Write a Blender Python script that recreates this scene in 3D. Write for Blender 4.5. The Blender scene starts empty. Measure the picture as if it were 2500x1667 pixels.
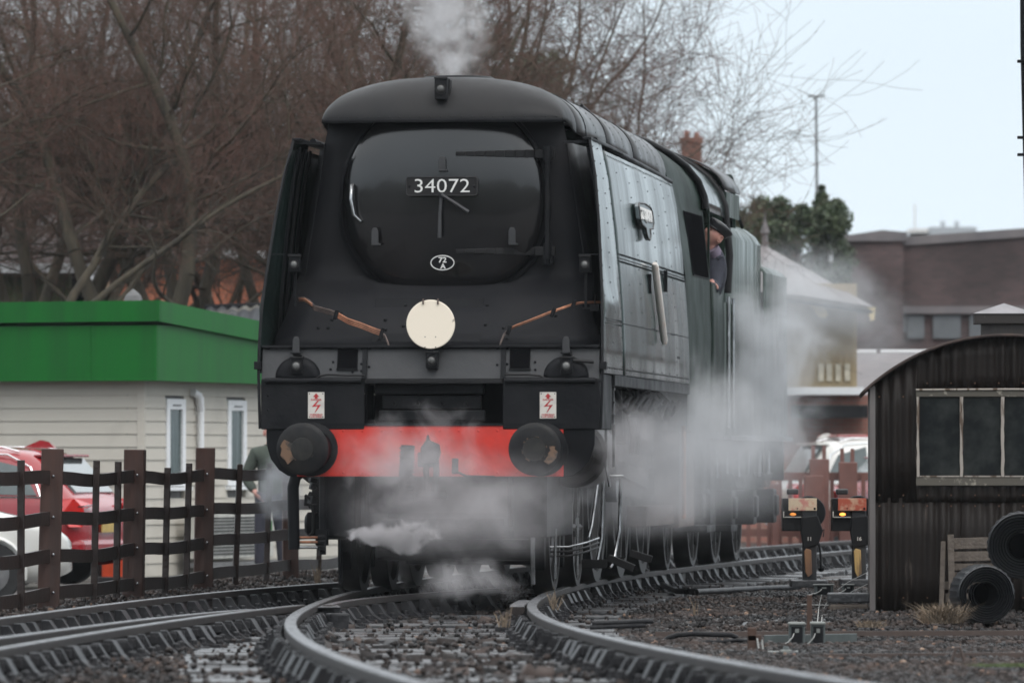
import bpy, bmesh, math, random
import numpy as np
from mathutils import Vector, Matrix, noise as mnoise

random.seed(7); np.random.seed(7)
SC = bpy.context.scene
COL = SC.collection
PI = math.pi
F = 17875.0          # focal length in photo pixels (2500 px wide photo)
HOR = 1124.0         # horizon row
CAMZ = 1.0

# ------------------------------------------------------------------ camera
cam_d = bpy.data.cameras.new('camera'); cam = bpy.data.objects.new('camera', cam_d); COL.objects.link(cam)
cam_d.sensor_width = 36.0; cam_d.lens = F / 2500.0 * 36.0
cam_d.clip_start = 1.0; cam_d.clip_end = 5000.0
cam.location = (0, 0, CAMZ)
cam.rotation_euler = (math.radians(90) + math.atan((HOR - 833.5) / F), 0, 0)
cam_d.dof.use_dof = True; cam_d.dof.focus_distance = 56.5; cam_d.dof.aperture_fstop = 5.6
SC.camera = cam

# ------------------------------------------------------------------ world and sun
wd = bpy.data.worlds.new('World'); SC.world = wd; wd.use_nodes = True
nt = wd.node_tree; nt.nodes.clear()
wo = nt.nodes.new('ShaderNodeOutputWorld'); bg = nt.nodes.new('ShaderNodeBackground')
sky = nt.nodes.new('ShaderNodeTexSky'); sky.sky_type = 'NISHITA'; sky.sun_disc = False
SUN_EL, SUN_AZ = math.radians(48), math.radians(150)
sky.sun_elevation = SUN_EL; sky.sun_rotation = SUN_AZ
tc = nt.nodes.new('ShaderNodeTexCoord'); sp = nt.nodes.new('ShaderNodeSeparateXYZ')
nt.links.new(tc.outputs['Generated'], sp.inputs[0])
rmp = nt.nodes.new('ShaderNodeValToRGB')            # overcast sky: brighter towards the zenith
e = rmp.color_ramp.elements
e[0].position = 0.0; e[0].color = (0.385, 0.438, 0.478, 1)
e[1].position = 1.0; e[1].color = (1.0, 1.0, 1.0, 1)
x = e.new(0.07); x.color = (0.385, 0.438, 0.480, 1)
x = e.new(0.35); x.color = (0.62, 0.66, 0.69, 1)
nt.links.new(sp.outputs['Z'], rmp.inputs[0])
ns = nt.nodes.new('ShaderNodeTexNoise'); ns.inputs['Scale'].default_value = 3.0; ns.inputs['Detail'].default_value = 4
mpv = nt.nodes.new('ShaderNodeMapping'); mpv.inputs['Scale'].default_value = (1, 1, 3.0)
nt.links.new(tc.outputs['Generated'], mpv.inputs[0]); nt.links.new(mpv.outputs[0], ns.inputs['Vector'])
mr = nt.nodes.new('ShaderNodeMapRange'); mr.inputs[1].default_value = 0.3; mr.inputs[2].default_value = 0.7
mr.inputs[3].default_value = 20.8; mr.inputs[4].default_value = 24.0
nt.links.new(ns.outputs['Fac'], mr.inputs[0])
vm = nt.nodes.new('ShaderNodeVectorMath'); vm.operation = 'SCALE'
nt.links.new(rmp.outputs[0], vm.inputs[0]); nt.links.new(mr.outputs[0], vm.inputs['Scale'])
mx = nt.nodes.new('ShaderNodeMix'); mx.data_type = 'RGBA'; mx.inputs[0].default_value = 0.93
nt.links.new(sky.outputs[0], mx.inputs[6]); nt.links.new(vm.outputs[0], mx.inputs[7])
nt.links.new(mx.outputs[2], bg.inputs['Color']); bg.inputs['Strength'].default_value = 0.10
nt.links.new(bg.outputs[0], wo.inputs['Surface'])

sun_d = bpy.data.lights.new('sun', 'SUN'); sun = bpy.data.objects.new('sun', sun_d); COL.objects.link(sun)
sun_d.energy = 0.9; sun_d.angle = math.radians(25); sun_d.color = (1.0, 0.97, 0.93)
sdir = Vector((math.sin(SUN_AZ) * math.cos(SUN_EL), math.cos(SUN_AZ) * math.cos(SUN_EL), math.sin(SUN_EL)))
sun.rotation_euler = (-sdir).to_track_quat('-Z', 'Y').to_euler()

SC.view_settings.view_transform = 'Standard'; SC.view_settings.look = 'None'
SC.view_settings.gamma = 1.0; SC.view_settings.exposure = 0.0; SC.view_settings.use_curve_mapping = False
SC.render.engine = 'CYCLES'
SC.cycles.use_denoising = True
SC.cycles.max_bounces = 6; SC.cycles.diffuse_bounces = 3; SC.cycles.glossy_bounces = 3
SC.cycles.volume_bounces = 1; SC.cycles.transparent_max_bounces = 12
SC.cycles.volume_step_rate = 1.5; SC.cycles.volume_max_steps = 64
SC.cycles.filter_width = 1.7

# ------------------------------------------------------------------ helpers
def W(px, py, d):
    return Vector(((px - 1250.0) * d / F, d, CAMZ + (HOR - py) * d / F))
def G(px, py, z=0.0):
    return W(px, py, F * (CAMZ - z) / (py - HOR))

_m = {}
def mat(name, col, rough=0.6, metal=0.0, col2=None, nscale=6.0, detail=4.0, bump=0.0, bscale=40.0, spec=0.5,
        streak=False, thr=(0.35, 0.7), isl=0.0, emit=None, coat=0.0, rough2=None):
    """procedural principled material: colour mottled between col and col2 by noise in object space"""
    if name in _m: return _m[name]
    m = bpy.data.materials.new(name); m.use_nodes = True; n = m.node_tree; b = n.nodes['Principled BSDF']
    b.inputs['Roughness'].default_value = rough; b.inputs['Metallic'].default_value = metal
    b.inputs['Specular IOR Level'].default_value = spec
    if coat: b.inputs['Coat Weight'].default_value = coat; b.inputs['Coat Roughness'].default_value = 0.08
    c1 = (*col, 1); c2 = (*(col2 or tuple(k * 0.65 for k in col)), 1)
    t = n.nodes.new('ShaderNodeTexCoord'); mp = n.nodes.new('ShaderNodeMapping')
    n.links.new(t.outputs['Object'], mp.inputs[0])
    if streak: mp.inputs['Scale'].default_value = (1, 1, 0.12)
    nz = n.nodes.new('ShaderNodeTexNoise'); nz.inputs['Scale'].default_value = nscale; nz.inputs['Detail'].default_value = detail
    nz.inputs['Roughness'].default_value = 0.6
    n.links.new(mp.outputs[0], nz.inputs['Vector'])
    r = n.nodes.new('ShaderNodeMapRange'); r.inputs[1].default_value = thr[0]; r.inputs[2].default_value = thr[1]
    n.links.new(nz.outputs['Fac'], r.inputs[0])
    fac = r.outputs[0]
    mi = n.nodes.new('ShaderNodeMix'); mi.data_type = 'RGBA'; mi.inputs[6].default_value = c1; mi.inputs[7].default_value = c2
    n.links.new(fac, mi.inputs[0]); out = mi.outputs[2]
    if isl:
        g = n.nodes.new('ShaderNodeNewGeometry'); h = n.nodes.new('ShaderNodeHueSaturation')
        r2 = n.nodes.new('ShaderNodeMapRange'); r2.inputs[3].default_value = 1 - isl; r2.inputs[4].default_value = 1 + isl
        n.links.new(g.outputs['Random Per Island'], r2.inputs[0]); n.links.new(r2.outputs[0], h.inputs['Value'])
        n.links.new(out, h.inputs['Color']); out = h.outputs[0]
    n.links.new(out, b.inputs['Base Color'])
    if rough2 is not None:
        r3 = n.nodes.new('ShaderNodeMapRange'); r3.inputs[3].default_value = rough; r3.inputs[4].default_value = rough2
        n.links.new(fac, r3.inputs[0]); n.links.new(r3.outputs[0], b.inputs['Roughness'])
    if bump:
        nb = n.nodes.new('ShaderNodeTexNoise'); nb.inputs['Scale'].default_value = bscale; nb.inputs['Detail'].default_value = 3
        n.links.new(mp.outputs[0], nb.inputs['Vector'])
        bp = n.nodes.new('ShaderNodeBump'); bp.inputs['Strength'].default_value = bump; bp.inputs['Distance'].default_value = 0.02
        n.links.new(nb.outputs['Fac'], bp.inputs['Height']); n.links.new(bp.outputs[0], b.inputs['Normal'])
    if emit:
        b.inputs['Emission Color'].default_value = (*emit[0], 1); b.inputs['Emission Strength'].default_value = emit[1]
    _m[name] = m
    return m

def xf(o, label=None, cat=None, group=None, kind=None):
    if label: o['label'] = label
    if cat: o['category'] = cat
    if group: o['group'] = group
    if kind: o['kind'] = kind
    return o
def thing(name, label, cat, loc=(0, 0, 0), rz=0.0, group=None):
    o = bpy.data.objects.new(name, None); COL.objects.link(o); o.location = loc; o.rotation_euler = (0, 0, rz)
    o.empty_display_size = 0.2
    return xf(o, label, cat, group)
def link(name, me, parent=None, loc=None):
    o = bpy.data.objects.new(name, me); COL.objects.link(o)
    if parent is not None: o.parent = parent
    if loc is not None: o.location = loc
    return o
def copy_tree(o, parent=None):
    c = o.copy(); COL.objects.link(c); c.parent = parent
    for ch in list(o.children): copy_tree(ch, c)
    return c

class MB:
    def __init__(s): s.v = []; s.f = []; s.mi = []
    def add(s, vs, fs, mi=0):
        k = len(s.v); s.v += [tuple(p) for p in vs]; s.f += [tuple(i + k for i in q) for q in fs]; s.mi += [mi] * len(fs); return s
    def bx(s, x0, x1, y0, y1, z0, z1, mi=0, M=None):
        vs = [Vector(p) for p in ((x0,y0,z0),(x1,y0,z0),(x1,y1,z0),(x0,y1,z0),(x0,y0,z1),(x1,y0,z1),(x1,y1,z1),(x0,y1,z1))]
        if M is not None: vs = [M @ p for p in vs]
        return s.add(vs, [(3,2,1,0),(4,5,6,7),(0,1,5,4),(1,2,6,5),(2,3,7,6),(3,0,4,7)], mi)
    def cb(s, c, d, rz=0.0, rx=0.0, ry=0.0, mi=0):
        M = Matrix.Translation(c) @ Matrix.Rotation(rz, 4, 'Z') @ Matrix.Rotation(ry, 4, 'Y') @ Matrix.Rotation(rx, 4, 'X')
        return s.bx(-d[0]/2, d[0]/2, -d[1]/2, d[1]/2, -d[2]/2, d[2]/2, mi, M)
    def tube(s, pts, r, n=8, caps=True, mi=0, flat=1.0):
        pts = [Vector(p) for p in pts]; rs = r if isinstance(r, (list, tuple)) else [r] * len(pts)
        k = len(s.v); up = None
        for i, p in enumerate(pts):
            t = (pts[min(i+1, len(pts)-1)] - pts[max(i-1, 0)])
            if t.length < 1e-9: t = Vector((0, 0, 1))
            t.normalize()
            if up is None: up = Vector((0, 0, 1)) if abs(t.z) < 0.9 else Vector((1, 0, 0))
            a = t.cross(up); 
            if a.length < 1e-6: a = t.orthogonal()
            a.normalize(); b = a.cross(t); b.normalize(); up = b
            for j in range(n):
                q = 2 * PI * j / n
                s.v.append(tuple(p + a * math.cos(q) * rs[i] + b * math.sin(q) * rs[i] * flat))
        for i in range(len(pts) - 1):
            for j in range(n):
                j2 = (j + 1) % n
                s.f.append((k+i*n+j, k+i*n+j2, k+(i+1)*n+j2, k+(i+1)*n+j)); s.mi.append(mi)
        if caps:
            s.f.append(tuple(k + j for j in reversed(range(n)))); s.mi.append(mi)
            s.f.append(tuple(k + (len(pts)-1)*n + j for j in range(n))); s.mi.append(mi)
        return s
    def lathe(s, prof, org, ax, n=24, mi=0, caps=False):
        org = Vector(org); ax = Vector(ax).normalized(); a = ax.orthogonal().normalized(); b = ax.cross(a)
        k = len(s.v)
        for r, h in prof:
            for j in range(n):
                q = 2 * PI * j / n
                s.v.append(tuple(org + ax * h + (a * math.cos(q) + b * math.sin(q)) * max(r, 1e-4)))
        for i in range(len(prof) - 1):
            for j in range(n):
                j2 = (j + 1) % n
                s.f.append((k+i*n+j, k+i*n+j2, k+(i+1)*n+j2, k+(i+1)*n+j)); s.mi.append(mi)
        if caps:
            s.f.append(tuple(k + j for j in reversed(range(n)))); s.mi.append(mi)
            s.f.append(tuple(k + (len(prof)-1)*n + j for j in range(n))); s.mi.append(mi)
        return s
    def grid(s, rows, mi=0, flip=False):
        k = len(s.v); m = len(rows[0])
        for r in rows: s.v += [tuple(p) for p in r]
        for i in range(len(rows) - 1):
            for j in range(m - 1):
                q = (k+i*m+j, k+i*m+j+1, k+(i+1)*m+j+1, k+(i+1)*m+j)
                s.f.append(q[::-1] if flip else q); s.mi.append(mi)
        return s
    def prism(s, poly, org, ux, uy, depth, mi=0):
        """polygon (2D) in plane ux,uy extruded along depth vector"""
        org = Vector(org); ux = Vector(ux); uy = Vector(uy); depth = Vector(depth); n = len(poly)
        vs = [org + ux * a + uy * b for a, b in poly]; vs += [p + depth for p in vs]
        fs = [tuple(reversed(range(n))), tuple(range(n, 2*n))] + [(i, (i+1) % n, n + (i+1) % n, n + i) for i in range(n)]
        return s.add(vs, fs, mi)
    def dome(s, c, r, ax, n=8, mi=0, h=0.5):
        return s.lathe([(r, 0), (r*0.8, r*h*0.7), (r*0.35, r*h), (0.0, r*h*1.02)], c, ax, n, mi)
    def mesh(s, name, mats, smooth=None, rec=True):
        me = bpy.data.meshes.new(name); me.from_pydata(s.v, [], s.f)
        for m in (mats if isinstance(mats, (list, tuple)) else [mats]): me.materials.append(m)
        if len(me.materials) > 1: me.polygons.foreach_set('material_index', s.mi)
        if rec:
            bm = bmesh.new(); bm.from_mesh(me); bmesh.ops.recalc_face_normals(bm, faces=bm.faces); bm.to_mesh(me); bm.free()
        if smooth:
            me.polygons.foreach_set('use_smooth', [True] * len(me.polygons)); me.set_sharp_from_angle(angle=math.radians(smooth))
        me.update(); return me
    def build(s, name, mats, parent=None, smooth=None, bevel=0.0, solid=0.0, loc=None, rec=True):
        o = link(name, s.mesh(name, mats, smooth, rec), parent, loc)
        if solid:
            q = o.modifiers.new('solid', 'SOLIDIFY'); q.thickness = solid; q.offset = 0
        if bevel:
            q = o.modifiers.new('bevel', 'BEVEL'); q.width = bevel; q.segments = 2; q.limit_method = 'ANGLE'; q.angle_limit = math.radians(40)
            q.harden_normals = False
        return o

def text(name, body, size, m, parent, org, ux, uy, ext=0.003, off=0.0, sx=1.0, align='CENTER'):
    """lettering as a mesh: ux = reading direction, uy = up direction"""
    cu = bpy.data.curves.new(name, 'FONT'); cu.body = body; cu.size = size; cu.align_x = align; cu.align_y = 'CENTER'
    cu.extrude = ext; cu.offset = off; cu.resolution_u = 3
    t = bpy.data.objects.new(name + '_c', cu); COL.objects.link(t)
    dg = bpy.context.evaluated_depsgraph_get(); me = bpy.data.meshes.new_from_object(t.evaluated_get(dg))
    bpy.data.objects.remove(t)
    ux = Vector(ux).normalized(); uy = Vector(uy).normalized(); uz = ux.cross(uy); org = Vector(org)
    for v in me.vertices:
        v.co = org + ux * v.co.x * sx + uy * v.co.y + uz * v.co.z
    me.materials.clear(); me.materials.append(m); me.name = name
    return link(name, me, parent)

def smooth01(t): t = max(0.0, min(1.0, t)); return t * t * (3 - 2 * t)
def lerp(a, b, t): return a + (b - a) * t
def interp(x, xs, ys): return float(np.interp(x, xs, ys))

# ------------------------------------------------------------------ line of the main track
def tz(d): return 0.00926 * (math.sqrt((50.5 - d) ** 2 + 4) + (50.5 - d)) / 2
def tx(d):
    if d < 49.5: return -0.618 + 0.0018 * (d - 49.5) ** 2
    if d < 67: return -0.618 + 0.0040 * (d - 49.5) ** 2
    return 0.607 + 0.14 * (d - 67) + 0.0015 * (d - 67) ** 2
def gz(x, y):
    """ground height"""
    z = tz(y) - 0.205
    fx = -3.47 + 0.1025 * (y - 55)          # fence line
    z += 0.09 * smooth01((fx + 1.2 - x) / 1.2) * (1 - smooth01((fx - 0.5 - x) / 2.0))
    z += -0.22 * smooth01((fx - 0.3 - x) / 3.0) * smooth01((y - 50) / 25)
    z += lerp(-0.035, 0.07, smooth01((y - 49.5) / 4)) * smooth01((x - tx(min(y, 80)) - 1.3) / 0.8) * (1 - smooth01((y - 60) / 8))
    z += -0.2 * smooth01((y - 92) / 12)
    return z
# ------------------------------------------------------------------ materials used widely
M_ball = mat('ballast_soil', (0.018, 0.018, 0.019), 0.30, col2=(0.05, 0.040, 0.035), nscale=1.3, spec=.3, bump=0.6, bscale=30, thr=(0.4, 0.62), rough2=0.85)
M_stone = mat('ballast_stone', (0.020, 0.020, 0.021), 0.42, col2=(0.052, 0.039, 0.034), nscale=0.7, spec=.18, isl=0.65, thr=(0.4, 0.62), rough2=0.7)
M_sleep = mat('wet_sleeper_timber', (0.030, 0.031, 0.034), 0.24, col2=(0.075, 0.076, 0.080), nscale=5, bump=0.5, bscale=25, rough2=0.5)
M_railside = mat('rusty_rail_side', (0.022, 0.019, 0.019), 0.45, col2=(0.040, 0.033, 0.030), nscale=9, spec=.15, bump=0.2, bscale=60)
M_railtop = mat('worn_rail_head', (0.34, 0.35, 0.37), 0.24, metal=0.85, col2=(0.06, 0.06, 0.062), nscale=8, rough2=0.5, thr=(0.38, 0.60))
M_chair = mat('oily_cast_iron', (0.020, 0.0205, 0.023), 0.40, col2=(0.048, 0.047, 0.049), nscale=11, spec=.12, bump=0.3, bscale=50)
M_asph = mat('yard_surface', (0.09, 0.088, 0.085), 0.7, col2=(0.13, 0.125, 0.12), nscale=0.8, bump=0.2)

# ------------------------------------------------------------------ ground: one sheet to the horizon
xs = np.concatenate([[-2000, -600, -200, -80, -40, -22, -15], np.arange(-11, 12.01, 0.3), [15, 22, 40, 80, 200, 600, 2000]])
ys = np.concatenate([[-300, -60, 0, 10, 16], np.arange(20, 96.1, 0.4), [100, 106, 115, 130, 160, 220, 400, 900, 3500]])
b = MB(); rows = []
for y in ys:
    r = []
    for xx in xs:
        z = gz(xx, min(max(y, 18), 120)) + (0.02 * mnoise.noise(Vector((xx * 1.1, y * 0.6, 0))) if 18 < y < 96 and abs(xx) < 12 else 0)
        r.append((xx, y, z))
    rows.append(r)
b.grid(rows)
xf(b.build('ground', M_ball, smooth=60), kind='structure')

# ------------------------------------------------------------------ rails
def rail_mesh(pts, name, parent, top=0.0, head=0.035, hh=0.145, gap=0.0):
    """bullhead rail swept along points that lie on the running surface"""
    sec = [(-0.9, 0.0, 1), (0.9, 0.0, 1), (1, -0.006, 0), (1, -0.042, 0), (0.26, -0.056, 0), (0.26, -0.108, 0), (1, -0.12, 0), (1, -hh, 0), (-1, -hh, 0), (-1, -0.12, 0), (-0.26, -0.108, 0), (-0.26, -0.056, 0), (-1, -0.042, 0), (-1, -0.006, 0)]
    b = MB(); n = len(sec); k = 0
    for i, p in enumerate(pts):
        p = Vector(p); t = Vector(pts[min(i+1, len(pts)-1)]) - Vector(pts[max(i-1, 0)]); t.z = 0; t.normalize(); a = Vector((t.y, -t.x, 0))
        for (sx, sz, _) in sec: b.v.append(tuple(p + a * sx * head + Vector((0, 0, sz + top))))
    for i in range(len(pts) - 1):
        for j in range(n):
            j2 = (j + 1) % n
            b.f.append((i*n+j, i*n+j2, (i+1)*n+j2, (i+1)*n+j)); b.mi.append(1 if j == 0 else 0)
    b.f.append(tuple(range(n))); b.mi.append(0); b.f.append(tuple((len(pts)-1)*n + j for j in range(n))); b.mi.append(0)
    return b.build(name, [M_railside, M_railtop], parent)
def tangent(d, fx=tx):
    a = (fx(d + 0.2) - fx(d - 0.2)) / 0.4; L = math.hypot(a, 1); return a / L, 1 / L
def off(d, o, fx=tx, fz=tz):
    a, c = tangent(d, fx); return (fx(d) + o * c, d - o * a, fz(d))

trk = thing('railway_track', 'main curved track the black locomotive stands on, worn rails on wet timber sleepers', 'railway track')
for s in (-1, 1):
    rail_mesh([off(d, s * 0.7525) for d in np.arange(19, 118, 0.8)], 'rail', trk)
# one chair mesh shared by all: base plate, inner and outer jaw, wooden key, two screws
def chair_mesh(seed):
    rnd = random.Random(seed); b = MB(); j = lambda q: rnd.uniform(-q, q)
    b.bx(-0.19, 0.19, -0.095, 0.095, -0.185, -0.150)
    for s in (-1, 1):
        h = -0.045 + j(0.006)
        b.prism([(s*0.05, -0.150), (s*0.165, -0.150), (s*0.125, -0.115), (s*0.085, h), (s*0.048, h)], (0, -0.052, 0), (1, 0, 0), (0, 0, 1), (0, 0.104, 0))
        b.lathe([(0.026, 0), (0.026, 0.018), (0.018, 0.02), (0.018, 0.045), (0.0, 0.05)], (s * 0.155, s * 0.065, -0.150), (0, 0, 1), 7)
    b.bx(-0.085, -0.037, -0.11 + j(0.02), 0.10, -0.10, -0.058)
    return b.mesh('chair', M_chair)
CH = [chair_mesh(k) for k in range(3)]
def sleeper_mesh(seed):
    rnd = random.Random(seed); b = MB(); nx = 9; rows = []
    for i, (yy, zz) in enumerate(((-0.135, -0.30), (-0.138, -0.178), (-0.128, -0.166), (-0.04, -0.164), (0.05, -0.165), (0.128, -0.166), (0.138, -0.178), (0.135, -0.30))):
        rows.append([(-1.3 + 2.6 * k / nx + (rnd.uniform(-.02, .02) if k in (0, nx) else 0), yy + rnd.uniform(-.004, .004), zz + rnd.uniform(-.005, .004)) for k in range(nx + 1)])
    b.grid(rows); b.f.append(tuple(i * (nx + 1) for i in range(8))); b.mi.append(0); b.f.append(tuple(i * (nx + 1) + nx for i in range(8))); b.mi.append(0)
    return b.mesh('sleeper', M_sleep)
SL = [sleeper_mesh(k) for k in range(4)]
d = 23.0; i = 0
while d < 105:
    a, c = tangent(d); ang = -math.atan2(a, c)
    o = link('sleeper', SL[i % 4], trk, (tx(d), d, tz(d) + random.uniform(-.022, .014))); o.rotation_euler.z = ang + random.uniform(-.012, .012)
    if d < 96:
        for s in (-1, 1):
            o = link('chair', CH[random.randrange(3)], trk, off(d + random.uniform(-.03, .03), s * 0.7525)); o.rotation_euler = (0, 0, ang + (PI if s < 0 else 0) + random.uniform(-.12, .12)); o.scale = (random.uniform(.85, 1.12), random.uniform(.75, 1.35), random.uniform(.93, 1.04))
    d += 0.68; i += 1

# ------------------------------------------------------------------ diverging track of the turnout on the left
trk2 = thing('railway_track', 'diverging turnout track curving in from the left beside the brown fence', 'railway track')
def poly(pts, n=40):
    P = [G(px, py, z) for px, py, z in pts]; ds = [p.y for p in P]; 
    order = np.argsort(ds); ds = np.array(ds)[order]; X = np.array([p.x for p in P])[order]; Z = np.array([p.z for p in P])[order]
    cf = np.polyfit(ds, X, 3 if len(P) > 4 else 2); cz = np.polyfit(ds, Z, 1)
    return [(float(np.polyval(cf, q)), float(q), float(np.polyval(cz, q))) for q in np.linspace(ds[0], ds[-1], n)]
L1 = poly([(-90, 1519, .06), (0, 1506, .055), (210, 1482, .035), (430, 1456, .02), (640, 1436, .005), (825, 1420, 0), (870, 1417, 0)])
L2 = poly([(-60, 1590, .13), (0, 1580, .12), (290, 1535, .075), (500, 1505, .04), (640, 1485, .02), (735, 1474, .008)])
L2b = poly([(-60, 1560, .12), (0, 1555, .115), (200, 1531, .075), (420, 1505, .04), (610, 1484, .02)])
L3 = poly([(800, 1476, .0), (870, 1462, .0), (960, 1453, 0), (1085, 1443, 0), (1210, 1435, 0)])
rail_mesh(L1, 'rail', trk2); rail_mesh(L2, 'rail', trk2); xf(rail_mesh(L2b, 'check_rail', trk2), 'second rail lying tight beside the running rail'); rail_mesh(L3, 'rail', trk2)
def along(pts, step):
    out = []; acc = 0
    for p, q in zip(pts[:-1], pts[1:]):
        L = math.dist(p, q); t = (step - acc) / L if acc else 0.0
        while t <= 1:
            if t >= 0: out.append((tuple(lerp(p[k], q[k], t) for k in range(3)), -math.atan2(q[0]-p[0], q[1]-p[1])))
            t += step / L
        acc = (acc + L) % step
    return out
for pts, flip in ((L1, 0), (L2, PI), (L3, 0)):
    for (p, an) in along(pts, 0.62):
        o = link('chair', CH[random.randrange(3)], trk2, (p[0], p[1], p[2])); o.rotation_euler = (0, 0, an + flip + random.uniform(-.12, .12)); o.scale = (random.uniform(1.0, 1.3), random.uniform(.9, 1.5), random.uniform(.93, 1.03))
for (p, an) in along(L2, 0.64):
    o = link('sleeper', SL[random.randrange(4)], trk2, (p[0] - 0.7, p[1], p[2] - 0.005)); o.rotation_euler.z = an
# frog block, check blocks and points bars
def lump(name, loc, dims, parent, m=M_chair, rz=0.0, seed=0):
    rnd = random.Random(seed); b = MB(); b.cb((0, 0, dims[2]/2), dims, rz)
    b.v = [(x + rnd.uniform(-1, 1)*dims[0]*.06, y + rnd.uniform(-1, 1)*dims[1]*.06, z + rnd.uniform(-1, 1)*dims[2]*.08) for x, y, z in b.v]
    return b.build(name, m, parent, bevel=min(dims) * 0.12, loc=loc)
fr = G(792, 1476, 0.0)
lump('crossing_nose', (fr.x, fr.y, -0.05), (0.20, 1.0, 0.045), trk2, M_railtop, 0.05, 1)
lump('crossing_block', (fr.x + 0.12, fr.y - 1.2, -0.15), (0.13, 0.35, 0.12), trk2, M_chair, 0.1, 2)
lump('crossing_block', (fr.x - 0.24, fr.y - 0.7, -0.17), (0.16, 0.5, 0.12), trk2, M_chair, 0.2, 3)
# broken end of a check rail standing between the main rails
cr = thing('check_rail_end', 'short wet check rail end standing inside the right hand rail of the main track', 'check rail', (G(1262, 1478, 0).x, 49.6, 0))
rail_mesh([(0, -0.45, 0.02), (0, 0.2, 0.02), (0.02, 1.4, 0.01), (0.06, 3.0, 0)], 'rail', cr, head=0.05)
b = MB(); b.cb((0.0, -0.35, -0.13), (0.16, 0.35, 0.12)); b.cb((-0.11, -0.3, -0.15), (0.08, 0.18, 0.08)); b.build('support_block', M_chair, cr, bevel=0.012)
for k in range(3):
    b = MB(); b.lathe([(0.022, 0), (0.022, 0.02), (0.012, 0.022), (0.012, 0.05)], (-0.10, -0.30 + 0.16 * k, -0.11), (0, 0, 1), 7); b.build('bolt', M_chair, cr)
# fishplates on the main rails
for dd, s in ((31.4, 1), (27.3, -1), (61.0, 1)):
    p = off(dd, s * 0.7525); a, c = tangent(dd); b = MB()
    for q in (-1, 1): b.bx(q*0.040 - 0.012, q*0.040 + 0.012, -0.25, 0.25, -0.112, -0.05)
    for q in range(4): b.lathe([(0.018, 0), (0.018, 0.02), (0.0, 0.022)], (0.052, -0.18 + 0.12 * q, -0.08), (1, 0, 0), 6)
    o = b.build('fishplate', M_chair, trk, loc=p); o.rotation_euler.z = -math.atan2(a, c)

# ------------------------------------------------------------------ loose ballast stones: one object
def stones(name, n, region, smin, smax, m, zf=gz, seed=3):
    rg = np.random.RandomState(seed)
    cube = np.array([[-1,-1,-1],[1,-1,-1],[1,1,-1],[-1,1,-1],[-1,-1,1],[1,-1,1],[1,1,1],[-1,1,1]], float)
    P = region(rg, n); n = len(P)
    sz = rg.uniform(smin, smax, n)[:, None, None] * rg.uniform(0.6, 1.3, (n, 1, 3))
    v = cube[None] * sz * 0.5 * rg.uniform(0.55, 1.1, (n, 8, 3))
    a = rg.uniform(0, 2*PI, n); t = rg.uniform(-0.7, 0.7, n)
    ca, sa, ct, st = np.cos(a), np.sin(a), np.cos(t), np.sin(t)
    R = np.zeros((n, 3, 3)); R[:,0,0]=ca; R[:,0,1]=-sa*ct; R[:,0,2]=sa*st; R[:,1,0]=sa; R[:,1,1]=ca*ct; R[:,1,2]=-ca*st; R[:,2,1]=st; R[:,2,2]=ct
    v = np.einsum('nij,nkj->nki', R, v)
    z = np.array([zf(px, py) for px, py in P]) + rg.uniform(-0.004, 0.022, n)
    v[:, :, 0] += P[:, 0:1]; v[:, :, 1] += P[:, 1:2]; v[:, :, 2] += z[:, None]
    q = np.array([[3,2,1,0],[4,5,6,7],[0,1,5,4],[1,2,6,5],[2,3,7,6],[3,0,4,7]])
    fc = (q[None] + (np.arange(n) * 8)[:, None, None]).reshape(-1)
    me = bpy.data.meshes.new(name); me.vertices.add(n*8); me.vertices.foreach_set('co', v.reshape(-1))
    me.loops.add(n*24); me.loops.foreach_set('vertex_index', fc.astype(np.int32))
    me.polygons.add(n*6); me.polygons.foreach_set('loop_start', np.arange(0, n*24, 4, dtype=np.int32)); me.polygons.foreach_set('loop_total', np.full(n*6, 4, np.int32))
    me.update(calc_edges=True); me.materials.append(m)
    return xf(link(name, me), kind='stuff')
def reg_main(rg, n):
    # more stones close to the camera where each shows larger; even coverage in the picture
    y = 23 + 50 * rg.rand(n) ** 1.25; halfw = 1300.0 * y / F + 0.6
    x = (rg.rand(n) * 2 - 1) * halfw
    P = np.stack([x, y], 1); patch = np.array([mnoise.noise(Vector((a * .9, b_ * .30, 4.0))) for a, b_ in P])
    tr = np.array([tx(q) for q in y]); u = np.abs(x - tr)
    keep = (np.abs(u - 0.7525) > 0.07) & ~((u < 0.70) & ((rg.rand(n) < 0.72) | (patch < 0.10))) & ~((u < 1.35) & (u > 0.8) & ((rg.rand(n) < 0.6) | (patch < 0.0)))
    fx = -3.47 + 0.1025 * (y - 55); keep &= (x > fx - 1.5)
    leftt = (x < tr - 1.0) & (rg.rand(n) < 0.5); keep &= ~leftt
    return P[keep]
stones('ballast_gravel', 140000, reg_main, 0.014, 0.042, M_stone)
def reg_big(rg, n):
    y = 23 + 40 * rg.rand(n) ** 1.3; x = np.array([tx(q) for q in y]) + rg.uniform(-0.62, 0.62, n) * 1.0
    return np.stack([x, y], 1)
stones('coal_lumps', 900, reg_big, 0.04, 0.10, M_stone, seed=5)
def reg_grit(rg, n):
    y = 23 + 45 * rg.rand(n) ** 1.2; x = np.array([tx(q) for q in y]) + rg.uniform(-3.6, 1.3, n)
    return np.stack([x, y], 1)
stones('sleeper_grit', 3500, reg_grit, 0.012, 0.034, M_stone, zf=lambda x, y: tz(y) - 0.158, seed=6)
def reg_chip(rg, n):
    y = 30 + 26 * rg.rand(n); x = rg.uniform(-4, 4.5, n); return np.stack([x, y], 1)
M_chip = mat('brown_chips', (0.11, 0.055, 0.035), 0.7, col2=(0.16, 0.11, 0.075), nscale=3, isl=0.5)
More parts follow.
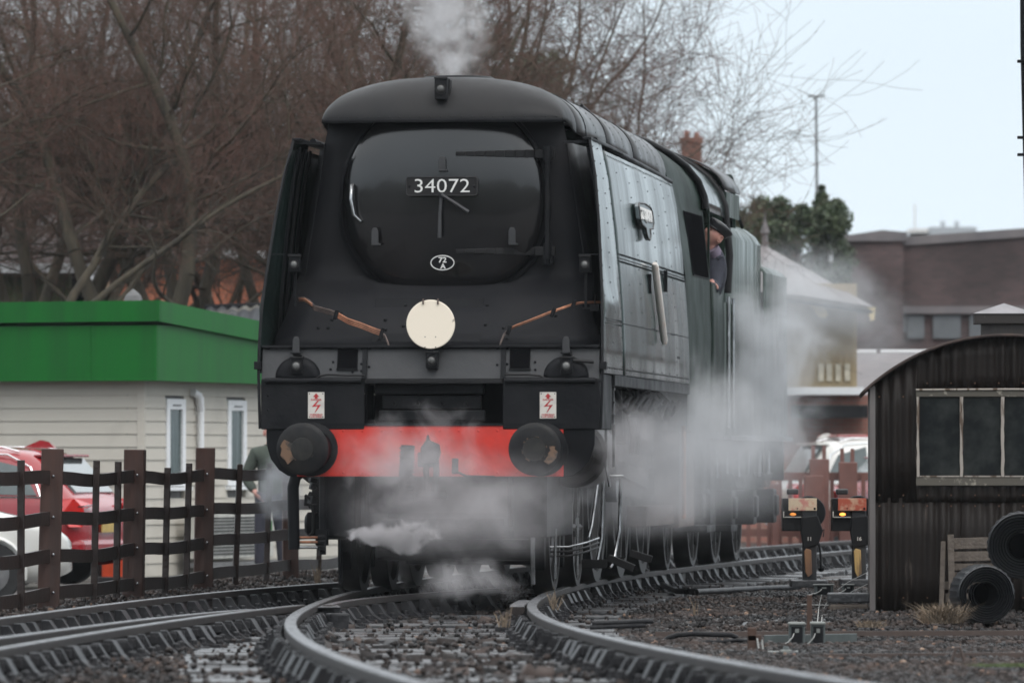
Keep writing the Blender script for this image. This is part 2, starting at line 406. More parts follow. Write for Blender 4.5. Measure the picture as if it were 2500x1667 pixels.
stones('brown_leaf_litter', 2600, reg_chip, 0.012, 0.04, M_chip, seed=8)
# ------------------------------------------------------------------ locomotive materials
def sooty(name, col, col2, rough, rough2, **k):
    if 'black' in name and 'enamel' not in name: k.setdefault('spec', .13)
    return mat(name, col, rough, col2=col2, rough2=rough2, **k)
M_blk = sooty('sooty_matt_black', (0.0045, 0.0049, 0.0065), (0.0115, 0.0118, 0.0135), 0.46, 0.66, nscale=1.6, bump=0.06, bscale=12)
M_blk2 = sooty('grimy_black_metal', (0.0072, 0.0078, 0.0095), (0.019, 0.019, 0.0205), 0.42, 0.65, nscale=3.2, bump=0.15, bscale=25)
M_hood = sooty('smoke_greyed_black', (0.008, 0.008, 0.0092), (0.019, 0.018, 0.0185), 0.42, 0.62, spec=.25, nscale=2.2, streak=True, bump=0.05, bscale=15)
M_door = sooty('glossy_black_enamel', (0.0035, 0.0038, 0.005), (0.010, 0.009, 0.0095), 0.16, 0.26, nscale=1.4, coat=.6)
M_val = sooty('skylit_valance_grey', (0.026, 0.027, 0.030), (0.046, 0.045, 0.047), .45, .6, nscale=3, bump=.1, bscale=20)  # paler than the vertical panels: skylight on upward faces is put into the colour
M_dark = mat('unlit_black_void', (0.006, 0.006, 0.007), 0.9, spec=0.0)  # near-black colour stands in for shade inside openings
M_green = sooty('brunswick_green_gloss', (0.010, 0.028, 0.023), (0.018, 0.030, 0.028), 0.12, 0.26, nscale=1.5, streak=True, bump=0.04, bscale=1.6, thr=(.35, .62), spec=.38)
M_greendull = sooty('dull_dark_green', (0.008, 0.020, 0.014), (0.014, 0.019, 0.016), 0.45, 0.6, nscale=2.0, spec=.07)
M_greenlt = sooty('tender_green', (0.008, 0.028, 0.016), (0.018, 0.034, 0.024), 0.20, 0.60, spec=.25, nscale=3.0, streak=True, bump=0.06, bscale=5)
M_roofm = sooty('grey_roof_steel', (0.022, 0.022, 0.024), (0.045, 0.043, 0.043), 0.30, 0.5, spec=.35, nscale=3.0, bump=0.1, bscale=10)
M_red = mat('bufferbeam_red', (0.60, 0.035, 0.022), 0.38, col2=(0.36, 0.035, 0.028), nscale=5, detail=8, thr=(.45, .8), bump=0.08)
M_white = mat('cream_white_enamel', (0.80, 0.75, 0.64), 0.5, col2=(0.86, 0.82, 0.72), nscale=9)
M_plate = mat('cast_plate_white', (0.78, 0.77, 0.75), 0.5, col2=(0.7, 0.69, 0.67))
M_signw = mat('sign_white', (0.62, 0.58, 0.53), 0.5, col2=(0.45, 0.42, 0.4), nscale=20, thr=(0.5, 0.8))
M_signr = mat('sign_red', (0.50, 0.03, 0.035), 0.5)
M_copper = mat('copper_pipe', (0.65, 0.30, 0.18), 0.28, metal=0.9, col2=(0.25, 0.13, 0.09), nscale=14)
M_steel = mat('bright_steel', (0.50, 0.51, 0.52), 0.25, metal=0.95, col2=(0.16, 0.16, 0.165), nscale=9)
M_lens = mat('lamp_lens', (0.085, 0.085, 0.082), 0.30, col2=(0.06, 0.06, 0.058))
M_glassd = mat('dark_window_glass', (0.012, 0.015, 0.016), 0.06, coat=0.5)
M_wheel = mat('oily_wheel_steel', (0.010, 0.010, 0.011), 0.4, col2=(0.024, 0.022, 0.021), nscale=7, spec=.3)
M_tyre = mat('worn_tyre_steel', (0.035, 0.035, 0.037), 0.40, metal=0.3, col2=(0.02, 0.02, 0.02), nscale=7, spec=.3)
M_rust = mat('rusty_ashpan', (0.10, 0.055, 0.04), 0.7, col2=(0.04, 0.035, 0.033), nscale=4)
M_bufface = mat('buffer_face', (0.010, 0.010, 0.0115), 0.45, col2=(0.02, 0.019, 0.018), nscale=9, thr=(.4, .65), spec=.2)
M_worn = mat('worn_brown_grease', (0.15, 0.085, 0.05), 0.5, col2=(0.03, 0.025, 0.022), nscale=16, thr=(.45, .6))

TH = math.atan(0.103)
loco = thing('steam_locomotive', 'large black and dark green air-smoothed steam locomotive numbered 34072 with red bufferbeam', 'steam locomotive', (-0.617, 55.15, 0), -TH)
c_, s_ = math.cos(TH), math.sin(TH)
def LX(px, yl, py=None):
    """photo column -> local x at local depth yl (and height when a row is given)"""
    k = (px - 1250.0) / F
    x = (k * (55.15 + yl * c_) + 0.617 - yl * s_) / (c_ + k * s_)
    if py is None: return x
    return x, CAMZ + (HOR - py) * (55.15 - x * s_ + yl * c_) / F
ZP = [1.235, 1.66, 1.86, 2.15, 2.35, 2.8, 3.18, 3.45]
HW = [1.29, 1.302, 1.300, 1.292, 1.278, 1.238, 1.190, 1.135]
YF = [0.0, 0.0, 0.02, 0.10, 0.20, 0.42, 0.62, 0.76]
def hw(z): return interp(z, ZP, HW)
def yf(z): return interp(z, ZP, YF)
REAR = 8.3

# side casing: curved panels, each a part, following the profile from the sloping front edge to the cab
seams = [0.0, 1.62, REAR]
rrows = [0.0, 1.62, 3.5, 5.3, 6.9, REAR]
zsl = [1.66, 1.86, 2.0, 2.15, 2.25, 2.35, 2.55, 2.8, 3.0, 3.18, 3.32, 3.45]
def side_pt(sx, z, y, o=0.0):
    w = hw(z) + 0.012 * math.sin(PI * min(1, max(0, (y - 0.3) / 8)))
    bulge = 0.035 * math.exp(-((z - 2.17) / 0.10) ** 2) * max(0, 1 - abs(y - 0.75) / 0.75) ** 0.5 if y < 1.5 else 0
    return (sx * (w + bulge + o + 0.0016 * math.sin(y * 5.1 + z * 3) + 0.0012 * math.sin(y * 11 + z * 9)), y, z)
for sx in (-1, 1):
    for k in range(len(seams) - 1):
        b = MB(); y0, y1 = seams[k], seams[k + 1]; rows = []
        ztop = 3.45 if k == 0 else 3.40
        for z in [q for q in zsl if q < ztop - .02] + [ztop]:
            a = max(y0, yf(z)) if k == 0 else y0
            rows.append([side_pt(sx, z, lerp(a, y1, t / 24.0)) for t in range(25)])
        b.grid(rows); o = b.build('casing_panel', M_green if sx > 0 else M_green, loco, smooth=40, solid=0.012)
        if k == 0: o['label'] = 'forward panel of the side casing that also deflects smoke'
    # bright beaded front edge of the deflector
    b = MB(); b.tube([(sx * (hw(z) + 0.002), yf(z) - 0.004, z) for z in np.linspace(1.24, 3.45, 24)], 0.012, 6); b.build('edge_bead', M_blk2, loco, smooth=60)
    # underside valance strip
    b = MB(); b.bx(min(sx*1.27, sx*1.31), max(sx*1.27, sx*1.31), 1.0, REAR, 1.57, 1.655); b.build('lower_valance', M_blk2, loco, bevel=0.006)
    b = MB(); b.bx(min(sx*1.20, sx*1.285), max(sx*1.20, sx*1.285), 0.02, 1.0, 1.235, 1.655); b.build('front_side_plate', M_blk2, loco, bevel=0.006)
    # inner duct wall between boiler sheet and deflector
    b = MB(); rows = []
    for z in (1.86, 2.2, 2.35, 2.8, 3.18, 3.44):
        xi = interp(z, [1.86, 2.35, 2.8, 3.45], [1.10, 1.10, 1.03, 0.93])
        rows.append([(sx * lerp(xi, hw(z) - 0.03, t), 1.06 + 2.6 * t, z) for t in (0, .15, .3, .5, .7, .85, 1)])
    b.grid(rows); b.build('duct_wall', M_blk2, loco, smooth=50, solid=0.01)
    b = MB(); rows = [[(sx * lerp(interp(z, [1.86, 2.35, 2.8, 3.45], [1.02, 1.02, .96, .88]), hw(z) - .02, t), 1.9 + .3 * t, z) for t in (0, .5, 1)] for z in (1.9, 2.5, 3.0, 3.44)]; b.grid(rows); b.build('duct_back', M_blk, loco, solid=.01)
    for q in range(3):       # pressed ribs on the inside of the deflector
        b = MB(); yy = 0.9 + 0.32 * q; b.tube([(sx * (hw(z) - 0.035), max(yy, yf(z) + .1 + .2 * q), z) for z in np.linspace(2.0, 3.4, 12)], 0.014, 5); b.build('stiffening_rib', M_blk2, loco, smooth=60)
    # bracing flange at deflector top
    b = MB(); b.prism([(0.93, 0), (1.13, 0.0), (1.13, 0.03), (0.93, 0.015)], (0, 0.80, 3.42), (sx, 0, 0), (0, 0, 1), (0, 0.03, 0)); b.build('deflector_brace', M_blk2, loco)
    b = MB(); b.bx(min(sx*1.08, sx*1.15), max(sx*1.08, sx*1.15), 0.74, 3.6, 3.445, 3.465); b.build('deflector_top_flange', M_blk2, loco, bevel=0.004)
    # cornice gutter along the top of the sides
    b = MB(); b.tube([(sx * interp(y, [1.6, 8.3], [1.10, 1.14]), y, interp(y, [1.6, 8.3], [3.475, 3.405])) for y in np.linspace(1.6, 8.3, 16)], 0.026, 7); b.build('cornice_strip', M_blk, loco, smooth=60)

# rivet rows on the casing: tiny domes joined as one part
b = MB()
for sx in (1, -1):
    ax = (sx, 0, 0.05)
    def riv(y, z, r=0.0068):
        if y > yf(z) + 0.02: b.dome(side_pt(sx, z, y, 0.006), r, ax, 5, h=0.7)
    for s in rrows[1:-1]:
        for z in np.arange(1.72, 3.42, 0.115): riv(s, z)
    for z in np.arange(1.9, 3.4, 0.115): riv(yf(z) + 0.06, z); riv(0.85 + .35 * smooth01((z - 2.2)), z)
    for y in (2.5, 4.4, 6.1, 7.6):
        for z in np.arange(1.72, 3.36, 0.22): riv(y, z, 0.006)
    for y in np.arange(0.1, REAR, 0.14): riv(y, 1.70); riv(y, 3.37) if y > 1.7 else 0
    for y in np.arange(1.7, REAR, 0.10): riv(y, 2.545, .010); riv(y, 2.60, .010)
    for y in np.arange(0.15, 1.6, 0.06): riv(y, 2.075); riv(y, 2.04)
o = b.build('rivets', M_blk, loco, smooth=50); o['kind'] = 'stuff'
# horizontal seams and access hatches standing a hair proud
b = MB()
for sx in (1,):
    for z in (2.57, 2.06):
        rows = [[side_pt(sx, z + q, y, 0.009) for y in np.linspace(1.65 if z != 2.06 else .2, REAR, 20)] for q in (-0.003, 0.003)]; b.grid(rows)
b.build('seam_strip', M_blk, loco, solid=0.004)
for y0, z0, L, h in ((4.3, 2.35, 0.02, 0.16), (5.9, 2.40, 0.02, 0.18), (5.2, 2.10, 0.45, 0.015), (6.3, 2.05, 0.4, 0.015), (4.4, 2.06, 0.3, .015), (6.9, 1.86, .35, .02)):
    b = MB(); b.bx(1.28, 1.312, y0, y0 + L, z0, z0 + h); b.build('hatch_catch', M_blk, loco)

# roof casing with hood
def roof_sec(y):
    """half width, base height, crown height of the roof casing"""
    return (interp(y, [0.8, 1.6, 3.5, 8.3], [0.935, 0.965, 1.03, 1.10]), interp(y, [0.8, 1.6, 8.3], [3.60, 3.52, 3.43]), interp(y, [0.8, 2, 8.3], [3.955, 3.95, 3.93]))
def roof_ring(y, s=1.0, n=28, ex=2.35, ys=None):
    w, z0, z1 = roof_sec(y); out = []
    for i in range(n + 1):
        t = PI * i / n; cx, sz = math.cos(t), math.sin(t)
        xx = w * math.copysign(abs(cx) ** (2 / ex), cx); zz = (z1 - z0) * abs(sz) ** (2 / ex)
        yy = (ys if ys is not None else y)
        out.append((xx * (1 if s >= 1 else lerp(0.93, 1, s)), yy, z0 + zz * s))
    return out
b = MB(); rows = []
for (yy, s) in ((0.735, 0.0), (0.735, 0.06), (0.755, 0.22), (0.80, 0.45), (0.87, 0.66), (0.96, 0.82), (1.08, 0.93), (1.25, 0.985), (1.5, 1.0)):
    w, z0, z1 = roof_sec(max(yy, 0.8)); n = 36; r = []
    for i in range(n + 1):
        t = PI * i / n; cx, sz = math.cos(t), math.sin(t)
        xx = w * math.copysign(abs(cx) ** 0.80, cx); zz = (z1 - z0) * abs(sz) ** 0.80
        # the visor front face: plan curve brings the sides back a little
        r.append((xx * lerp(0.985, 1, s), yy + 0.10 * (1 - s) * abs(cx) ** 3, z0 + zz * s if s < 1 else z0 + zz))
    rows.append(r)
b.grid(rows); hood = b.build('hood', M_hood, loco, smooth=50, solid=0.010)
b = MB(); b.tube([(x, 0.728 + 0.10 * abs(x / 0.93) ** 3, 3.598) for x in np.linspace(-0.925, 0.925, 25)], 0.015, 6, flat=1.3); b.build('hood_lip', M_blk2, hood, smooth=60)
b = MB()
for x in np.linspace(-0.88, 0.88, 23): b.dome((x, 0.722 + 0.10 * abs(x / 0.93) ** 3, 3.622), 0.007, (0, -1, 0.3), 5)
b.build('lip_rivets', M_blk2, hood)['kind'] = 'stuff'
bands = [1.5, 2.1, 2.75, 3.4, 4.1, 4.8, 5.5, 6.2, 6.9, 7.6, 8.3]
bpan = [1.5, 3.4, 5.5, 8.3]
for y0, y1 in zip(bpan[:-1], bpan[1:]):
    b = MB(); rows = []
    for yy in np.linspace(y0, y1, 5):
        w, z0, z1 = roof_sec(yy); n = 28
        ch = 0.0 if yy < 1.6 or yy > 2.3 else 0.0
        rows.append([(w * math.copysign(abs(math.cos(PI*i/n)) ** 0.80, math.cos(PI*i/n)), yy, z0 + (z1 - z0) * abs(math.sin(PI*i/n)) ** 0.80) for i in range(n + 1)])
    b.grid(rows); b.build('roof_casing_band', M_roofm, loco, smooth=50, solid=0.008)
b = MB()
for yy in bands[1:-1]:
    w, z0, z1 = roof_sec(yy)
    for i in range(1, 28):
        t = PI * i / 28
        for q in (-0.03,): b.dome((w * math.copysign(abs(math.cos(t)) ** 0.80, math.cos(t)), yy + q, z0 + (z1 - z0) * abs(math.sin(t)) ** 0.80 + 0.003), 0.010, (math.cos(t), 0, math.sin(t)), 5)
    rows = []
o = b.build('roof_rivets', M_blk, loco, smooth=50); o['kind'] = 'stuff'
b = MB()   # raised joint bands
for yy in (2.1, 3.4, 5.5):
    w, z0, z1 = roof_sec(yy)
    b.tube([((w + .006) * math.copysign(abs(math.cos(PI*i/24)) ** 0.80, math.cos(PI*i/24)), yy, z0 + .006 + (z1 - z0) * abs(math.sin(PI*i/24)) ** 0.80) for i in range(25)], 0.008, 5, flat=.5)
b.build('joint_bands', M_blk, loco, smooth=60)['kind'] = 'stuff'
b = MB(); b.lathe([(0.30, -0.1), (0.30, 0.03), (0.26, 0.05), (0.20, 0.03), (0.2, -0.1)], (0, 1.95, 3.94), (0, 0, 1), 20); b.build('chimney_rim', M_blk, loco, smooth=40)
b = MB(); b.tube([(0.75, 5.2, 3.72), (0.80, 5.2, 3.82), (0.80, 5.9, 3.80), (0.76, 5.9, 3.70)], 0.014, 6); b.tube([(0.60, 5.2, 3.82), (0.66, 5.2, 3.92), (0.66, 5.9, 3.9), (0.6, 5.9, 3.8)], 0.014, 6); b.build('roof_handrail', M_blk, loco, smooth=60)

# smokebox front sheet, apron, door
DZ, DR, DY = 3.03, 0.775, 0.98
def sheet_hw(z): return interp(z, [1.86, 2.35, 2.8, 3.2, 3.6], [1.20, 1.15, 1.06, 0.99, 0.90])
b = MB(); rows = []
for z in np.linspace(2.42, 3.66, 10): rows.append([(sheet_hw(z) * t, 1.02 + 0.05 * abs(t) ** 3, z) for t in np.linspace(-1, 1, 13)])
for z, yy in ((2.36, 0.98), (2.30, 0.86), (2.24, 0.74), (2.1, 0.60), (1.95, 0.50), (1.865, 0.44)):
    rows.insert(0, [(sheet_hw(z) * t * (1.0 if z > 2 else 1.04), yy, z) for t in np.linspace(-1, 1, 13)])
M_sheet = sooty('scorched_front_black', (0.0085, 0.009, 0.0115), (0.021, 0.0205, 0.022), .5, .7, nscale=1.3, detail=7, bump=.05, bscale=9)
rows.sort(key=lambda r: r[0][2]); b.grid(rows); b.build('front_sheet', M_sheet, loco, smooth=50, solid=0.008)
b = MB(); b.lathe([(DR + 0.035, 0.04), (DR + 0.035, 0.0), (DR + 0.01, -0.015), (DR + 0.005, 0.01)], (0, DY, DZ), (0, 1, 0), 64); b.v = [(lambda v: (v[0], v[1], v[2]) if v[2] > DZ else (v[0] * (1 + .09 * abs(math.sin(2 * math.atan2(v[2] - DZ, v[0])))), v[1], DZ + (v[2] - DZ) * .955 * (1 + .06 * abs(math.sin(2 * math.atan2(v[2] - DZ, v[0]))))))(v) for v in b.v]; b.build('door_ring', M_blk, loco, smooth=40)
b = MB(); b.lathe([(DR, 0.03)] + [(DR * math.sin(a), -0.02 - 0.125 * (math.cos(a) ** 1.1)) for a in np.linspace(PI/2, 0.0, 16)], (0, DY, DZ), (0, 1, 0), 72)
def squash(v):
    dx, dz = v[0], v[2] - DZ; r = math.hypot(dx, dz)
    if r < 1e-4 or dz > 0: return v
    c, s = abs(dx) / r, abs(dz) / r; k = 1 / ((c ** 2.6 + s ** 2.6) ** (1 / 2.6)); k *= lerp(1, .945, s)
    return (dx * k, v[1], DZ + dz * k)
b.v = [squash(v) for v in b.v]
door = b.build('smokebox_door', M_door, loco, smooth=60)
def door_y(x, z):
    r = min(1.0, math.hypot(x, z - DZ) / DR); return DY - 0.02 - 0.125 * math.cos(math.asin(r)) ** 1.1
# door straps, hinge post
for z in (3.345, 2.60):
    b = MB(); xs_ = np.linspace(0.10, 0.70, 9); h0 = 0.022
    for x0, x1 in zip(xs_[:-1], xs_[1:]):
        t = (x0 - .1) / .6; h = lerp(0.016, 0.034, t)
        y0, y1 = door_y(x0, z) - 0.012, door_y(x1, z) - 0.012
        b.add([(x0, y0, z-h), (x1, y1, z-h), (x1, y1, z+h), (x0, y0, z+h), (x0, y0+.03, z-h), (x1, y1+.03, z-h), (x1, y1+.03, z+h), (x0, y0+.03, z+h)], [(0,1,2,3),(7,6,5,4),(0,4,5,1),(2,6,7,3),(1,5,6,2),(4,0,3,7)])
    b.bx(0.70, 0.86, 0.92, 0.955, z-0.035, z+0.035); b.build('hinge_strap', M_hood, door, bevel=0.006)
    b = MB(); b.lathe([(0.03, -0.06), (0.03, 0.06)], (0.80, 0.90, z), (0, 0, 1), 10, caps=True); b.build('hinge_knuckle', M_blk2, door, smooth=40)
b = MB(); b.tube([(0.80, 0.90, 2.50), (0.80, 0.90, 3.38)], 0.019, 8); b.bx(.76, .84, .9, 1.0, 2.50, 2.56); b.bx(.76, .84, .9, 1.0, 3.32, 3.40); b.build('hinge_pin', M_blk2, door, smooth=40)
b = MB(); b.tube([(-0.70, 0.94, 3.12), (-0.705, 0.87, 3.10), (-0.71, 0.85, 3.0), (-0.69, 0.86, 2.88), (-0.64, 0.88, 2.83)], 0.016, 7); b.build('grab_handle', M_steel, door, smooth=60)
# dart handles
b = MB(); b.lathe([(0.03, 0), (0.03, -0.05), (0.018, -0.06), (0.018, -0.10), (0.0, -0.10)], (0, door_y(0, 3.02), 3.02), (0, 1, 0), 12); b.dome((0.0, door_y(0, 3.09), 3.09), .018, (0, -1, 0), 8); b.build('door_boss', M_blk2, door, smooth=40)
b = MB(); b.tube([(0, 0.76, 3.03), (-0.01, 0.75, 2.89), (-0.012, 0.74, 2.70)], [0.013, 0.013, 0.016], 7); b.build('dart_handle', M_val, door, smooth=50)
b = MB(); b.tube([(0, 0.745, 3.03), (0.12, 0.735, 2.955), (0.21, 0.73, 2.895)], [0.013, 0.013, 0.015], 7); b.build('dart_handle', M_val, door, smooth=50)
# lamp irons
def lamp_iron(x, y, z, h=0.12, par=loco, nm='lamp_iron'):
    b = MB(); b.prism([(-0.028, 0), (0.028, 0), (0.026, h * .8), (0.014, h), (-0.014, h), (-0.026, h * .8)], (x, y, z), (1, 0, 0), (0, 0, 1), (0, 0.014, 0)); b.bx(x-0.028, x+0.04, y, y+0.12, z-0.015, z); b.build(nm, M_val, par, bevel=0.004)
lamp_iron(-0.52, 0.82, 2.66, par=door); lamp_iron(0.535, 0.82, 2.66, par=door); lamp_iron(0.0, 0.80, 3.225, 0.10, par=door)
# number plate
NP = (LX(1079, 0.80), 0.792, 1 + (HOR - 455) * 55.95 / F)
b = MB(); n = 6; P = []
for (cx, cz, a0) in ((0.255, 0.05, 0), (-0.255, 0.05, 90), (-0.255, -0.05, 180), (0.255, -0.05, 270)):
    for k in range(4): a = math.radians(a0 + 30 * k); P.append((cx + 0.022 * math.cos(a), cz + 0.022 * math.sin(a)))
b.prism(P, (NP[0], NP[1], NP[2]), (1, 0, 0), (0, 0, 1), (0, 0.03, 0)); npl = b.build('number_plate', M_hood, door, bevel=0.004)
b = MB(); b.tube([(NP[0] + p[0]*0.985, NP[1] - 0.001, NP[2] + p[1]*0.97) for p in P + P[:1]], 0.0045, 4); b.build('plate_rim', M_roofm, npl)
text('plate_number', '34072', 0.150, M_plate, npl, (NP[0], NP[1] - 0.003, NP[2] - 0.002), (1, 0, 0), (0, 0, 1), ext=0.004, off=-0.001, sx=1.18)
b = MB(); b.dome((NP[0] - .25, NP[1], NP[2]), .012, (0, -1, 0), 8); b.dome((NP[0] + .25, NP[1], NP[2]), .012, (0, -1, 0), 8); b.build('plate_bolts', M_blk2, npl)
# shed plate
sx0, sz0 = LX(1082, 0.90), 1 + (HOR - 642) * 56.05 / F
sy0 = door_y(0, sz0) - 0.02
b = MB(); el = [(0.089 * math.cos(a), 0.055 * math.sin(a)) for a in np.linspace(0, 2*PI, 33)[:-1]]
b.prism(el, (sx0, sy0, sz0), (1, 0, 0), (0, 0, 1), (0, 0.02, 0)); spl = b.build('shed_plate', M_blk, door)
b = MB(); b.tube([(sx0 + p[0], sy0 - .002, sz0 + p[1]) for p in el + el[:1]], 0.0042, 5); b.build('plate_rim', M_plate, spl)
text('shed_code', '72', 0.058, M_plate, spl, (sx0, sy0 - 0.002, sz0 + 0.020), (1, 0, 0), (0, 0, 1), ext=0.002, off=0.0014, sx=1.1)
text('shed_code', 'A', 0.052, M_plate, spl, (sx0 + 0.004, sy0 - 0.002, sz0 - 0.028), (1, 0, 0), (0, 0, 1), ext=0.002, off=0.0014, sx=1.1)

# electric lamps: box with round lens
def lamp(x, y, z, w=0.085, h=0.12, lens=0.029, ln=M_lens):
    b = MB(); b.bx(x-w/2, x+w/2, y, y+0.10, z-h/2, z+h/2); o = b.build('electric_lamp', M_blk2, loco, bevel=0.006)
    b = MB(); b.lathe([(lens + .008, 0.0), (lens + .008, -0.022), (lens, -0.022), (lens, -0.004)], (x, y, z), (0, 1, 0), 16); b.build('lamp_rim', M_hood, o, smooth=40)
    b = MB(); b.dome((x, y - 0.006, z), lens, (0, -1, 0), 14, h=0.75); b.build('lamp_glass', ln, o, smooth=70)
    b = MB(); b.bx(x-w/2-.004, x+w/2+.004, y-.012, y+.09, z+h/2-.004, z+h/2+.010); b.build('lamp_top', M_hood, o, bevel=0.003)
    return o
M_lensw = mat('clear_lamp_lens', (0.15, 0.15, 0.145), 0.30, col2=(0.10, 0.10, 0.098))
x, z = LX(1076, 0.72, 217); lamp(x, 0.72, z, 0.095, 0.16, 0.034); b = MB(); b.bx(x-.062, x+.062, .82, .92, z-.1, z+.085); b.build('lamp_back_plate', M_hood, loco, bevel=0.01)
x, z = LX(718, 0.30, 645); lamp(x, 0.30, z, ln=M_lensw); b = MB(); b.bx(hw(z)*-1+.01, x+.05, .32, .335, z+.072, z+.08); b.bx(x-.01, x+.01, .36, .38, z-.32, z-.05); b.build('lamp_bracket', M_blk2, loco)
x, z = LX(1428, 0.30, 645); lamp(x, 0.30, z, ln=M_lensw); b = MB(); b.bx(x-.05, hw(z)-.01, .32, .335, z+.072, z+.08); b.bx(x-.01, x+.01, .36, .38, z-.32, z-.05); b.build('lamp_bracket', M_blk2, loco)
for px, py in ((724, 893), (1383, 893), (1054, 880)):
    x, z = LX(px, -0.05, py); lamp(x, -0.06, z, 0.09, 0.12, 0.033, M_lens if px == 1054 else M_lensw)
for px in (723, 1382):
    x, z = LX(px, -0.02, 862); lamp_iron(x, -0.03, z, 0.125)
    b = MB(); b.bx(x-.04, x+.04, -.06, .03, z-.004, z+.006); b.build('lamp_iron_foot', M_blk2, loco, bevel=.003)

# copper oil pipes, the left run is a bundle of four
def run(ptz, n, gap, r, m=M_copper):
    for k in range(n):
        b = MB(); b.tube([(LX(px, yl), yl - 0.004 * k, LX(px, yl, py)[1] + gap * (k - (n-1)/2)) for px, py, yl in ptz], r, 6); b.build('oil_pipe', m, loco, smooth=60)
M_copd = mat('tarnished_pipe', (0.20, 0.15, 0.13), 0.35, metal=0.7, col2=(0.07, 0.06, 0.06), nscale=20)
run([(728, 732, .6), (742, 731, .58), (756, 738, .56), (768, 752, .54), (790, 758, .52), (806, 762, .50), (822, 768, .48)], 4, 0.011, 0.0045, M_copd)
run([(730, 731, .55), (745, 732, .53), (762, 744, .52)], 2, 0.014, 0.0055)
run([(822, 768, .47), (850, 784, .46), (880, 794, .44), (910, 806, .43), (930, 813, .42)], 4, 0.0125, 0.0048)
run([(930, 812, .42), (941, 822, .40), (946, 834, .39), (950, 846, .38)], 3, 0.010, 0.004, M_copd)
run([(1240, 806, .42), (1258, 796, .43), (1290, 784, .45), (1340, 764, .48), (1360, 757, .5)], 2, 0.011, 0.0052)
run([(1360, 757, .5), (1380, 750, .52), (1398, 743, .55), (1420, 739, .57), (1450, 738, .6), (1466, 738, .62)], 2, 0.010, 0.0045)
run([(1240, 806, .42), (1230, 818, .41), (1224, 832, .39), (1220, 846, .38)], 2, 0.014, 0.0042, M_copd)
for px, py in ((820, 768), (932, 812), (1242, 805), (1350, 762), (1400, 743)):
    x, z = LX(px, .40, py); b = MB(); b.cb((x, .41, z), (.03, .03, .075), ry=0.3); b.build('pipe_clip', M_blk2, loco, bevel=.004)
x, z = LX(1452, 0.42, 748); b = MB(); b.cb((x, .42, z - .01), (.07, .06, .05)); b.tube([(x, .42, z), (x + .005, .42, z + .09)], .006, 5); b.tube([(x - .02, .42, z - .01), (x - .09, .42, z - .012), (x - .10, .42, z + .015)], .007, 5); b.build('pipe_valve', M_blk2, loco)
# apron cover plates with bolts
for x0, x1 in ((-0.50, -0.12), (-0.10, 0.33)):
    b = MB(); zz0, zz1 = 1.90, 2.24
    b.add([(x0, .462, zz0), (x1, .462, zz0), (x1, .725, zz1), (x0, .725, zz1), (x0, .455, zz0), (x1, .455, zz0), (x1, .718, zz1), (x0, .718, zz1)], [(3,2,1,0),(4,5,6,7),(0,1,5,4),(1,2,6,5),(2,3,7,6),(3,0,4,7)]); b.build('apron_cover', M_blk, loco, bevel=.003)
b = MB()
for px, py in ((985, 744), (1185, 744), (985, 795), (1185, 792), (1125, 728), (810, 780), (940, 780), (942, 805), (778, 800), (802, 800), (930, 828), (1230, 800), (1355, 770), (1240, 826), (830, 763)):
    x, z = LX(px, .55, py); yy = interp(z, [1.865, 1.95, 2.1, 2.24, 2.3], [.44, .50, .60, .74, .86]); b.dome((x, yy - .012, z), .014, (0, -1, 0.3), 7)
b.build('apron_bolts', M_blk2, loco, smooth=50)['kind'] = 'stuff'

# front platform and valance
zT, zB = LX(1056, 0, 845)[1], 1.235
b = MB(); b.bx(-1.28, 1.28, 0.015, 0.47, zT - 0.012, zT + 0.008); b.build('front_platform', M_blk2, loco, bevel=.004)
zS = LX(1056, 0, 925)[1]; zL = LX(1056, 0, 940)[1]
xl, xr = LX(890, 0), LX(1228, 0)
# sloping upper valance in three plates
for x0, x1, nm in ((-1.28, xl - .012, 'upper_valance'), (xl + .012, xr - .012, 'upper_valance'), (xr + .012, 1.28, 'upper_valance')):
    b = MB(); b.prism([(0.055, zT - .014), (0.0, zS), (0.03, zS), (0.085, zT - .014)], (x0, 0, 0), (0, 1, 0), (0, 0, 1), (x1 - x0, 0, 0)); b.build(nm, M_val, loco, bevel=.003)
for xx in (xl, xr):
    b = MB(); b.prism([(0.035, zT - .012), (-0.02, zS), (0.03, zS), (0.085, zT - .012)], (xx - .018, 0, 0), (0, 1, 0), (0, 0, 1), (.036, 0, 0)); b.build('valance_rib', M_blk2, loco, bevel=.003)
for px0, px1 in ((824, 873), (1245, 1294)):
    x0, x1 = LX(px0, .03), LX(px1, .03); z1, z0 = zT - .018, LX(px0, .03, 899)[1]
    b = MB(); b.prism([(0.040, z1), (0.004, z0), (0.035, z0), (0.08, z1)], (x0, 0, 0), (0, 1, 0), (0, 0, 1), (x1 - x0, 0, 0)); o = b.build('step_recess_shade', M_dark, loco)  # near-black slab on the valance stands in for the recess shade
    b = MB(); b.prism([(-0.004, z0), (-0.004, z0 - .012), (0.02, z0 - .012), (0.02, z0)], (x0 - .005, 0, 0), (0, 1, 0), (0, 0, 1), (x1 - x0 + .01, 0, 0)); b.build('recess_lip', M_blk2, o)
for pc in (727, 1382):    # bulged half round covers behind the lamps
    x, _ = LX(pc, 0.0, 900); zb = zS + .005; b = MB(); rows = []
    for k in range(7):
        t = k / 6; r = lerp(0.175, 0.10, t ** 1.5); yy = -0.012 - 0.05 * math.sin(t * PI / 2)
        rows.append([(x + r * math.cos(a), yy + 0.03, zb + r * 0.95 * math.sin(a)) for a in np.linspace(0, PI, 17)])
    b.grid(rows); b.f.append(tuple(6*17 + j for j in range(17))); b.mi.append(0); b.build('lamp_cover', M_blk, loco, smooth=40, solid=.004)
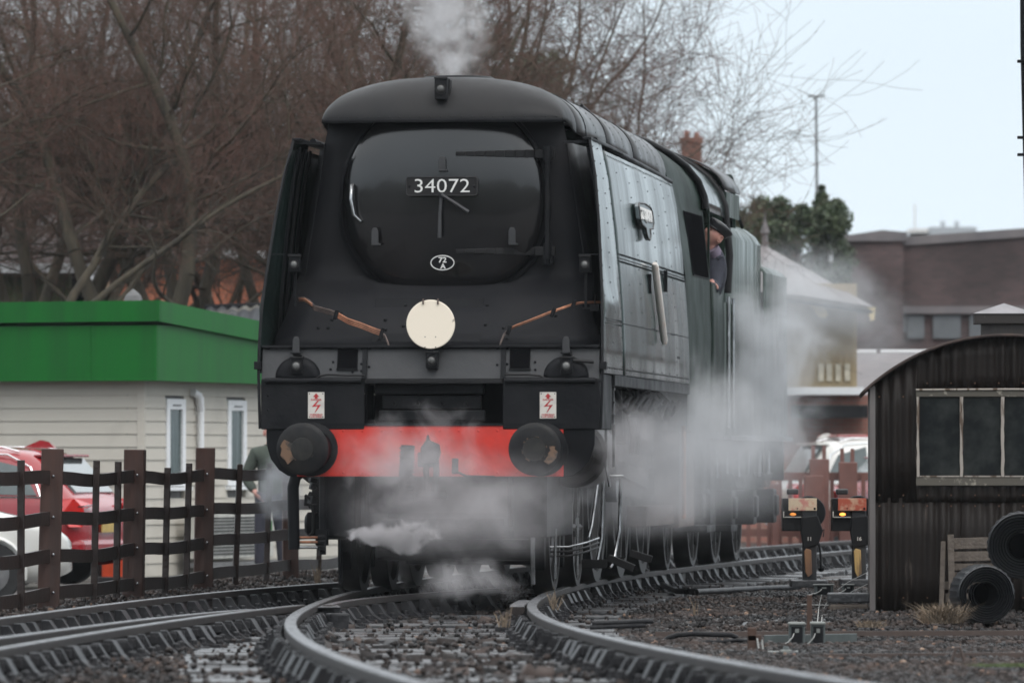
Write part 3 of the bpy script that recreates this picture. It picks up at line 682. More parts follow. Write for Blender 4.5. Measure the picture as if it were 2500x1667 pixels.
# lower panels: left, right, and the frame of the central opening
b = MB(); b.bx(-1.283, xl + .0, -0.018, 0.012, zB, zS - .002); b.build('front_panel', M_blk2, loco, bevel=.008)
b = MB(); b.bx(xr, 1.283, -0.018, 0.012, zB, zS - .002); b.build('front_panel', M_blk2, loco, bevel=.008)
b = MB(); b.bx(xl + .002, xr - .002, -0.02, 0.014, zS - .035, zS - .003); b.build('opening_lintel', M_hood, loco, bevel=.004)
b = MB(); b.tube([(-1.25, -.03, zS - .012), (xl - .02, -.03, zS - .012)], .022, 8); b.build('pressed_ledge', M_blk2, loco, smooth=60)
b = MB(); b.tube([(xr + .02, -.03, zS - .012), (1.25, -.03, zS - .012)], .022, 8); b.build('pressed_ledge', M_blk2, loco, smooth=60)
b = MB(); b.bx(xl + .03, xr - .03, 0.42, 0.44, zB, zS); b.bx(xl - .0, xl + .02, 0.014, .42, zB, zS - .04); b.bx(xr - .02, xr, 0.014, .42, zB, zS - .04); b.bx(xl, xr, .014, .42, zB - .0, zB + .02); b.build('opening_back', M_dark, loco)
for (a0, b0, a1, b1, yy, r) in ((915, 932, 1182, 962, .10, .01), (933, 966, 1175, 998, .13, .006), (925, 1001, 1184, 1027, .11, .01)):
    x0, z1 = LX(a0, yy, b0); x1, z0 = LX(a1, yy, b1); b = MB(); b.bx(x0, x1, yy, yy + .05, z0, z1); b.build('cross_bar', M_blk2, loco, bevel=r)
for px in (961, 1019, 1078, 1136):
    x, z = LX(px, .12, 985); b = MB(); b.lathe([(0.018, 0.02), (0.018, -0.01), (0.011, -0.01), (0.011, 0.02)], (x, .12, z), (0, 1, 0), 12); b.build('ring_bolt', M_blk2, loco, smooth=40)
b = MB()
for px, pys in ((655, (850, 930, 965, 1000)), (893, (850, 903, 915)), (881, (850, 888, 905)), (1237, (850, 888, 912)), (1465, (850, 930)), (1213, (850, 890)), (900, (850, 895)), (812, (883,)), (1305, (883,)), (860, (908,)), (806, (901,)), (1306, (902,))):
    for py in pys:
        x, z = LX(px, -.01, py); b.dome((x, -.022 if py > 925 else interp(z, [zS, zT], [-.006, .05]), z), .010, (0, -1, 0), 7)
b.build('panel_bolts', M_blk, loco, smooth=50)['kind'] = 'stuff'
for sx in (-1, 1):      # conduits between lamps and rib
    P = [(742, 932), (765, 929), (780, 918), (798, 914), (845, 916), (889, 916)] if sx < 0 else [(1232, 914), (1290, 914), (1318, 917), (1340, 928), (1365, 932), (1380, 922)]
    b = MB(); b.tube([(LX(px, -.035), -.035, LX(px, -.035, py)[1]) for px, py in P], .0085, 6); b.build('lamp_conduit', M_hood, loco, smooth=60)
    x0, z0 = LX(640 if sx < 0 else 1470, .0, 892); b = MB(); b.bx(*sorted((sx*1.285, sx*1.335)), -.03, .06, z0 - .03, z0 + .03); b.build('side_bracket', M_blk2, loco, bevel=.004)
b = MB(); b.tube([(LX(1400, -.03), -.03, LX(1400, -.03, 880)[1]), (LX(1450, -.02), -.02, LX(1450, -.02, 883)[1])], .014, 7); b.build('step_pin', M_hood, loco, smooth=50)

# warning signs
for px in (772, 1338):
    x, z = LX(px, -.02, 989); w, h = .062, .099
    b = MB(); b.bx(x-w, x+w, -.024, -.0195, z-h, z+h); o = b.build('warning_sign', M_signw, loco)
    y = -.0255; b = MB()
    b.prism([(-.024, 0), (0, .028), (.024, 0), (.011, 0), (.011, -.014), (-.011, -.014), (-.011, 0)], (x, y, z + .063), (1, 0, 0), (0, 0, 1), (0, .001, 0)); b.build('arrow', M_signr, o)
    b = MB(); b.prism([(.010, .040), (-.034, -.006), (.012, -.001), (-.012, -.050), (-.008, -.050), (.038, .010), (-.006, .006), (.022, .040)], (x, y, z - .006), (1, 0, 0), (0, 0, 1), (0, .001, 0)); b.build('lightning_flash', M_signr, o)
    text('sign_lettering', 'DANGER', .018, M_signr, o, (x, y + .0008, z + .041), (1, 0, 0), (0, 0, 1), ext=.0004, off=.0006, sx=1.1)
    text('sign_lettering', 'OVERHEAD', .019, M_signr, o, (x, y + .0008, z - .072), (1, 0, 0), (0, 0, 1), ext=.0004, off=.0006)
    text('sign_lettering', 'LIVE WIRES', .017, M_signr, o, (x, y + .0008, z - .088), (1, 0, 0), (0, 0, 1), ext=.0004, off=.0006)
    b = MB()
    for qx in (-1, 1):
        for qz in (-1, 1): b.dome((x + qx * (w - .011), -.024, z + qz * (h - .012)), .005, (0, -1, 0), 6)
    b.build('sign_screws', M_blk2, o)

# bufferbeam, buffers
b = MB(); b.bx(-1.01, 1.01, -.012, .03, .88, 1.262); b.build('bufferbeam', M_red, loco, bevel=.006)
b = MB()
for x in np.linspace(-.95, .95, 14):
    for z in (.91, 1.225): b.dome((x, -.012, z), .011, (0, -1, 0), 7)
b.build('beam_rivets', M_red, loco, smooth=50)['kind'] = 'stuff'
b = MB(); b.bx(-1.03, 1.03, -.02, .1, 1.262, 1.28); b.build('beam_top_angle', M_blk, loco)
for sx in (-1, 1):
    x = sx * 0.872 - .03; zc = 1.085
    b = MB(); b.lathe([(.205, .012), (.205, -.03), (.165, -.05), (.150, -.30), (.156, -.305), (.156, -.33), (.10, -.335), (.10, -.46)], (x, -.012, zc), (0, 1, 0), 28); o = b.build('buffer', M_blk, loco, smooth=35)
    b = MB(); b.lathe([(0.0, -.520), (.05, -.519), (.10, -.515), (.16, -.506), (.188, -.497), (.197, -.488), (.197, -.472), (.185, -.465), (.06, -.455)], (x, -.012, zc), (0, 1, 0), 44); b.build('buffer_head', M_bufface, o, smooth=40)
    rnd = random.Random(4 + sx); b = MB(); P = []
    if sx < 0:
        for a in np.linspace(2.6, 4.0, 9): P.append((.165 * math.cos(a) * rnd.uniform(.93, 1.05), .14 * math.sin(a) * rnd.uniform(.85, 1.1) - .0))
        for a in np.linspace(4.0, 2.6, 9): P.append((.088 * math.cos(a) * rnd.uniform(.9, 1.05), .088 * math.sin(a)))
    else:
        for a in np.linspace(-.9, .35, 8): P.append((.17 * math.cos(a) * rnd.uniform(.9, 1.05), .12 * math.sin(a) - .02))
        for a in np.linspace(.35, -.9, 8): P.append((.115 * math.cos(a) * rnd.uniform(.9, 1.05), .1 * math.sin(a) - .01))
    b.prism(P, (x, -.5325, zc - .0), (1, 0, 0), (0, 0, 1), (0, .02, 0)); b.build('worn_patch', M_worn, o)
    b = MB(); b.lathe([(.0, -.5345), (.085, -.5325), (.088, -.525)], (x, 0, zc), (0, 1, 0), 20); b.build('centre_pad', mat('dark_grease', (.012,.012,.012), .3, col2=(.03,.027,.024), nscale=20), o, smooth=60)
    b = MB()
    for k in range(16):
        a = k * PI / 8 + .2; P = (x + .093 * math.cos(a), -.532, zc + .093 * math.sin(a)); 
        if rnd.random() < .35: b.cb(P, (rnd.uniform(.01, .035), .006, rnd.uniform(.004, .010)), ry=-a + PI / 2)
    b.build('worn_ring', M_worn, o)
for sx in (-1, 1):
    b = MB(); b.prism([(.99, 1.236), (1.245, 1.236), (1.243, 1.12), (1.21, 1.01), (1.15, .93), (1.08, .885), (.99, .872)], (0, .0, 0), (sx, 0, 0), (0, 0, 1), (0, .05, 0)); b.build('rounded_end_plate', M_blk, loco, bevel=.006)
# drawhook, screw coupling, steam heat hoses
x, z = LX(1030, -.1, 1110)
b = MB(); b.prism([(-.05, -.10), (-.05, .02), (-.01, .075), (.0, .12), (.014, .072), (.085, .045), (.095, -.02), (.07, -.10)], (x + .06, -.28, z + .035), (1, 0, 0), (0, 0, 1), (0, .10, 0)); b.bx(x - .02, x + .1, -.2, .0, z - .09, z + .02); b.build('drawhook', M_blk2, loco, bevel=.012)
b = MB(); b.tube([(x - .10, -.16, z + .07), (x - .105, -.17, z - .05), (x - .12, -.17, z - .22), (x - .10, -.17, z - .36)], .052, 12); 
for k in range(13): b.lathe([(.050, -.008), (.063, 0), (.050, .008)], (x - .105 - .0 * k, -.165, z + .05 - k * .03), (0, 0, 1), 14)
b.build('coupling_hose', M_blk2, loco, smooth=50)
b = MB(); b.tube([(x + .06, -.24, z), (x + .05, -.27, z - .12), (x + .07, -.25, z - .3)], .022, 8); b.tube([(x + .12, -.24, z), (x + .13, -.27, z - .12), (x + .11, -.25, z - .3)], .022, 8); b.tube([(x - .0, -.25, z - .3), (x + .2, -.25, z - .3)], .03, 8); b.build('screw_coupling', M_blk2, loco, smooth=50)
b = MB(); b.tube([(x + .25, -.08, z - .03), (x + .25, -.10, z - .14)], .024, 8); b.tube([(x + .25, -.10, z - .12), (x + .34, -.1, z - .16), (x + .55, -.08, z - .165)], .010, 6); b.build('steam_heat_pipe', M_blk2, loco, smooth=50)
b = MB(); b.tube([(x + .82, -.06, z + .15), (x + .82, -.06, z - .15)], .008, 6); b.build('coupling_lever', M_red, loco)

# under the beam on the left: footstep hangers, pump, copper drain pipes
b = MB(); xx = LX(720, .0); b.tube([(xx + .06, .06, .93), (xx + .0, .05, .88), (xx - .02, .05, .80), (xx - .012, .05, .33)], .044, 8); b.build('step_hanger', M_blk, loco, smooth=50)
b = MB(); xx2 = LX(783, .0); b.tube([(xx2, .12, .88), (xx2, .12, .29)], .026, 8); b.bx(xx2 - .05, xx2 + .04, .08, .16, .36, .48); b.build('step_hanger', M_blk, loco, smooth=50)
for k, zz in enumerate((.42, .385, .345)):
    b = MB(); b.tube([(xx + .03, .06, zz), (xx2 + .02, .07, zz)], .011, 7); b.build('drain_pipe', M_copper if k < 2 else M_steel, loco, smooth=50)
    b = MB(); b.lathe([(.02, 0), (.024, .01), (.024, .05), (.016, .06)], (xx2 - .03, .07, zz), (1, 0, 0), 6, caps=True); b.build('pipe_union', M_blk2, loco)
b = MB(); rnd = random.Random(2)
for k in range(16): b.cb((LX(rnd.uniform(750, 822), .4), .4 + rnd.uniform(-.1, .3), rnd.uniform(.62, .86)), (rnd.uniform(.04, .12), .1, rnd.uniform(.03, .09)), rz=rnd.uniform(-.5, .5), ry=rnd.uniform(-.5, .5))
b.lathe([(.10, 0), (.10, .12), (.07, .14)], (LX(790, .4), .3, .70), (0, 1, 0), 16, caps=True)
for k in range(14):
    a = k * 2 * PI / 14; b.cb((LX(790, .35) + .11 * math.cos(a), .36, .70 + .11 * math.sin(a)), (.03, .06, .03), ry=-a)
b.build('pump_gear', M_blk, loco, bevel=.006)
b = MB(); b.lathe([(.06, -.02), (.09, .0), (.09, .12), (.12, .13), (.12, .3)], (LX(752, .4), .4, .52), (1, 0, 0), 14, caps=True); b.bx(LX(760, .4), LX(822, .4), .35, .55, .44, .60); b.build('brake_cylinder', M_blk, loco, smooth=40)
b = MB(); b.tube([(LX(745, .3), .3, .74), (LX(758, .3), .3, .70), (LX(765, .3), .3, .60), (LX(764, .3), .3, .46), (LX(752, .3), .3, .42)], .011, 7); b.build('bent_pipe', M_hood, loco, smooth=50)
# front guard irons
for sx in (-1, 1):
    b = MB(); b.prism([(-.03, .88), (.03, .88), (.03, .3), (.055, .06), (.0, .06), (-.03, .3)], (sx * .72, .42, 0), (0, 1, 0), (0, 0, 1), (sx * .03, 0, 0)); b.build('guard_iron', M_steel if sx > 0 else M_blk2, loco, bevel=.006)
# cylinders
M_cyl = mat('cylinder_cleading', (.035, .032, .032), .35, col2=(.02, .02, .021), nscale=3, streak=True)
for sx in (-1, 1):
    b = MB(); b.lathe([(.0, 0), (.16, .0), (.18, .03), (.23, .03), (.26, .06), (.26, 1.0), (.24, 1.03), (.1, 1.03)], (sx * .96, 1.25, 1.05), (0, 1, 0), 28); o = b.build('cylinder', M_cyl, loco, smooth=40)
    b = MB(); b.tube([(sx * .96, 1.05, 1.0), (sx * .96, 1.25, 1.0)], .03, 10); b.build('tail_rod', M_steel, o, smooth=50)
    b = MB(); b.bx(*sorted((sx * .60, sx * .86)), .25, 2.3, .42, 1.24); b.build('frame_extension', M_blk, loco, bevel=.01)
b = MB(); b.bx(-.58, .58, .55, .9, .60, 1.24); b.build('frame_stretcher', M_blk, loco, bevel=.01); b = MB(); b.bx(-.62, .62, 1.8, 2.2, .3, 1.2); b.build('frame_stretcher', M_blk, loco, bevel=.01)
b = MB(); b.bx(-.56, -.53, .3, 12.5, .5, 1.5); b.bx(.53, .56, .3, 12.5, .5, 1.5); b.build('main_frame', M_blk, loco)
b = MB(); b.lathe([(.72, 0), (.76, .1), (.78, 7.0)], (0, 1.4, 2.55), (0, 1, 0), 28, caps=True); b.bx(-.95, .95, 8.0, 10.4, 1.2, 2.9); b.build('boiler', M_blk, loco, smooth=40)
b = MB(); b.bx(-1.27, 1.27, .5, 8.3, 1.60, 1.64); b.build('running_plate', M_blk, loco)

for y0, y1, z0 in ((2.0, 2.7, .22), (4.0, 4.2, .16), (5.9, 6.3, .14), (8.1, 8.5, .14), (10.3, 11.2, .12)):  # dark blocks added below the frames to hide pale gaps and darken underneath
    b = MB(); b.bx(-.66, .66, y0, y1, z0, .62); b.build('underframe_block', M_blk, loco, bevel=.02)
for sx in (-1, 1):
    for y in (.80, 2.3, 3.85, 6.05, 8.3):
        b = MB(); b.prism([(y, .95), (y + .12, .95), (y + .10, .35), (y + .02, .16), (y - .06, .30)], (sx * .70, 0, 0), (0, 1, 0), (0, 0, 1), (sx * .09, 0, 0)); b.build('brake_hanger', M_blk, loco, bevel=.01)
# wheels
def wheel(x, y, r, par, w=.135, cheap=False, side=1, nholes=8):
    b = MB(); b.lathe([(r * .62, -.02), (r * .88, -.03), (r * .90, -.055), (r * .99, -.055), (r + .03, .068), (r + .03, .090), (r*.9, .09), (r * .86, .05), (r*.6, .05), (r * .30, .06), (r * .28, -.05), (r*.0, -.07)], (x, y, r), (-side, 0, 0), 40); o = b.build('wheel', M_wheel, par, smooth=30)
    b = MB(); b.lathe([(r * .905, -.058), (r * .992, -.0575), (r + .001, .0), (r + .001, .04)], (x, y, r), (-side, 0, 0), 40); b.build('tyre', M_tyre, o, smooth=30)
    b = MB()
    for k in range(nholes):
        a = 2 * PI * k / nholes
        b.tube([(x + side * .028, y + r * .25 * math.cos(a), r + r * .25 * math.sin(a)), (x + side * .034, y + r * .85 * math.cos(a), r + r * .85 * math.sin(a))], [r * .07, r * .05], 6)
    b.build('wheel_spokes', M_wheel, o, smooth=50)
    return o
for y in (1.35, 3.25):
    for sx in (-1, 1): wheel(sx * .755, y, .47, loco, side=sx)
    b = MB(); b.tube([(-.7, y, .47), (.7, y, .47)], .08, 12); b.build('axle', M_wheel, loco, smooth=50)
for y in (4.95, 7.2, 9.4):
    for sx in (-1, 1): wheel(sx * .755, y, .94, loco, side=sx, nholes=10)
    b = MB(); b.tube([(-.7, y, .94), (.7, y, .94)], .1, 12); b.build('axle', M_wheel, loco, smooth=50)
for sx in (-1, 1): wheel(sx * .755, 12.05, .55, loco, side=sx)
for sx in (-1, 1):
    b = MB(); b.bx(*sorted((sx*.9, sx*.95)), 4.95, 9.4, .70, .82)
    for y in (4.95, 7.2, 9.4): b.lathe([(.10, -.04), (.10, .05), (.05, .07)], (sx * .925, y, .76), (sx, 0, 0), 14, caps=True)
    b.build('coupling_rod', M_steel, loco, smooth=40)
    b = MB(); b.tube([(sx * 1.02, 2.3, 1.0), (sx * 1.02, 3.4, .98)], .035, 8); b.prism([(0, -.05), (3.8, -.07), (3.8, .07), (0, .05)], (sx * 1.0, 3.4, .98), (0, 1, -.04), (0, 0, 1), (sx * .05, 0, 0)); b.build('connecting_rod', M_wheel, loco)
    b = MB(); b.bx(*sorted((sx*.94, sx*1.1)), 3.1, 3.5, .86, 1.12); b.bx(*sorted((sx*.94, sx*1.12)), 2.3, 4.1, 1.13, 1.20); b.build('crosshead', M_blk2, loco, bevel=.01)
# sundry right hand pipework, ladder, brackets, brake gear (the photograph's bright lines through the steam)
rnd = random.Random(12)
def pipe(pts, r=.012, m=M_steel, nm='steam_pipe'):
    b = MB(); b.tube(pts, r, 7); b.build(nm, m, loco, smooth=60)
pipe([(1.02, 1.9, .40), (1.02, 2.2, .50), (1.04, 2.4, .78), (1.05, 2.45, .86), (1.14, 2.45, .88), (1.24, 2.5, .88)], .012)
pipe([(1.22, 2.5, .86), (1.21, 2.5, .45), (1.17, 2.4, .2), (1.15, 2.35, .16)], .014)
pipe([(1.10, 2.3, .86), (1.09, 2.3, .40), (1.05, 2.2, .15)], .012)
pipe([(1.0, 1.2, .5), (1.0, 1.2, .12)], .011); pipe([(.86, .9, .48), (.86, .9, .10)], .011)
for k in range(3): pipe([(.66, .95, .34 - .035 * k), (.95, 1.0, .34 - .035 * k), (1.06, 1.3, .37 - .035 * k), (1.12, 1.7, .40 - .035 * k)], .009, M_hood if k else M_steel)
for bm_ in (((1.05, 2.11, .195), (.20, .02, .07), 0), ((1.25, 2.2, .20), (.22, .03, .06), .4), ((1.32, 3.2, .24), (.18, .03, .06), .3)):
    b = MB(); b.cb(bm_[0], bm_[1], ry=bm_[2]); b.build('brake_rigging', M_hood, loco, bevel=.005)
b = MB(); b.bx(1.20, 1.27, 1.35, 1.38, 1.28, 1.62)
for z in (1.34, 1.44, 1.54): b.bx(1.20, 1.28, 1.30, 1.36, z, z + .015)
b.tube([(1.21, 1.33, 1.28), (1.21, 1.33, .95), (1.24, 1.33, .8)], .012, 6); b.tube([(1.27, 1.33, 1.28), (1.27, 1.33, .95)], .012, 6); b.build('footstep_ladder', M_steel, loco)
for k in range(9):
    y = 3.0 + k * .62; pipe([(1.05 + rnd.uniform(0, .15), y, 1.58), (1.1 + rnd.uniform(0, .1), y + .1, 1.46), (1.15, y + .3, 1.40 + rnd.uniform(-.05, .05)), (1.2, y + .5, 1.5)], .022, M_blk2)
for k in range(4): pipe([(1.15, 4.0 + .25 * k, 1.35), (1.18, 4.05 + .25 * k, 1.2), (1.16, 4.05 + .25 * k, 1.05)], .013)
b = MB(); b.bx(1.0, 1.16, 5.6, 8.6, .45, .62); b.build('ashpan_side', M_rust, loco, bevel=.01)
b = MB(); b.bx(.98, 1.20, 8.5, 10.2, .42, 1.25); b.build('ashpan_side', M_rust, loco, bevel=.01)
pipe([(1.25, 8.4, 1.3), (1.25, 8.4, .5)], .018, M_copper)
b = MB(); b.bx(1.02, 1.30, 10.4, 11.4, .36, .42); b.bx(1.02, 1.3, 10.4, 11.4, .7, .74); b.bx(1.0, 1.04, 10.4, 11.4, .36, 1.2); b.bx(1.1, 1.25, 10.6, 11.2, .74, 1.1); b.build('cab_footstep', M_blk2, loco, bevel=.006)
b = MB(); b.bx(1.0, 1.18, 11.5, 12.6, .48, .9); b.bx(.95, 1.22, 11.85, 12.25, .42, .95); b.build('trailing_axlebox', M_blk2, loco, bevel=.015)

# slanted polished rod on the side, nameplate
b = MB(); p0 = Vector((1.325, 4.48, 2.60)); p1 = Vector((1.36, 5.02, 1.96)); b.tube([p0, p0.lerp(p1, .04), p0.lerp(p1, .96), p1], [.020, .030, .030, .022], 12); b.build('polished_side_rod', mat('polished_bronze', (.90, .84, .78), .28, metal=.35, col2=(.80, .58, .42), nscale=5, thr=(.5, .7), spec=.9), loco, smooth=50)
zc = 2.93; yc = 4.15; xo = hw(zc) + .035
ux = Vector((0, 1, 0)); uy = Vector((-.13, 0, 1)).normalized()
oval = [(-.66, -.0), (-.66, .10), (-.55, .135), (0, .15), (.55, .135), (.66, .10), (.66, .0), (.55, -.04), (.22, -.06), (.20, -.11), (.13, -.14), (0, -.155), (-.13, -.14), (-.20, -.11), (-.22, -.06), (-.55, -.04)]
b = MB(); b.prism(oval, (xo, yc, zc), ux, uy, (.03, 0, 0)); nmp = b.build('nameplate', mat('nameplate_enamel', (.10, .13, .14), .35, col2=(.08, .10, .11)), loco, bevel=.006)
b = MB(); b.tube([Vector((xo + .033, yc, zc)) + ux * p[0] * .98 + uy * p[1] * .98 for p in oval + oval[:1]], .009, 5); b.build('plate_rim', M_roofm, nmp)
text('name_lettering', '257 SQUADRON', .135, M_plate, nmp, Vector((xo + .035, yc, zc)) + uy * .045, ux, uy, ext=.008, off=.004, sx=1.0)

# cab: forward V section, side, roof
def cab_ring(y, w, we, zb=1.25, ze=3.23, zr=3.95, n=16):
    P = [(w * .985, zb), (w, 1.6), (w * 1.01, 2.1), (w, 2.6), (lerp(w, we, .6), 2.95), (we, ze)]
    P += [(we * math.cos(a), ze + (zr - ze) * math.sin(a) ** .92) for a in np.linspace(0.12, PI - .12, n)]
    P += [(-a, q) for a, q in reversed(P[:6])]
    return [(a, y, q) for a, q in P]
b = MB(); rows = []
w0, z00, z01 = roof_sec(8.3)
r0 = [(a, 8.31, q) for a, q in [(1.285, 1.25), (1.29, 1.6), (1.29, 2.1), (1.27, 2.6), (1.22, 2.95), (1.12, 3.41)]]
r0 += [(w0 * math.copysign(abs(math.cos(a)) ** .8, math.cos(a)), 8.31, z00 + (z01 - z00) * abs(math.sin(a)) ** .8 * .97) for a in np.linspace(0.12, PI - .12, 16)]
r0 += [(-p[0], p[1], p[2]) for p in reversed(r0[:6])]
r1 = cab_ring(10.55, 1.315, 1.25)
r1 = [(x, y - 1.1 * (1 - min(1, abs(x) / 1.25) ** 1.5) * (1 if z > 3.0 else 0.0), z) for x, y, z in r1]
for t in (0, .1, .35, .65, 1):
    rows.append([tuple(lerp(p[k], q[k], t) for k in range(3)) for p, q in zip(r0, r1)])
b.grid(rows); b.build('cab_front_sheet', M_greendull, loco, smooth=45)
# spectacle window on the V front, right side (matt black pane stands in for the dark cab inside)
def quad_on(t0, t1, z0, z1, o):
    out = []
    for t, z in ((t0, z0), (t1, z0), (t1, z1), (t0, z1)):
        xa = interp(z, [2.1, 2.6, 2.95, 3.41], [1.29, 1.27, 1.22, 1.12]); xb = interp(z, [2.1, 2.6, 2.95, 3.23], [1.328, 1.315, 1.27, 1.25])
        out.append((lerp(xa, xb, t) + o, lerp(8.31, 10.55, t), z))
    return out
b = MB(); q0 = quad_on(.30, .92, 2.62, 3.18, .006); q1 = quad_on(.30, .92, 2.62, 3.18, .009); b.add(q0 + q1, [(4,5,6,7),(0,1,5,4),(1,2,6,5),(2,3,7,6),(3,0,4,7)]); o = b.build('cab_front_window', M_dark, loco)
b = MB(); b.tube(q1 + q1[:1], .004, 5); b.build('window_frame', M_blk, o)
# cab roof and rain strips
b = MB(); rows = []
for y in np.linspace(10.45, 12.9, 5):
    rr = cab_ring(y, 1.315, 1.275); rows.append([(x, y - (1.1 * (1 - min(1, abs(x) / 1.25) ** 1.5) if y < 10.6 else 0), z + .012) for x, _, z in rr[5:-5]])
b.grid(rows); b.build('cab_roof', M_green, loco, smooth=50, solid=.014)
b = MB(); rr = [(x, y - 1.1 * (1 - min(1, abs(x) / 1.25) ** 1.5) - .01, z + .02) for x, y, z in cab_ring(10.45, 1.315, 1.285)[5:-5]]; b.tube(rr, .032, 7); b.build('roof_front_strip', M_hood, loco, smooth=60)
b = MB(); rr = [(x, y, z + .02) for x, y, z in cab_ring(12.9, 1.315, 1.285)[5:-5]]
rr = [(1.30, 12.9, 2.55), (1.32, 12.9, 2.9)] + rr + [(-1.32, 12.9, 2.9), (-1.30, 12.9, 2.55)]; b.tube(rr, .036, 7); b.build('roof_rear_strip', M_hood, loco, smooth=60)
for sx in (-1, 1):
    b = MB(); rows = [[(sx * interp(z, [1.25, 2.1, 2.58], [1.30, 1.325, 1.315]), y, z) for y in np.linspace(10.55, 12.1, 6)] for z in (1.25, 1.6, 2.0, 2.3, 2.58)]; b.grid(rows); b.build('cab_side', M_greendull, loco, smooth=40, solid=.02)
    b = MB(); b.prism([(10.55, 2.58), (10.60, 2.58), (10.60, 3.25), (10.55, 3.25)], (sx * 1.29, 0, 0), (0, 1, 0), (0, 0, 1), (sx * .02, 0, 0)); b.build('window_pillar', M_greendull, loco)
    b = MB(); b.bx(*sorted((sx * 1.27, sx * 1.325)), 10.55, 12.2, 2.575, 2.60); b.build('window_ledge', M_blk2, loco, bevel=.006)
    b = MB(); b.tube([(sx * 1.36, 12.15, 2.5), (sx * 1.36, 12.15, 1.3)], .017, 7); b.tube([(sx * 1.36, 12.75, 2.5), (sx * 1.36, 12.75, 1.3)], .017, 7); b.build('cab_handrail', M_steel, loco, smooth=60)
    b = MB(); rows = [[(sx * 1.305, y, z) for y in (12.1, 12.5, 12.85)] for z in (1.3, 1.9, 2.45)]; b.grid(rows); b.build('cab_door', M_greenlt, loco, solid=.02)
b = MB(); b.bx(-1.26, 1.26, 10.5, 12.9, 1.2, 1.27); b.bx(-1.2, 1.2, 10.5, 10.55, 1.27, 3.3); b.build('cab_floor', M_blk, loco)

# white disc hung on the lamp iron (a thing of its own)
x, z = LX(1054, 0.0, 792)
p = Matrix.Rotation(-TH, 4, 'Z') @ Vector((x, -.07, z)); disc = thing('headcode_disc', 'round cream white headcode disc hanging at the centre front of the black locomotive', 'headcode disc', (loco.location.x + p.x, loco.location.y + p.y, z), -TH)
b = MB(); b.lathe([(0, -.006), (.180, -.006), (.184, -.003), (.184, .003), (.180, .006), (0, .006)], (0, 0, 0), (0, 1, 0), 56)
M_disc = mat('chipped_cream_paint', (.90, .80, .66), .45, col2=(.45, .38, .30), nscale=9, detail=8, thr=(.66, .72))
b.build('disc_plate', M_disc, disc, smooth=30)
for q in (-.056, .056):
    b = MB(); b.tube([(q, -.012, .150), (q, -.016, .168), (q, -.004, .188), (q, .01, .180)], .007, 6); b.build('hanging_clip', M_rust, disc, smooth=50)
b = MB()
for qx, qz in ((-.042, -.095), (.038, -.095), (-.042, -.172), (.038, -.172)): b.dome((qx, -.006, qz), .0045, (0, -1, 0), 6)
b.build('rivet_heads', M_blk2, disc)
b = MB(); b.bx(-.02, .02, .007, .02, -.26, .16); b.build('disc_bracket', M_blk, disc)

# ------------------------------------------------------------------ tender
TT = math.atan(0.135)
ten = thing('locomotive_tender', 'tall dark green tender coupled behind the locomotive cab, partly veiled by steam', 'tender', (0.73, 68.15, 0), -TT)
def tring(y, w, wt, zb, zm, zt):
    P = [(w, zb), (w, zm), (lerp(w, wt, .25), lerp(zm, zt, .45)), (lerp(w, wt, .7), lerp(zm, zt, .85)), (wt, zt)]
    return [(a, y, q) for a, q in P] + [(-a, y, q) for a, q in reversed(P)]
seam = [0.25, 3.75]
for y0, y1 in zip(seam[:-1], seam[1:]):
    for sx in (-1, 1):
        b = MB(); rows = [[(sx * (p[0] + .0015 * math.sin(y * 5 + p[2] * 2)), p[1], p[2]) for p in tring(y, 1.21, 1.02, 1.24, 3.10, 3.27)[:5]] for y in np.linspace(y0, y1, 8)]
        b.grid(rows); b.build('side_panel', M_greenlt, ten, smooth=40, solid=.012)
b = MB(); rows = [[(x, y, z + .004) for x, y, z in tring(y, 1.21, 1.02, 1.24, 3.10, 3.27)[4:6]] for y in (.25, 3.75)]; b.grid(rows); b.build('front_tank_top', M_roofm, ten)
for y0, y1 in ((3.75, 6.1),):
    for sx in (-1, 1):
        b = MB(); rows = [[(sx * (p[0] + .0015 * math.sin(y * 4 + p[2] * 2)), p[1], p[2]) for p in tring(y, 1.24, 1.10, 1.24, 2.84, 2.93)[:5]] for y in np.linspace(y0, y1, 8)]
        b.grid(rows); b.build('side_panel', M_greenlt, ten, smooth=40, solid=.012)
b = MB(); rows = [[(x, y, z + .004) for x, y, z in tring(y, 1.24, 1.10, 1.24, 2.84, 2.93)[4:6]] for y in (3.75, 6.1)]; b.grid(rows); b.bx(-1.24, 1.24, 6.09, 6.12, 1.24, 2.7); b.bx(-1.02, 1.02, 3.72, 3.76, 2.6, 3.27); b.build('rear_tank_top', M_roofm, ten)
b = MB(); b.bx(-1.30, 1.30, .15, 6.2, 1.19, 1.235); b.build('tender_footplate', M_steel, ten, bevel=.004)
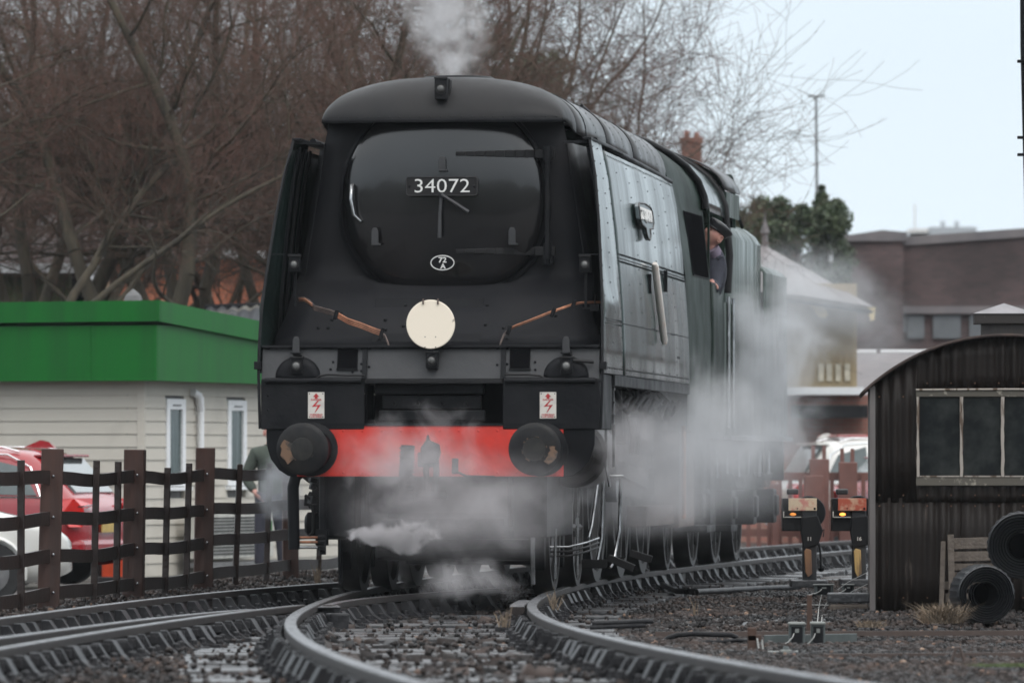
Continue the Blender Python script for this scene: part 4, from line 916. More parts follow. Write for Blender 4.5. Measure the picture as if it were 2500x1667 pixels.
# front fairing with arched roof
b = MB(); ar = [(1.25 * math.cos(a), 3.50 + .43 * math.sin(a)) for a in np.linspace(0, PI, 21)]
P = [(1.25, 1.25)] + ar + [(-1.25, 1.25)]
b.prism(P, (0, .08, 0), (1, 0, 0), (0, 0, 1), (0, .03, 0)); b.build('front_fairing', M_greenlt, ten)
b = MB(); rows = [[(x * 1.01, y, z + .012) for x, z in ar] for y in (-.15, .3, .8, 1.3)]; b.grid(rows); b.build('fairing_roof', M_roofm, ten, smooth=50, solid=.014)
for sx in (-1, 1):
    b = MB(); rows = [[(sx * 1.255, y, z) for y in (.11, .6, 1.28)] for z in (3.27, 3.5)]; b.grid(rows); b.build('fairing_side', M_greenlt, ten, solid=.01)
b = MB(); b.bx(-1.2, 1.2, 1.26, 1.29, 3.2, 3.5); b.build('fairing_back', M_greendull, ten)
for sx in (1,):
    b = MB(); b.tube([(.98, 2.2, 3.25), (.98, 2.2, 3.66), (1.0, 2.25, 3.72), (1.06, 2.35, 3.72), (1.08, 2.4, 3.66), (1.08, 2.4, 3.2)], .03, 8); b.build('vent_pipe', M_greendull, ten, smooth=60)
    b = MB(); b.tube([(1.02, 3.0, 3.5), (1.05, 3.6, 3.28)], .018, 6); b.tube([(.9, 3.0, 3.5), (.95, 3.6, 3.28)], .018, 6); b.build('fire_iron', M_hood, ten, smooth=60)
b = MB(); b.bx(-1.0, -.96, .2, 6.2, .5, 1.2); b.bx(.96, 1.0, .2, 6.2, .5, 1.2); b.build('tender_frame', M_blk2, ten, bevel=.01)
b = MB(); b.bx(-.95, .95, .3, 6.1, .75, 1.18); b.build('water_well', M_blk, ten)
for y in (1.35, 3.35, 5.35):
    for sx in (-1, 1):
        wheel(sx * .755, y, .546, ten, side=sx)
        b = MB(); b.bx(*sorted((sx * 1.0, sx * 1.2)), y - .16, y + .16, .38, .72); b.bx(*sorted((sx * 1.18, sx * 1.23)), y - .1, y + .1, .45, .66); o = b.build('axlebox', M_blk2, ten, bevel=.02)
        for q in range(9):
            b = MB() if q == 0 else b; b.cb((sx * 1.08, y, .74 + .016 * q), (.09, .9 - .075 * (8 - q), .012))
        b.build('leaf_spring', M_blk2, ten, bevel=.002)
        for q in (-1, 1):
            b = MB(); b.tube([(sx * 1.08, y + q * .46, .84), (sx * 1.08, y + q * .46, 1.1)], .022, 7); b.build('spring_hanger', M_steel, ten, smooth=50)
b = MB(); b.bx(1.05, 1.3, .15, .7, .34, .4); b.bx(1.05, 1.1, .15, .7, .34, 1.18); b.build('tender_step', M_blk2, ten, bevel=.006)
b = MB(); b.bx(-1.2, 1.2, 6.15, 6.25, .8, 1.2); b.build('rear_beam', M_blk2, ten, bevel=.01)
# ------------------------------------------------------------------ low building with green fascia
M_board = mat('beige_weatherboard', (0.50, 0.465, 0.405), 0.6, col2=(0.40, 0.37, 0.32), nscale=1.6, thr=(.5, .8), detail=8, isl=.05, bump=0.05)
M_grn = mat('green_fascia_paint', (0.007, 0.122, 0.018), 0.5, col2=(0.010, 0.088, 0.019), nscale=2.6, streak=True, spec=.15, thr=(.45, .75))
M_upvc = mat('white_upvc', (0.78, 0.79, 0.80), 0.35, col2=(0.72, 0.73, 0.74))
M_felt = mat('grey_roof_felt', (0.16, 0.16, 0.16), 0.8)
M_glassg = mat('reflecting_window_glass', (0.03, 0.055, 0.052), 0.12, col2=(0.11, 0.14, 0.14), nscale=6, streak=True, thr=(.5, .7), spec=.35)
bc = W(347, 1000, 88.0); cx0, cy0 = bc.x, bc.y
bld = thing('low_building', 'low beige weatherboarded building with deep green fascia behind the brown fence', 'building', (cx0, cy0, 0), 0)
eR = Vector((1.3, 4.4, 0)).normalized(); nR = Vector((eR.y, -eR.x, 0))
eL = Vector((-4.3, 1.9, 0)).normalized(); nL = Vector((eL.y, -eL.x, 0)); nL = -nL if nL.y > 0 else nL
zb, zw = -0.55, 2.04
LR, LL = 11.0, 12.0
def wall_panel(e, n, s0, s1, z0, z1, o0, o1, b):
    b.add([e*s0 + n*o0 + Vector((0,0,z0)), e*s1 + n*o0 + Vector((0,0,z0)), e*s1 + n*o0 + Vector((0,0,z1)), e*s0 + n*o0 + Vector((0,0,z1)),
           e*s0 + n*o1 + Vector((0,0,z0)), e*s1 + n*o1 + Vector((0,0,z0)), e*s1 + n*o1 + Vector((0,0,z1)), e*s0 + n*o1 + Vector((0,0,z1))],
          [(3,2,1,0),(4,5,6,7),(0,1,5,4),(1,2,6,5),(2,3,7,6),(3,0,4,7)])
def sR(px):    # distance along the right face for a photo column
    k = (px - 1250) / F; return (k * cy0 - cx0) / (eR.x - k * eR.y)
def sL(px):
    k = (px - 1250) / F; return (k * cy0 - cx0) / (eL.x - k * eL.y)
w1, w2 = (sR(402), sR(448)), (sR(552), sR(597))
wz0, wz1 = 1 + (HOR - 1186) * 89.5 / F, 1 + (HOR - 974) * 89.5 / F
bh = 0.156
b = MB(); wall_panel(eR, nR, 0.02, LR, zb, zw, -0.2, -0.03, b); wall_panel(eL, nL, 0.02, LL, zb, zw, -0.2, -0.03, b); b.build('wall_core', M_felt, bld)
k = 0; z = zb
def board(e, n, s0, s1, z0):
    b = MB(); h = bh
    P = [e*s0 + n*0.004, e*s1 + n*0.004]
    v = []
    for p in P: v += [p - n*0.03 + Vector((0,0,z0)), p + n*0.016 + Vector((0,0,z0)), p + n*0.0 + Vector((0,0,z0+h)), p - n*0.03 + Vector((0,0,z0+h))]
    b.add(v, [(0,1,2,3),(7,6,5,4),(0,4,5,1),(1,5,6,2),(2,6,7,3),(3,7,4,0)]); b.build('weatherboard', M_board, bld)
while z < zw - 0.02:
    board(eL, nL, 0.04, LL, z)
    segs = [(0.04, LR)]
    if z + bh > wz0 - 0.02 and z < wz1 + .03: segs = [(0.04, w1[0]), (w1[1], w2[0]), (w2[1], LR)]
    for a0, a1 in segs: board(eR, nR, a0, a1, z)
    z += bh
b = MB(); b.add([(eR*.05+nR*.03)+Vector((0,0,zb)), (eL*.05+nL*.03)+Vector((0,0,zb)), ((eR+eL).normalized()*-.0+nR*.04+nL*.02)+Vector((0,0,zb)), (eR*.05+nR*.03)+Vector((0,0,zw)), (eL*.05+nL*.03)+Vector((0,0,zw)), (nR*.04+nL*.02)+Vector((0,0,zw))], [(0,1,4,3),(1,2,5,4),(2,0,3,5),(0,2,1),(3,4,5)]); b.build('corner_trim', M_board, bld)
for (a0, a1) in (w1, w2):
    b = MB(); fw = 0.075 / abs(1)
    ws = (a1 - a0); f = ws * 0.17
    wall_panel(eR, nR, a0, a0 + f, wz0, wz1, -.03, .035, b); wall_panel(eR, nR, a1 - f, a1, wz0, wz1, -.03, .035, b)
    wall_panel(eR, nR, a0 + f, a1 - f, wz0, wz0 + .06, -.03, .035, b); wall_panel(eR, nR, a0 + f, a1 - f, wz1 - .13, wz1, -.03, .035, b)
    o = b.build('window', M_upvc, bld, bevel=.006)
    b = MB(); wall_panel(eR, nR, a0 + f, a1 - f, wz0 + .06, wz1 - .13, -.01, .005, b); b.build('pane', M_glassg, o)
    b = MB(); wall_panel(eR, nR, a0 + f * 1.8, a1 - f * 1.8, wz1 - .085, wz1 - .07, .035, .05, b); b.build('trickle_vent', M_felt, o)
    b = MB(); wall_panel(eR, nR, a0 - .05, a1 + .10, wz0 - .055, wz0 - .01, .0, .09, b); b.build('window_sill', M_upvc, o, bevel=.006)
s0, s1 = sR(467), sR(487); mid = (s0 + s1) / 2
b = MB(); b.tube([eR*mid + nR*.07 + Vector((0,0,1.78)), eR*mid + nR*.075 + Vector((0,0,-.5))], .042, 10); b.tube([eR*(mid-.25) + nR*.05 + Vector((0,0,1.84)), eR*(mid-.08) + nR*.07 + Vector((0,0,1.80)), eR*mid + nR*.07 + Vector((0,0,1.62))], .05, 10); b.build('downpipe', M_upvc, bld, smooth=50)
# fascia: lower band and prouder upper band, soffit, roof
def band(nm, o, z0, z1L, z1R, th=0.05, zc=None):
    C = nR * o + nL * o; C = (nR + nL) * (o / (1 + nR.dot(nL)))
    b = MB()
    for e, z1e, L in ((eR, z1R, LR + 1), (eL, z1L, LL + 1)):
        q = C; r = C + e * L; inn = -(nR if e is eR else nL) * th
        zc1 = zc
        v = [q + Vector((0,0,z0)), r + Vector((0,0,z0)), r + Vector((0,0,z1e)), q + Vector((0,0,zc1))]
        v2 = [p + inn for p in v]; b.add(v + v2, [(0,1,2,3),(7,6,5,4),(0,4,5,1),(1,5,6,2),(2,6,7,3),(3,7,4,0)])
    return b.build(nm, M_grn, bld)
band('lower_fascia', .30, 1.955, 2.62, 2.62, zc=2.62)
C2 = (nR + nL) * (.36 / (1 + nR.dot(nL)))
b = MB()
zcT, zcB = 2.915, 2.665
for e, n_, L, drop in ((eR, nR, LR + 1, 0.42), (eL, nL, LL + 1, 0.02)):
    q = C2; r = C2 + e * L; inn = -n_ * .05; dr = drop * L / 9.0
    v = [q + Vector((0,0,zcB)), r + Vector((0,0,zcB - dr)), r + Vector((0,0,zcT - dr)), q + Vector((0,0,zcT))]; v2 = [p + inn for p in v]
    b.add(v + v2, [(0,1,2,3),(7,6,5,4),(0,4,5,1),(1,5,6,2),(2,6,7,3),(3,7,4,0)])
b.build('upper_fascia', M_grn, bld)
for px_ in (592, 250):
    e_, n_, s_q = (eR, nR, sR(px_)) if px_ > 400 else (eL, nL, sL(px_))
    b = MB(); wall_panel(e_, n_, s_q, s_q + .03, 1.955, 2.62, .30, .308, b); b.build('fascia_joint', M_grn, bld)
C1 = (nR + nL) * (.30 / (1 + nR.dot(nL)))
b = MB(); b.add([C1 + Vector((0,0,1.975)), C1 + eR*(LR+1) + Vector((0,0,1.975)), C1 + eR*(LR+1) + eL*(LL+1) + Vector((0,0,1.975)), C1 + eL*(LL+1) + Vector((0,0,1.975))], [(0,1,2,3)]); b.build('soffit', M_grn, bld)
b = MB(); b.add([C2 + Vector((0,0,2.88)), C2 + eR*(LR+1) + Vector((0,0,2.30)), C2 + eR*(LR+1) + eL*(LL+1) + Vector((0,0,2.30)), C2 + eL*(LL+1) + Vector((0,0,2.86))], [(0,1,2,3)]); b.build('roof', M_felt, bld)
q = W(325, 718, 93); b = MB(); b.lathe([(.16, -.22), (.10, -.02), (.05, .03), (.0, .07)], (q.x - cx0, q.y - cy0, q.z), (0, 0, 1), 8); b.build('roof_finial', M_felt, bld)
# lower canopy roof between that building and the locomotive (grey corrugated, mossy)
g = W(600, 745, 97); can = thing('canopy_roof', 'low grey mossy canopy roof beyond the green fascia left of the locomotive', 'canopy', (g.x, g.y, 0))
M_moss = mat('mossy_grey_sheet', (.07, .075, .085), .6, col2=(.30, .29, .25), nscale=1.6, thr=(.52, .62))
b = MB(); rows = []
for t, z in ((0, 2.62), (.5, 2.88), (1.0, 3.10)):
    rows.append([(xx, t * 3.0, z + .02 * math.sin(xx * 40) + .035 * xx) for xx in np.linspace(-.65, 2.6, 90)])
b.grid(rows); b.build('roof_sheet', M_moss, can, smooth=40, solid=.02)
b = MB(); b.tube([(-.67, 3.0, 3.08), (.9, 3.0, 3.135), (2.6, 3.0, 3.20)], .05, 8); b.build('ridge_roll', M_blk2, can, smooth=60)
for xx in (-.5, .9, 2.4):
    b = MB(); b.bx(xx, xx + .1, .1, .2, -.5, 2.62); b.build('post', M_blk2, can)

# air conditioner against the building
p = bld.location + eR * sR(545) + nR * 0.28
ac = thing('air_conditioner', 'pale outdoor air conditioning unit standing against the beige wall', 'air conditioner', (p.x, p.y, -0.2), math.atan2(eR.y, eR.x))
M_ac = mat('ivory_enamel', (.55, .54, .49), .45)
b = MB(); b.bx(-1.9, .75, -.13, .13, 0, .56); b.build('casing', M_ac, ac, bevel=.012)
for q in range(12):
    b = MB(); b.bx(-1.8, -.0, -.145, -.133, .05 + .04 * q, .066 + .04 * q); b.build('grille_slat', M_blk2, ac)
b = MB(); b.bx(-1.9, .75, -.2, .1, -.1, -.04); b.build('stand', M_felt, ac)
b = MB(); b.bx(.58, .68, -.136, -.131, .33, .45); b.build('sticker', M_grn, ac)

# ------------------------------------------------------------------ brown woven rail fence on the left
M_fence = mat('brown_stained_timber', (.058, .023, .015), .6, col2=(.026, .013, .010), nscale=7, streak=True, bump=.3, bscale=22)
M_fencer = mat('dark_wet_timber_rail', (.026, .014, .011), .4, col2=(.018, .014, .013), nscale=8, bump=.3, bscale=25)
def fline(y): return -3.47 + 0.1025 * (y - 55)
fence = thing('timber_fence', 'dark brown timber fence with thick posts and weaving rails along the left track', 'fence', (0, 0, 0))
rnd = random.Random(5)
posts = [47.0, 51.0, 55.0, 59.1, 63.0, 68.6, 74.0, 79.5]
for i, y in enumerate(posts):
    x = fline(y); g0 = gz(x, y); top = 1.09 if y < 60 else (1.11 if y < 64 else 1.02)
    w = .165 if y < 64 else .15
    b = MB(); b.cb((0, 0, (top + g0 - .3) / 2), (w, .15, top - g0 + .3), rz=rnd.uniform(-.08, .08), ry=rnd.uniform(-.006, .03)); b.build('post', M_fence, fence, bevel=.008, loc=(x, y, 0))
def rail_piece(x0, y0, x1, y1, z, sag, h=.100):
    b = MB(); P = []
    n = 9
    for k in range(n):
        t = k / (n - 1); P.append((lerp(x0, x1, t) + .010 * math.sin(t * 2 * PI * 1.5), lerp(y0, y1, t), z + sag * math.sin(PI * t) + .006 * math.sin(t * 9)))
    rows = [[(p[0] - .012, p[1], p[2] - h/2) for p in P], [(p[0] - .012, p[1], p[2] + h/2) for p in P], [(p[0] + .012, p[1], p[2] + h/2) for p in P], [(p[0] + .012, p[1], p[2] - h/2) for p in P]]
    b.grid(rows + rows[:1]); b.build('rail', M_fencer, fence)
zr = [.872, .565, .285, .0]
for (y0, y1) in zip(posts[:-1], posts[1:]):
    for z in zr:
        e0 = rnd.uniform(-.02, .02) if y0 < 60 else rnd.uniform(-.01, .03)
        n_ = 1
        x0, x1 = fline(y0), fline(y1)
        # picture each rail as a flat board slightly turned to the camera
        rail_piece(x0, y0, x1, y1, z + (.0 if y0 < 60 else .02), rnd.choice([-.022, -.012, .0]))
for (yy, tilt) in ((53.6, .0), (57.0, .02), (58.1, .015), (60.7, .02), (61.9, .025), (64.9, .04), (66.9, .03), (70.6, .03), (72.3, .02), (76, .0), (49.0, .01), (50.1, .0)):
    x = fline(yy) + .02; top = .99 + rnd.uniform(-.02, .02) - (.0 if yy < 60 else .03); g0 = gz(x, yy)
    b = MB(); b.cb((0, 0, (top + g0 - .1) / 2), (.052, .03, top - g0 + .1), ry=tilt, rz=rnd.uniform(-.3, .3)); b.build('picket', M_fencer, fence, bevel=.004, loc=(x, yy, 0))
b = MB()
for y in posts[2:5]:
    for z in zr: b.dome((fline(y) + .03, y - .085, z + .012), .012, (0, -1, 0), 6)
b.build('nail_heads', M_steel, fence)['kind'] = 'stuff'
# soil lumps at the post feet
for (yy, sx_) in ((52.5, .5), (55.8, .4), (62.3, .5)):
    pass

# ------------------------------------------------------------------ cars
M_carred = mat('red_car_paint', (.30, .004, .010), .22, col2=(.26, .004, .009), coat=1.0)
M_carwhite = mat('white_car_paint', (.70, .70, .67), .25, col2=(.67, .66, .62), coat=1.0)
M_carglass = mat('car_glass', (.05, .07, .07), .05, col2=(.07, .09, .09), coat=1.0)
M_tyre2 = mat('tyre_rubber', (.02, .02, .021), .8)
M_rim = mat('alloy_rim', (.4, .4, .41), .3, metal=.8)
M_trim = mat('black_plastic_trim', (.02, .02, .022), .5)
M_tail = mat('tail_lamp_red', (.60, .02, .015), .15, col2=(.5, .01, .01), coat=1.0)
M_chrome = mat('chrome_trim', (.75, .76, .78), .12, metal=1.0, col2=(.7, .7, .72))
def car(name, label, cat, loc, rz, paint, H=1.5, L=4.3, Wd=1.82, estate=True, group=None):
    """x = length (0 at the tail, L at the nose), z up"""
    t = thing(name, label, cat, loc, rz, group)
    h = Wd / 2
    # stations: x, floor z, shoulder z, roof z, half width, roof half width
    st = [(0.0, .42, .80, .84, .60*h, .5*h), (0.03, .32, .86, .90, .86*h, .72*h), (.12, .26, .93, .99, .95*h, .76*h), (.32, .22, .97, 1.20, h, .76*h), (.58, .22, .98, H-.09, h, .74*h), (.80, .22, .98, H-.02, h, .76*h), (1.4, .20, .97, H, h, .78*h), (2.1, .20, .95, H, h, .78*h), (2.6, .20, .93, H-.05, h, .76*h), (3.05, .20, .92, 1.18, h, .74*h), (3.35, .20, .91, .97, h, .80*h), (3.9, .22, .84, .88, .97*h, .80*h), (4.15, .28, .74, .78, .88*h, .74*h), (L, .36, .58, .62, .66*h, .6*h)]
    b = MB(); rows = []
    for x, z0, zs, zt, w, wr in st:
        r = [(x, -w*.86, z0), (x, -w*.98, z0+.10), (x, -w, lerp(z0, zs, .55)), (x, -w*.985, zs-.05), (x, -w*.955, zs), (x, -lerp(w*.955, wr, .5), lerp(zs, zt, .52)), (x, -wr, zt-.06*(zt-zs > .2)), (x, -wr*.82, zt-.008), (x, 0, zt+.012)]
        r += [(a, -bq, c) for a, bq, c in reversed(r[:-1])]; rows.append(r)
    b.grid(rows); n = len(rows[0]); b.f.append(tuple(range(n))); b.mi.append(0); k = (len(rows)-1)*n; b.f.append(tuple(k+i for i in range(n))); b.mi.append(0)
    body = b.build('body', paint, t, smooth=45)
    sub = body.modifiers.new('sub', 'SUBSURF'); sub.levels = 1; sub.render_levels = 1
    sh = lambda x: interp(x, [s[0] for s in st], [s[2] for s in st]); rf = lambda x: interp(x, [s[0] for s in st], [s[3] for s in st])
    for sy in (-1, 1):
        def gp(x, f):
            zs, zt = sh(x), rf(x); return (x, sy * (lerp(h*.955, h*.77, f) + .012), lerp(zs, zt - .04, f))
        for x0, x1, nm in ((.50, 1.22, 'quarter_window'), (1.30, 2.12, 'rear_door_window'), (2.2, 2.95, 'front_door_window')):
            b = MB(); q0, q1 = (.10, .78 if x0 > .6 else .6); xa = x0 + (.12 if x0 < .6 else 0)
            P = [gp(x0, q0), gp(x1, q0), gp(x1 - (.22 if x0 > 2.15 else 0), .86), gp(xa + .12, .86 if x0 > .6 else .7)]
            b.add(P, [(0,1,2,3)]); g_ = b.build(nm, M_carglass, body, solid=.01)
        b = MB(); b.tube([gp(.45, .06), gp(1.2, .04), gp(2.9, .04)], .010, 5); b.tube([gp(.45, .06), gp(.62, .75), gp(.9, .93), gp(1.6, .96), gp(2.3, .93), gp(2.9, .4), gp(3.0, .05)], .010, 5); b.build('window_trim', M_chrome, body)
        b = MB(); b.tube([(.8, sy*h*.70, H-.06), (1.0, sy*h*.70, H-.01), (2.3, sy*h*.70, H-.01), (2.6, sy*h*.69, H-.08)], .014, 6); b.build('roof_rail', M_chrome, body, smooth=60)
        for xw in (.78, 3.42):
            b = MB(); b.lathe([(.20, 0), (.31, -.0), (.325, .04), (.325, .18), (.30, .21)], (xw, sy*(h-.0)+.015*sy, .325), (0, -sy, 0), 28, caps=True); w_ = b.build('wheel', M_tyre2, t, smooth=40)
            b = MB(); b.lathe([(0, -.015), (.05, -.02), (.20, -.005), (.205, .02)], (xw, sy*h+.02*sy, .325), (0, -sy, 0), 20); b.build('rim', M_rim, w_, smooth=40)
            b = MB(); b.tube([(xw + .36*math.cos(a), sy*(h+.004), .33 + .36*math.sin(a)) for a in np.linspace(-.2, PI+.2, 14)], .03, 6); b.build('arch_trim', M_trim if paint is M_carred else paint, body, smooth=60)
        b = MB(); b.cb((2.95, sy*(h+.10), 1.02), (.10, .20, .13)); b.build('door_mirror', M_trim, body, bevel=.03)
        b = MB(); P = [(-.012, sy*.50*h, .98), (.07, sy*.93*h, .98), (.42, sy*1.012*h, .95), (.40, sy*1.012*h, .88), (.20, sy*1.0*h, .80), (.10, sy*.99*h, .66), (-.005, sy*.86*h, .66), (-.02, sy*.84*h, .86), (-.02, sy*.50*h, .90)]
        b.add(P, [tuple(range(9))] ); b.build('tail_lamp', M_tail, body, solid=.03)
        b = MB(); b.add([(-.035, sy*.5*h, .905), (-.035, sy*.86*h, .885), (.25, sy*1.03*h, .875), (.25, sy*1.03*h, .890), (-.035, sy*.86*h, .90), (-.035, sy*.5*h, .92)], [(0,1,4,5),(1,2,3,4)]); b.build('lamp_light_bar', M_chrome, body, solid=.006)
        b = MB(); b.add([(L-.06, sy*.5*h, .62), (L-.22, sy*.86*h, .66), (L-.28, sy*.88*h, .76), (L-.10, sy*.52*h, .70)], [(0,1,2,3)]); b.build('headlight', M_lens, body, solid=.03)
    b = MB(); b.add([(.16, -.62*h, 1.04), (.16, .62*h, 1.04), (.52, .60*h, H-.14), (.52, -.60*h, H-.14)], [(0,1,2,3)]); b.build('rear_window', M_carglass, body, solid=.03)
    b = MB(); b.add([(3.22, -.66*h, 1.06), (3.22, .66*h, 1.06), (2.68, .62*h, H-.08), (2.68, -.62*h, H-.08)], [(0,1,2,3)]); b.build('windscreen', M_carglass, body, solid=.03)
    b = MB(); b.bx(.44, .66, -.62*h, .62*h, H-.12, H-.09); b.build('spoiler', paint, body, bevel=.01)
    b = MB(); b.prism([(.62, H-.02), (.70, H+.05), (.80, H+.07), (1.0, H-.01)], (0, -.02, 0), (1, 0, 0), (0, 0, 1), (0, .04, 0)); b.build('roof_aerial', paint, body, smooth=60)
    b = MB(); b.bx(-.04, .2, -.9*h, .9*h, .30, .52); b.build('rear_bumper', paint, body, bevel=.05)
    b = MB(); b.bx(-.045, -.03, -.26, .26, .60, .71); b.build('number_plate', mat('yellow_plate', (.55, .38, .10), .4), body)
    return t
# red car: tail towards the right of the picture, driving away to the left
rc = W(262, 1300, 82.0)
car('parked_car', 'red hatchback with wraparound tail lamps parked behind the fence by the beige building', 'car', (rc.x, rc.y, -0.40), PI - 0.32, M_carred, H=1.56)
wc = W(95, 1300, 75.0)
wcar = car('parked_car', 'white car with a black door mirror parked nearest the fence, at the left edge', 'car', (wc.x - 3.95, wc.y - .1, -0.47), 0.10, M_carwhite, H=1.40)
# right: white van-like car with red stripes and a red car behind the far fence
M_blueb = mat('blue_livery', (.10, .35, .62), .35)
p = W(1905, 1280, 118); v = car('parked_car', 'white car with red striped roof parked beyond the far picket fence', 'car', (p.x, p.y, -.35), .25, M_carwhite, H=1.72, L=4.3)
for k in range(5):
    b = MB(); b.cb((1.2 + .62 * k, -.93, .62 + .06 * (k % 2)), (.30, .012, .28)); b.build('livery_block', M_blueb if k % 2 else M_carred, v)
b = MB(); b.bx(.8, 2.5, -.55, .55, 1.725, 1.765); b.build('roof_stripe', M_carred, v, bevel=.01)
p = W(2090, 1280, 112); car('parked_car', 'red car half hidden behind the far fence beside the corrugated hut', 'car', (p.x, p.y, -.35), .45, M_carred, H=1.5)
# orange barrier near the red car
p = W(285, 1340, 84); ob = thing('traffic_barrier', 'orange red plastic barrier standing between the red car and the building', 'barrier', (p.x, p.y, -.38))
M_or = mat('orange_plastic', (.62, .07, .02), .45)
b = MB(); b.prism([(-.17, 0), (.12, 0), (.12, .30), (.07, .66), (-.02, .72), (-.15, .60), (-.17, .2)], (0, 0, 0), (1, 0, 0), (0, 0, 1), (0, .35, 0)); b.build('panel', M_or, ob, bevel=.02)
b = MB(); b.bx(-.25, .2, -.1, .45, -.02, .05); b.build('foot', M_trim, ob, bevel=.01); b = MB(); b.tube([(-.2, .1, 0), (-.2, .1, .45)], .03, 8); b.build('post', M_trim, ob)

# ------------------------------------------------------------------ brick house behind the trees
def brickmat(name, c1, c2, mortar, sc=1.0, rough=.8):
    m = bpy.data.materials.new(name); m.use_nodes = True; n = m.node_tree; bs = n.nodes['Principled BSDF']; bs.inputs['Roughness'].default_value = rough
    t = n.nodes.new('ShaderNodeTexCoord'); mp = n.nodes.new('ShaderNodeMapping'); mp.inputs['Rotation'].default_value = (math.radians(90), 0, 0)
    n.links.new(t.outputs['Object'], mp.inputs[0]); br = n.nodes.new('ShaderNodeTexBrick'); n.links.new(mp.outputs[0], br.inputs['Vector'])
    br.inputs['Scale'].default_value = sc; br.inputs['Brick Width'].default_value = .225; br.inputs['Row Height'].default_value = .075; br.inputs['Mortar Size'].default_value = .008
    br.inputs['Color1'].default_value = (*c1, 1); br.inputs['Color2'].default_value = (*c2, 1); br.inputs['Mortar'].default_value = (*mortar, 1)
    nz = n.nodes.new('ShaderNodeTexNoise'); nz.inputs['Scale'].default_value = .5; nz.inputs['Detail'].default_value = 8; n.links.new(t.outputs['Object'], nz.inputs['Vector'])
    mr_ = n.nodes.new('ShaderNodeMapRange'); mr_.inputs[1].default_value = .3; mr_.inputs[2].default_value = .7; mr_.inputs[3].default_value = .55; mr_.inputs[4].default_value = 1.4; n.links.new(nz.outputs['Fac'], mr_.inputs[0])
    hs = n.nodes.new('ShaderNodeHueSaturation'); n.links.new(br.outputs['Color'], hs.inputs['Color']); n.links.new(mr_.outputs[0], hs.inputs['Value'])
    n.links.new(hs.outputs[0], bs.inputs['Base Color'])
    bp = n.nodes.new('ShaderNodeBump'); bp.inputs['Strength'].default_value = .4; bp.inputs['Distance'].default_value = .01; n.links.new(br.outputs['Fac'], bp.inputs['Height']); bp.invert = True; n.links.new(bp.outputs[0], bs.inputs['Normal'])
    return m
M_borange = brickmat('orange_brickwork', (.45, .13, .06), (.36, .10, .05), (.28, .16, .11))
M_bdark = brickmat('dark_bridge_brickwork', (.070, .045, .044), (.10, .060, .058), (.075, .064, .063))
M_bred = brickmat('red_brickwork', (.30, .12, .09), (.24, .10, .075), (.22, .16, .13))
M_slate = mat('slate_roof', (.12, .11, .115), .45, col2=(.17, .15, .15), nscale=1.5, bump=.3, bscale=8)
M_tile = mat('brown_tile_roof', (.15, .125, .12), .7, col2=(.20, .17, .165), nscale=2, bump=.5, bscale=6)
D = 135.0
h0 = W(265, 640, D); h1 = W(700, 640, D)
hs_ = thing('brick_house', 'orange brick house with grey tiled roof and white fascia behind the bare trees', 'house', (h0.x, D, -.4))
wdt = h1.x - h0.x + 3.0; ze = W(0, 630, D).z + .4
b = MB(); b.bx(0, wdt, 0, 6, 0, ze); b.build('wall', M_borange, hs_)
b = MB(); b.bx(-2.2, wdt + .3, -.42, -.36, ze - .02, ze + .16); b.build('fascia', M_upvc, hs_)
b = MB(); b.add([(-2.3, -.4, ze + .14), (wdt + .4, -.4, ze + .14), (wdt + .4, 3.2, ze + 2.3), (-2.3, 3.2, ze + 2.3), (-2.3, 6.4, ze + .14), (wdt + .4, 6.4, ze + .14)], [(0,1,2,3),(3,2,5,4),(0,3,4),(1,5,2)]); rf_ = b.build('roof', M_tile, hs_)
q = W(290, 500, D + 2); b = MB(); b.bx(q.x - h0.x - .2, q.x - h0.x + .25, 2.2, 2.9, ze + .8, ze + 3.1); b.bx(q.x - h0.x - .28, q.x - h0.x + .33, 2.12, 2.98, ze + 2.9, ze + 3.02); b.build('chimney', M_borange, rf_)
q = W(226, 700, D - .5); b = MB(); b.bx(q.x - h0.x - .17, q.x - h0.x + .12, -.10, .0, 1.0, ze - .1); b.build('side_window', M_upvc, hs_); b = MB(); b.tube([(q.x - h0.x + .25, -.12, ze), (q.x - h0.x + .25, -.12, 0)], .04, 7); b.build('downpipe', mat('tan_pipe', (.42, .30, .2), .5), hs_)
for (pa, pb) in ((-1.9, -.45),):
    b = MB(); b.bx(-1.9, -.02, .1, 5.9, 0, ze); b.build('side_wing', M_bdark, hs_)
# left: roof and olive corrugated shed
q = W(40, 690, 112); sh_ = thing('olive_shed', 'olive green corrugated shed beneath the trees at the left edge', 'shed', (q.x, q.y, -.4))
M_olive = mat('olive_sheet', (.065, .075, .032), .6, col2=(.04, .05, .025), nscale=3, streak=True)
zt_ = W(0, 648, 112).z + .4
for k in range(5):
    b = MB(); xx = np.linspace(-1.9 + .55 * k, -1.9 + .55 * (k + 1) - .01, 19); b.grid([[(x, .012 * math.sin(x * 2 * PI / .09), z) for x in xx] for z in (0, 1.6, zt_)]); b.build('corrugated_sheet', M_olive, sh_, smooth=60, solid=.004)
b = MB(); b.bx(-1.95, .9, .05, 3, 0, zt_ - .02); b.build('shed_core', M_dark, sh_)
b = MB(); b.add([(-2.1, -.25, zt_ - .02), (1.0, -.25, zt_ - .02), (1.0, 3.2, zt_ + .9), (-2.1, 3.2, zt_ + .9)], [(0,1,2,3)]); b.build('roof', M_tile, sh_, solid=.06)
b = MB(); b.bx(-2.1, 1.0, -.29, -.255, zt_ - .12, zt_ + .02); b.build('white_eave', M_upvc, sh_)
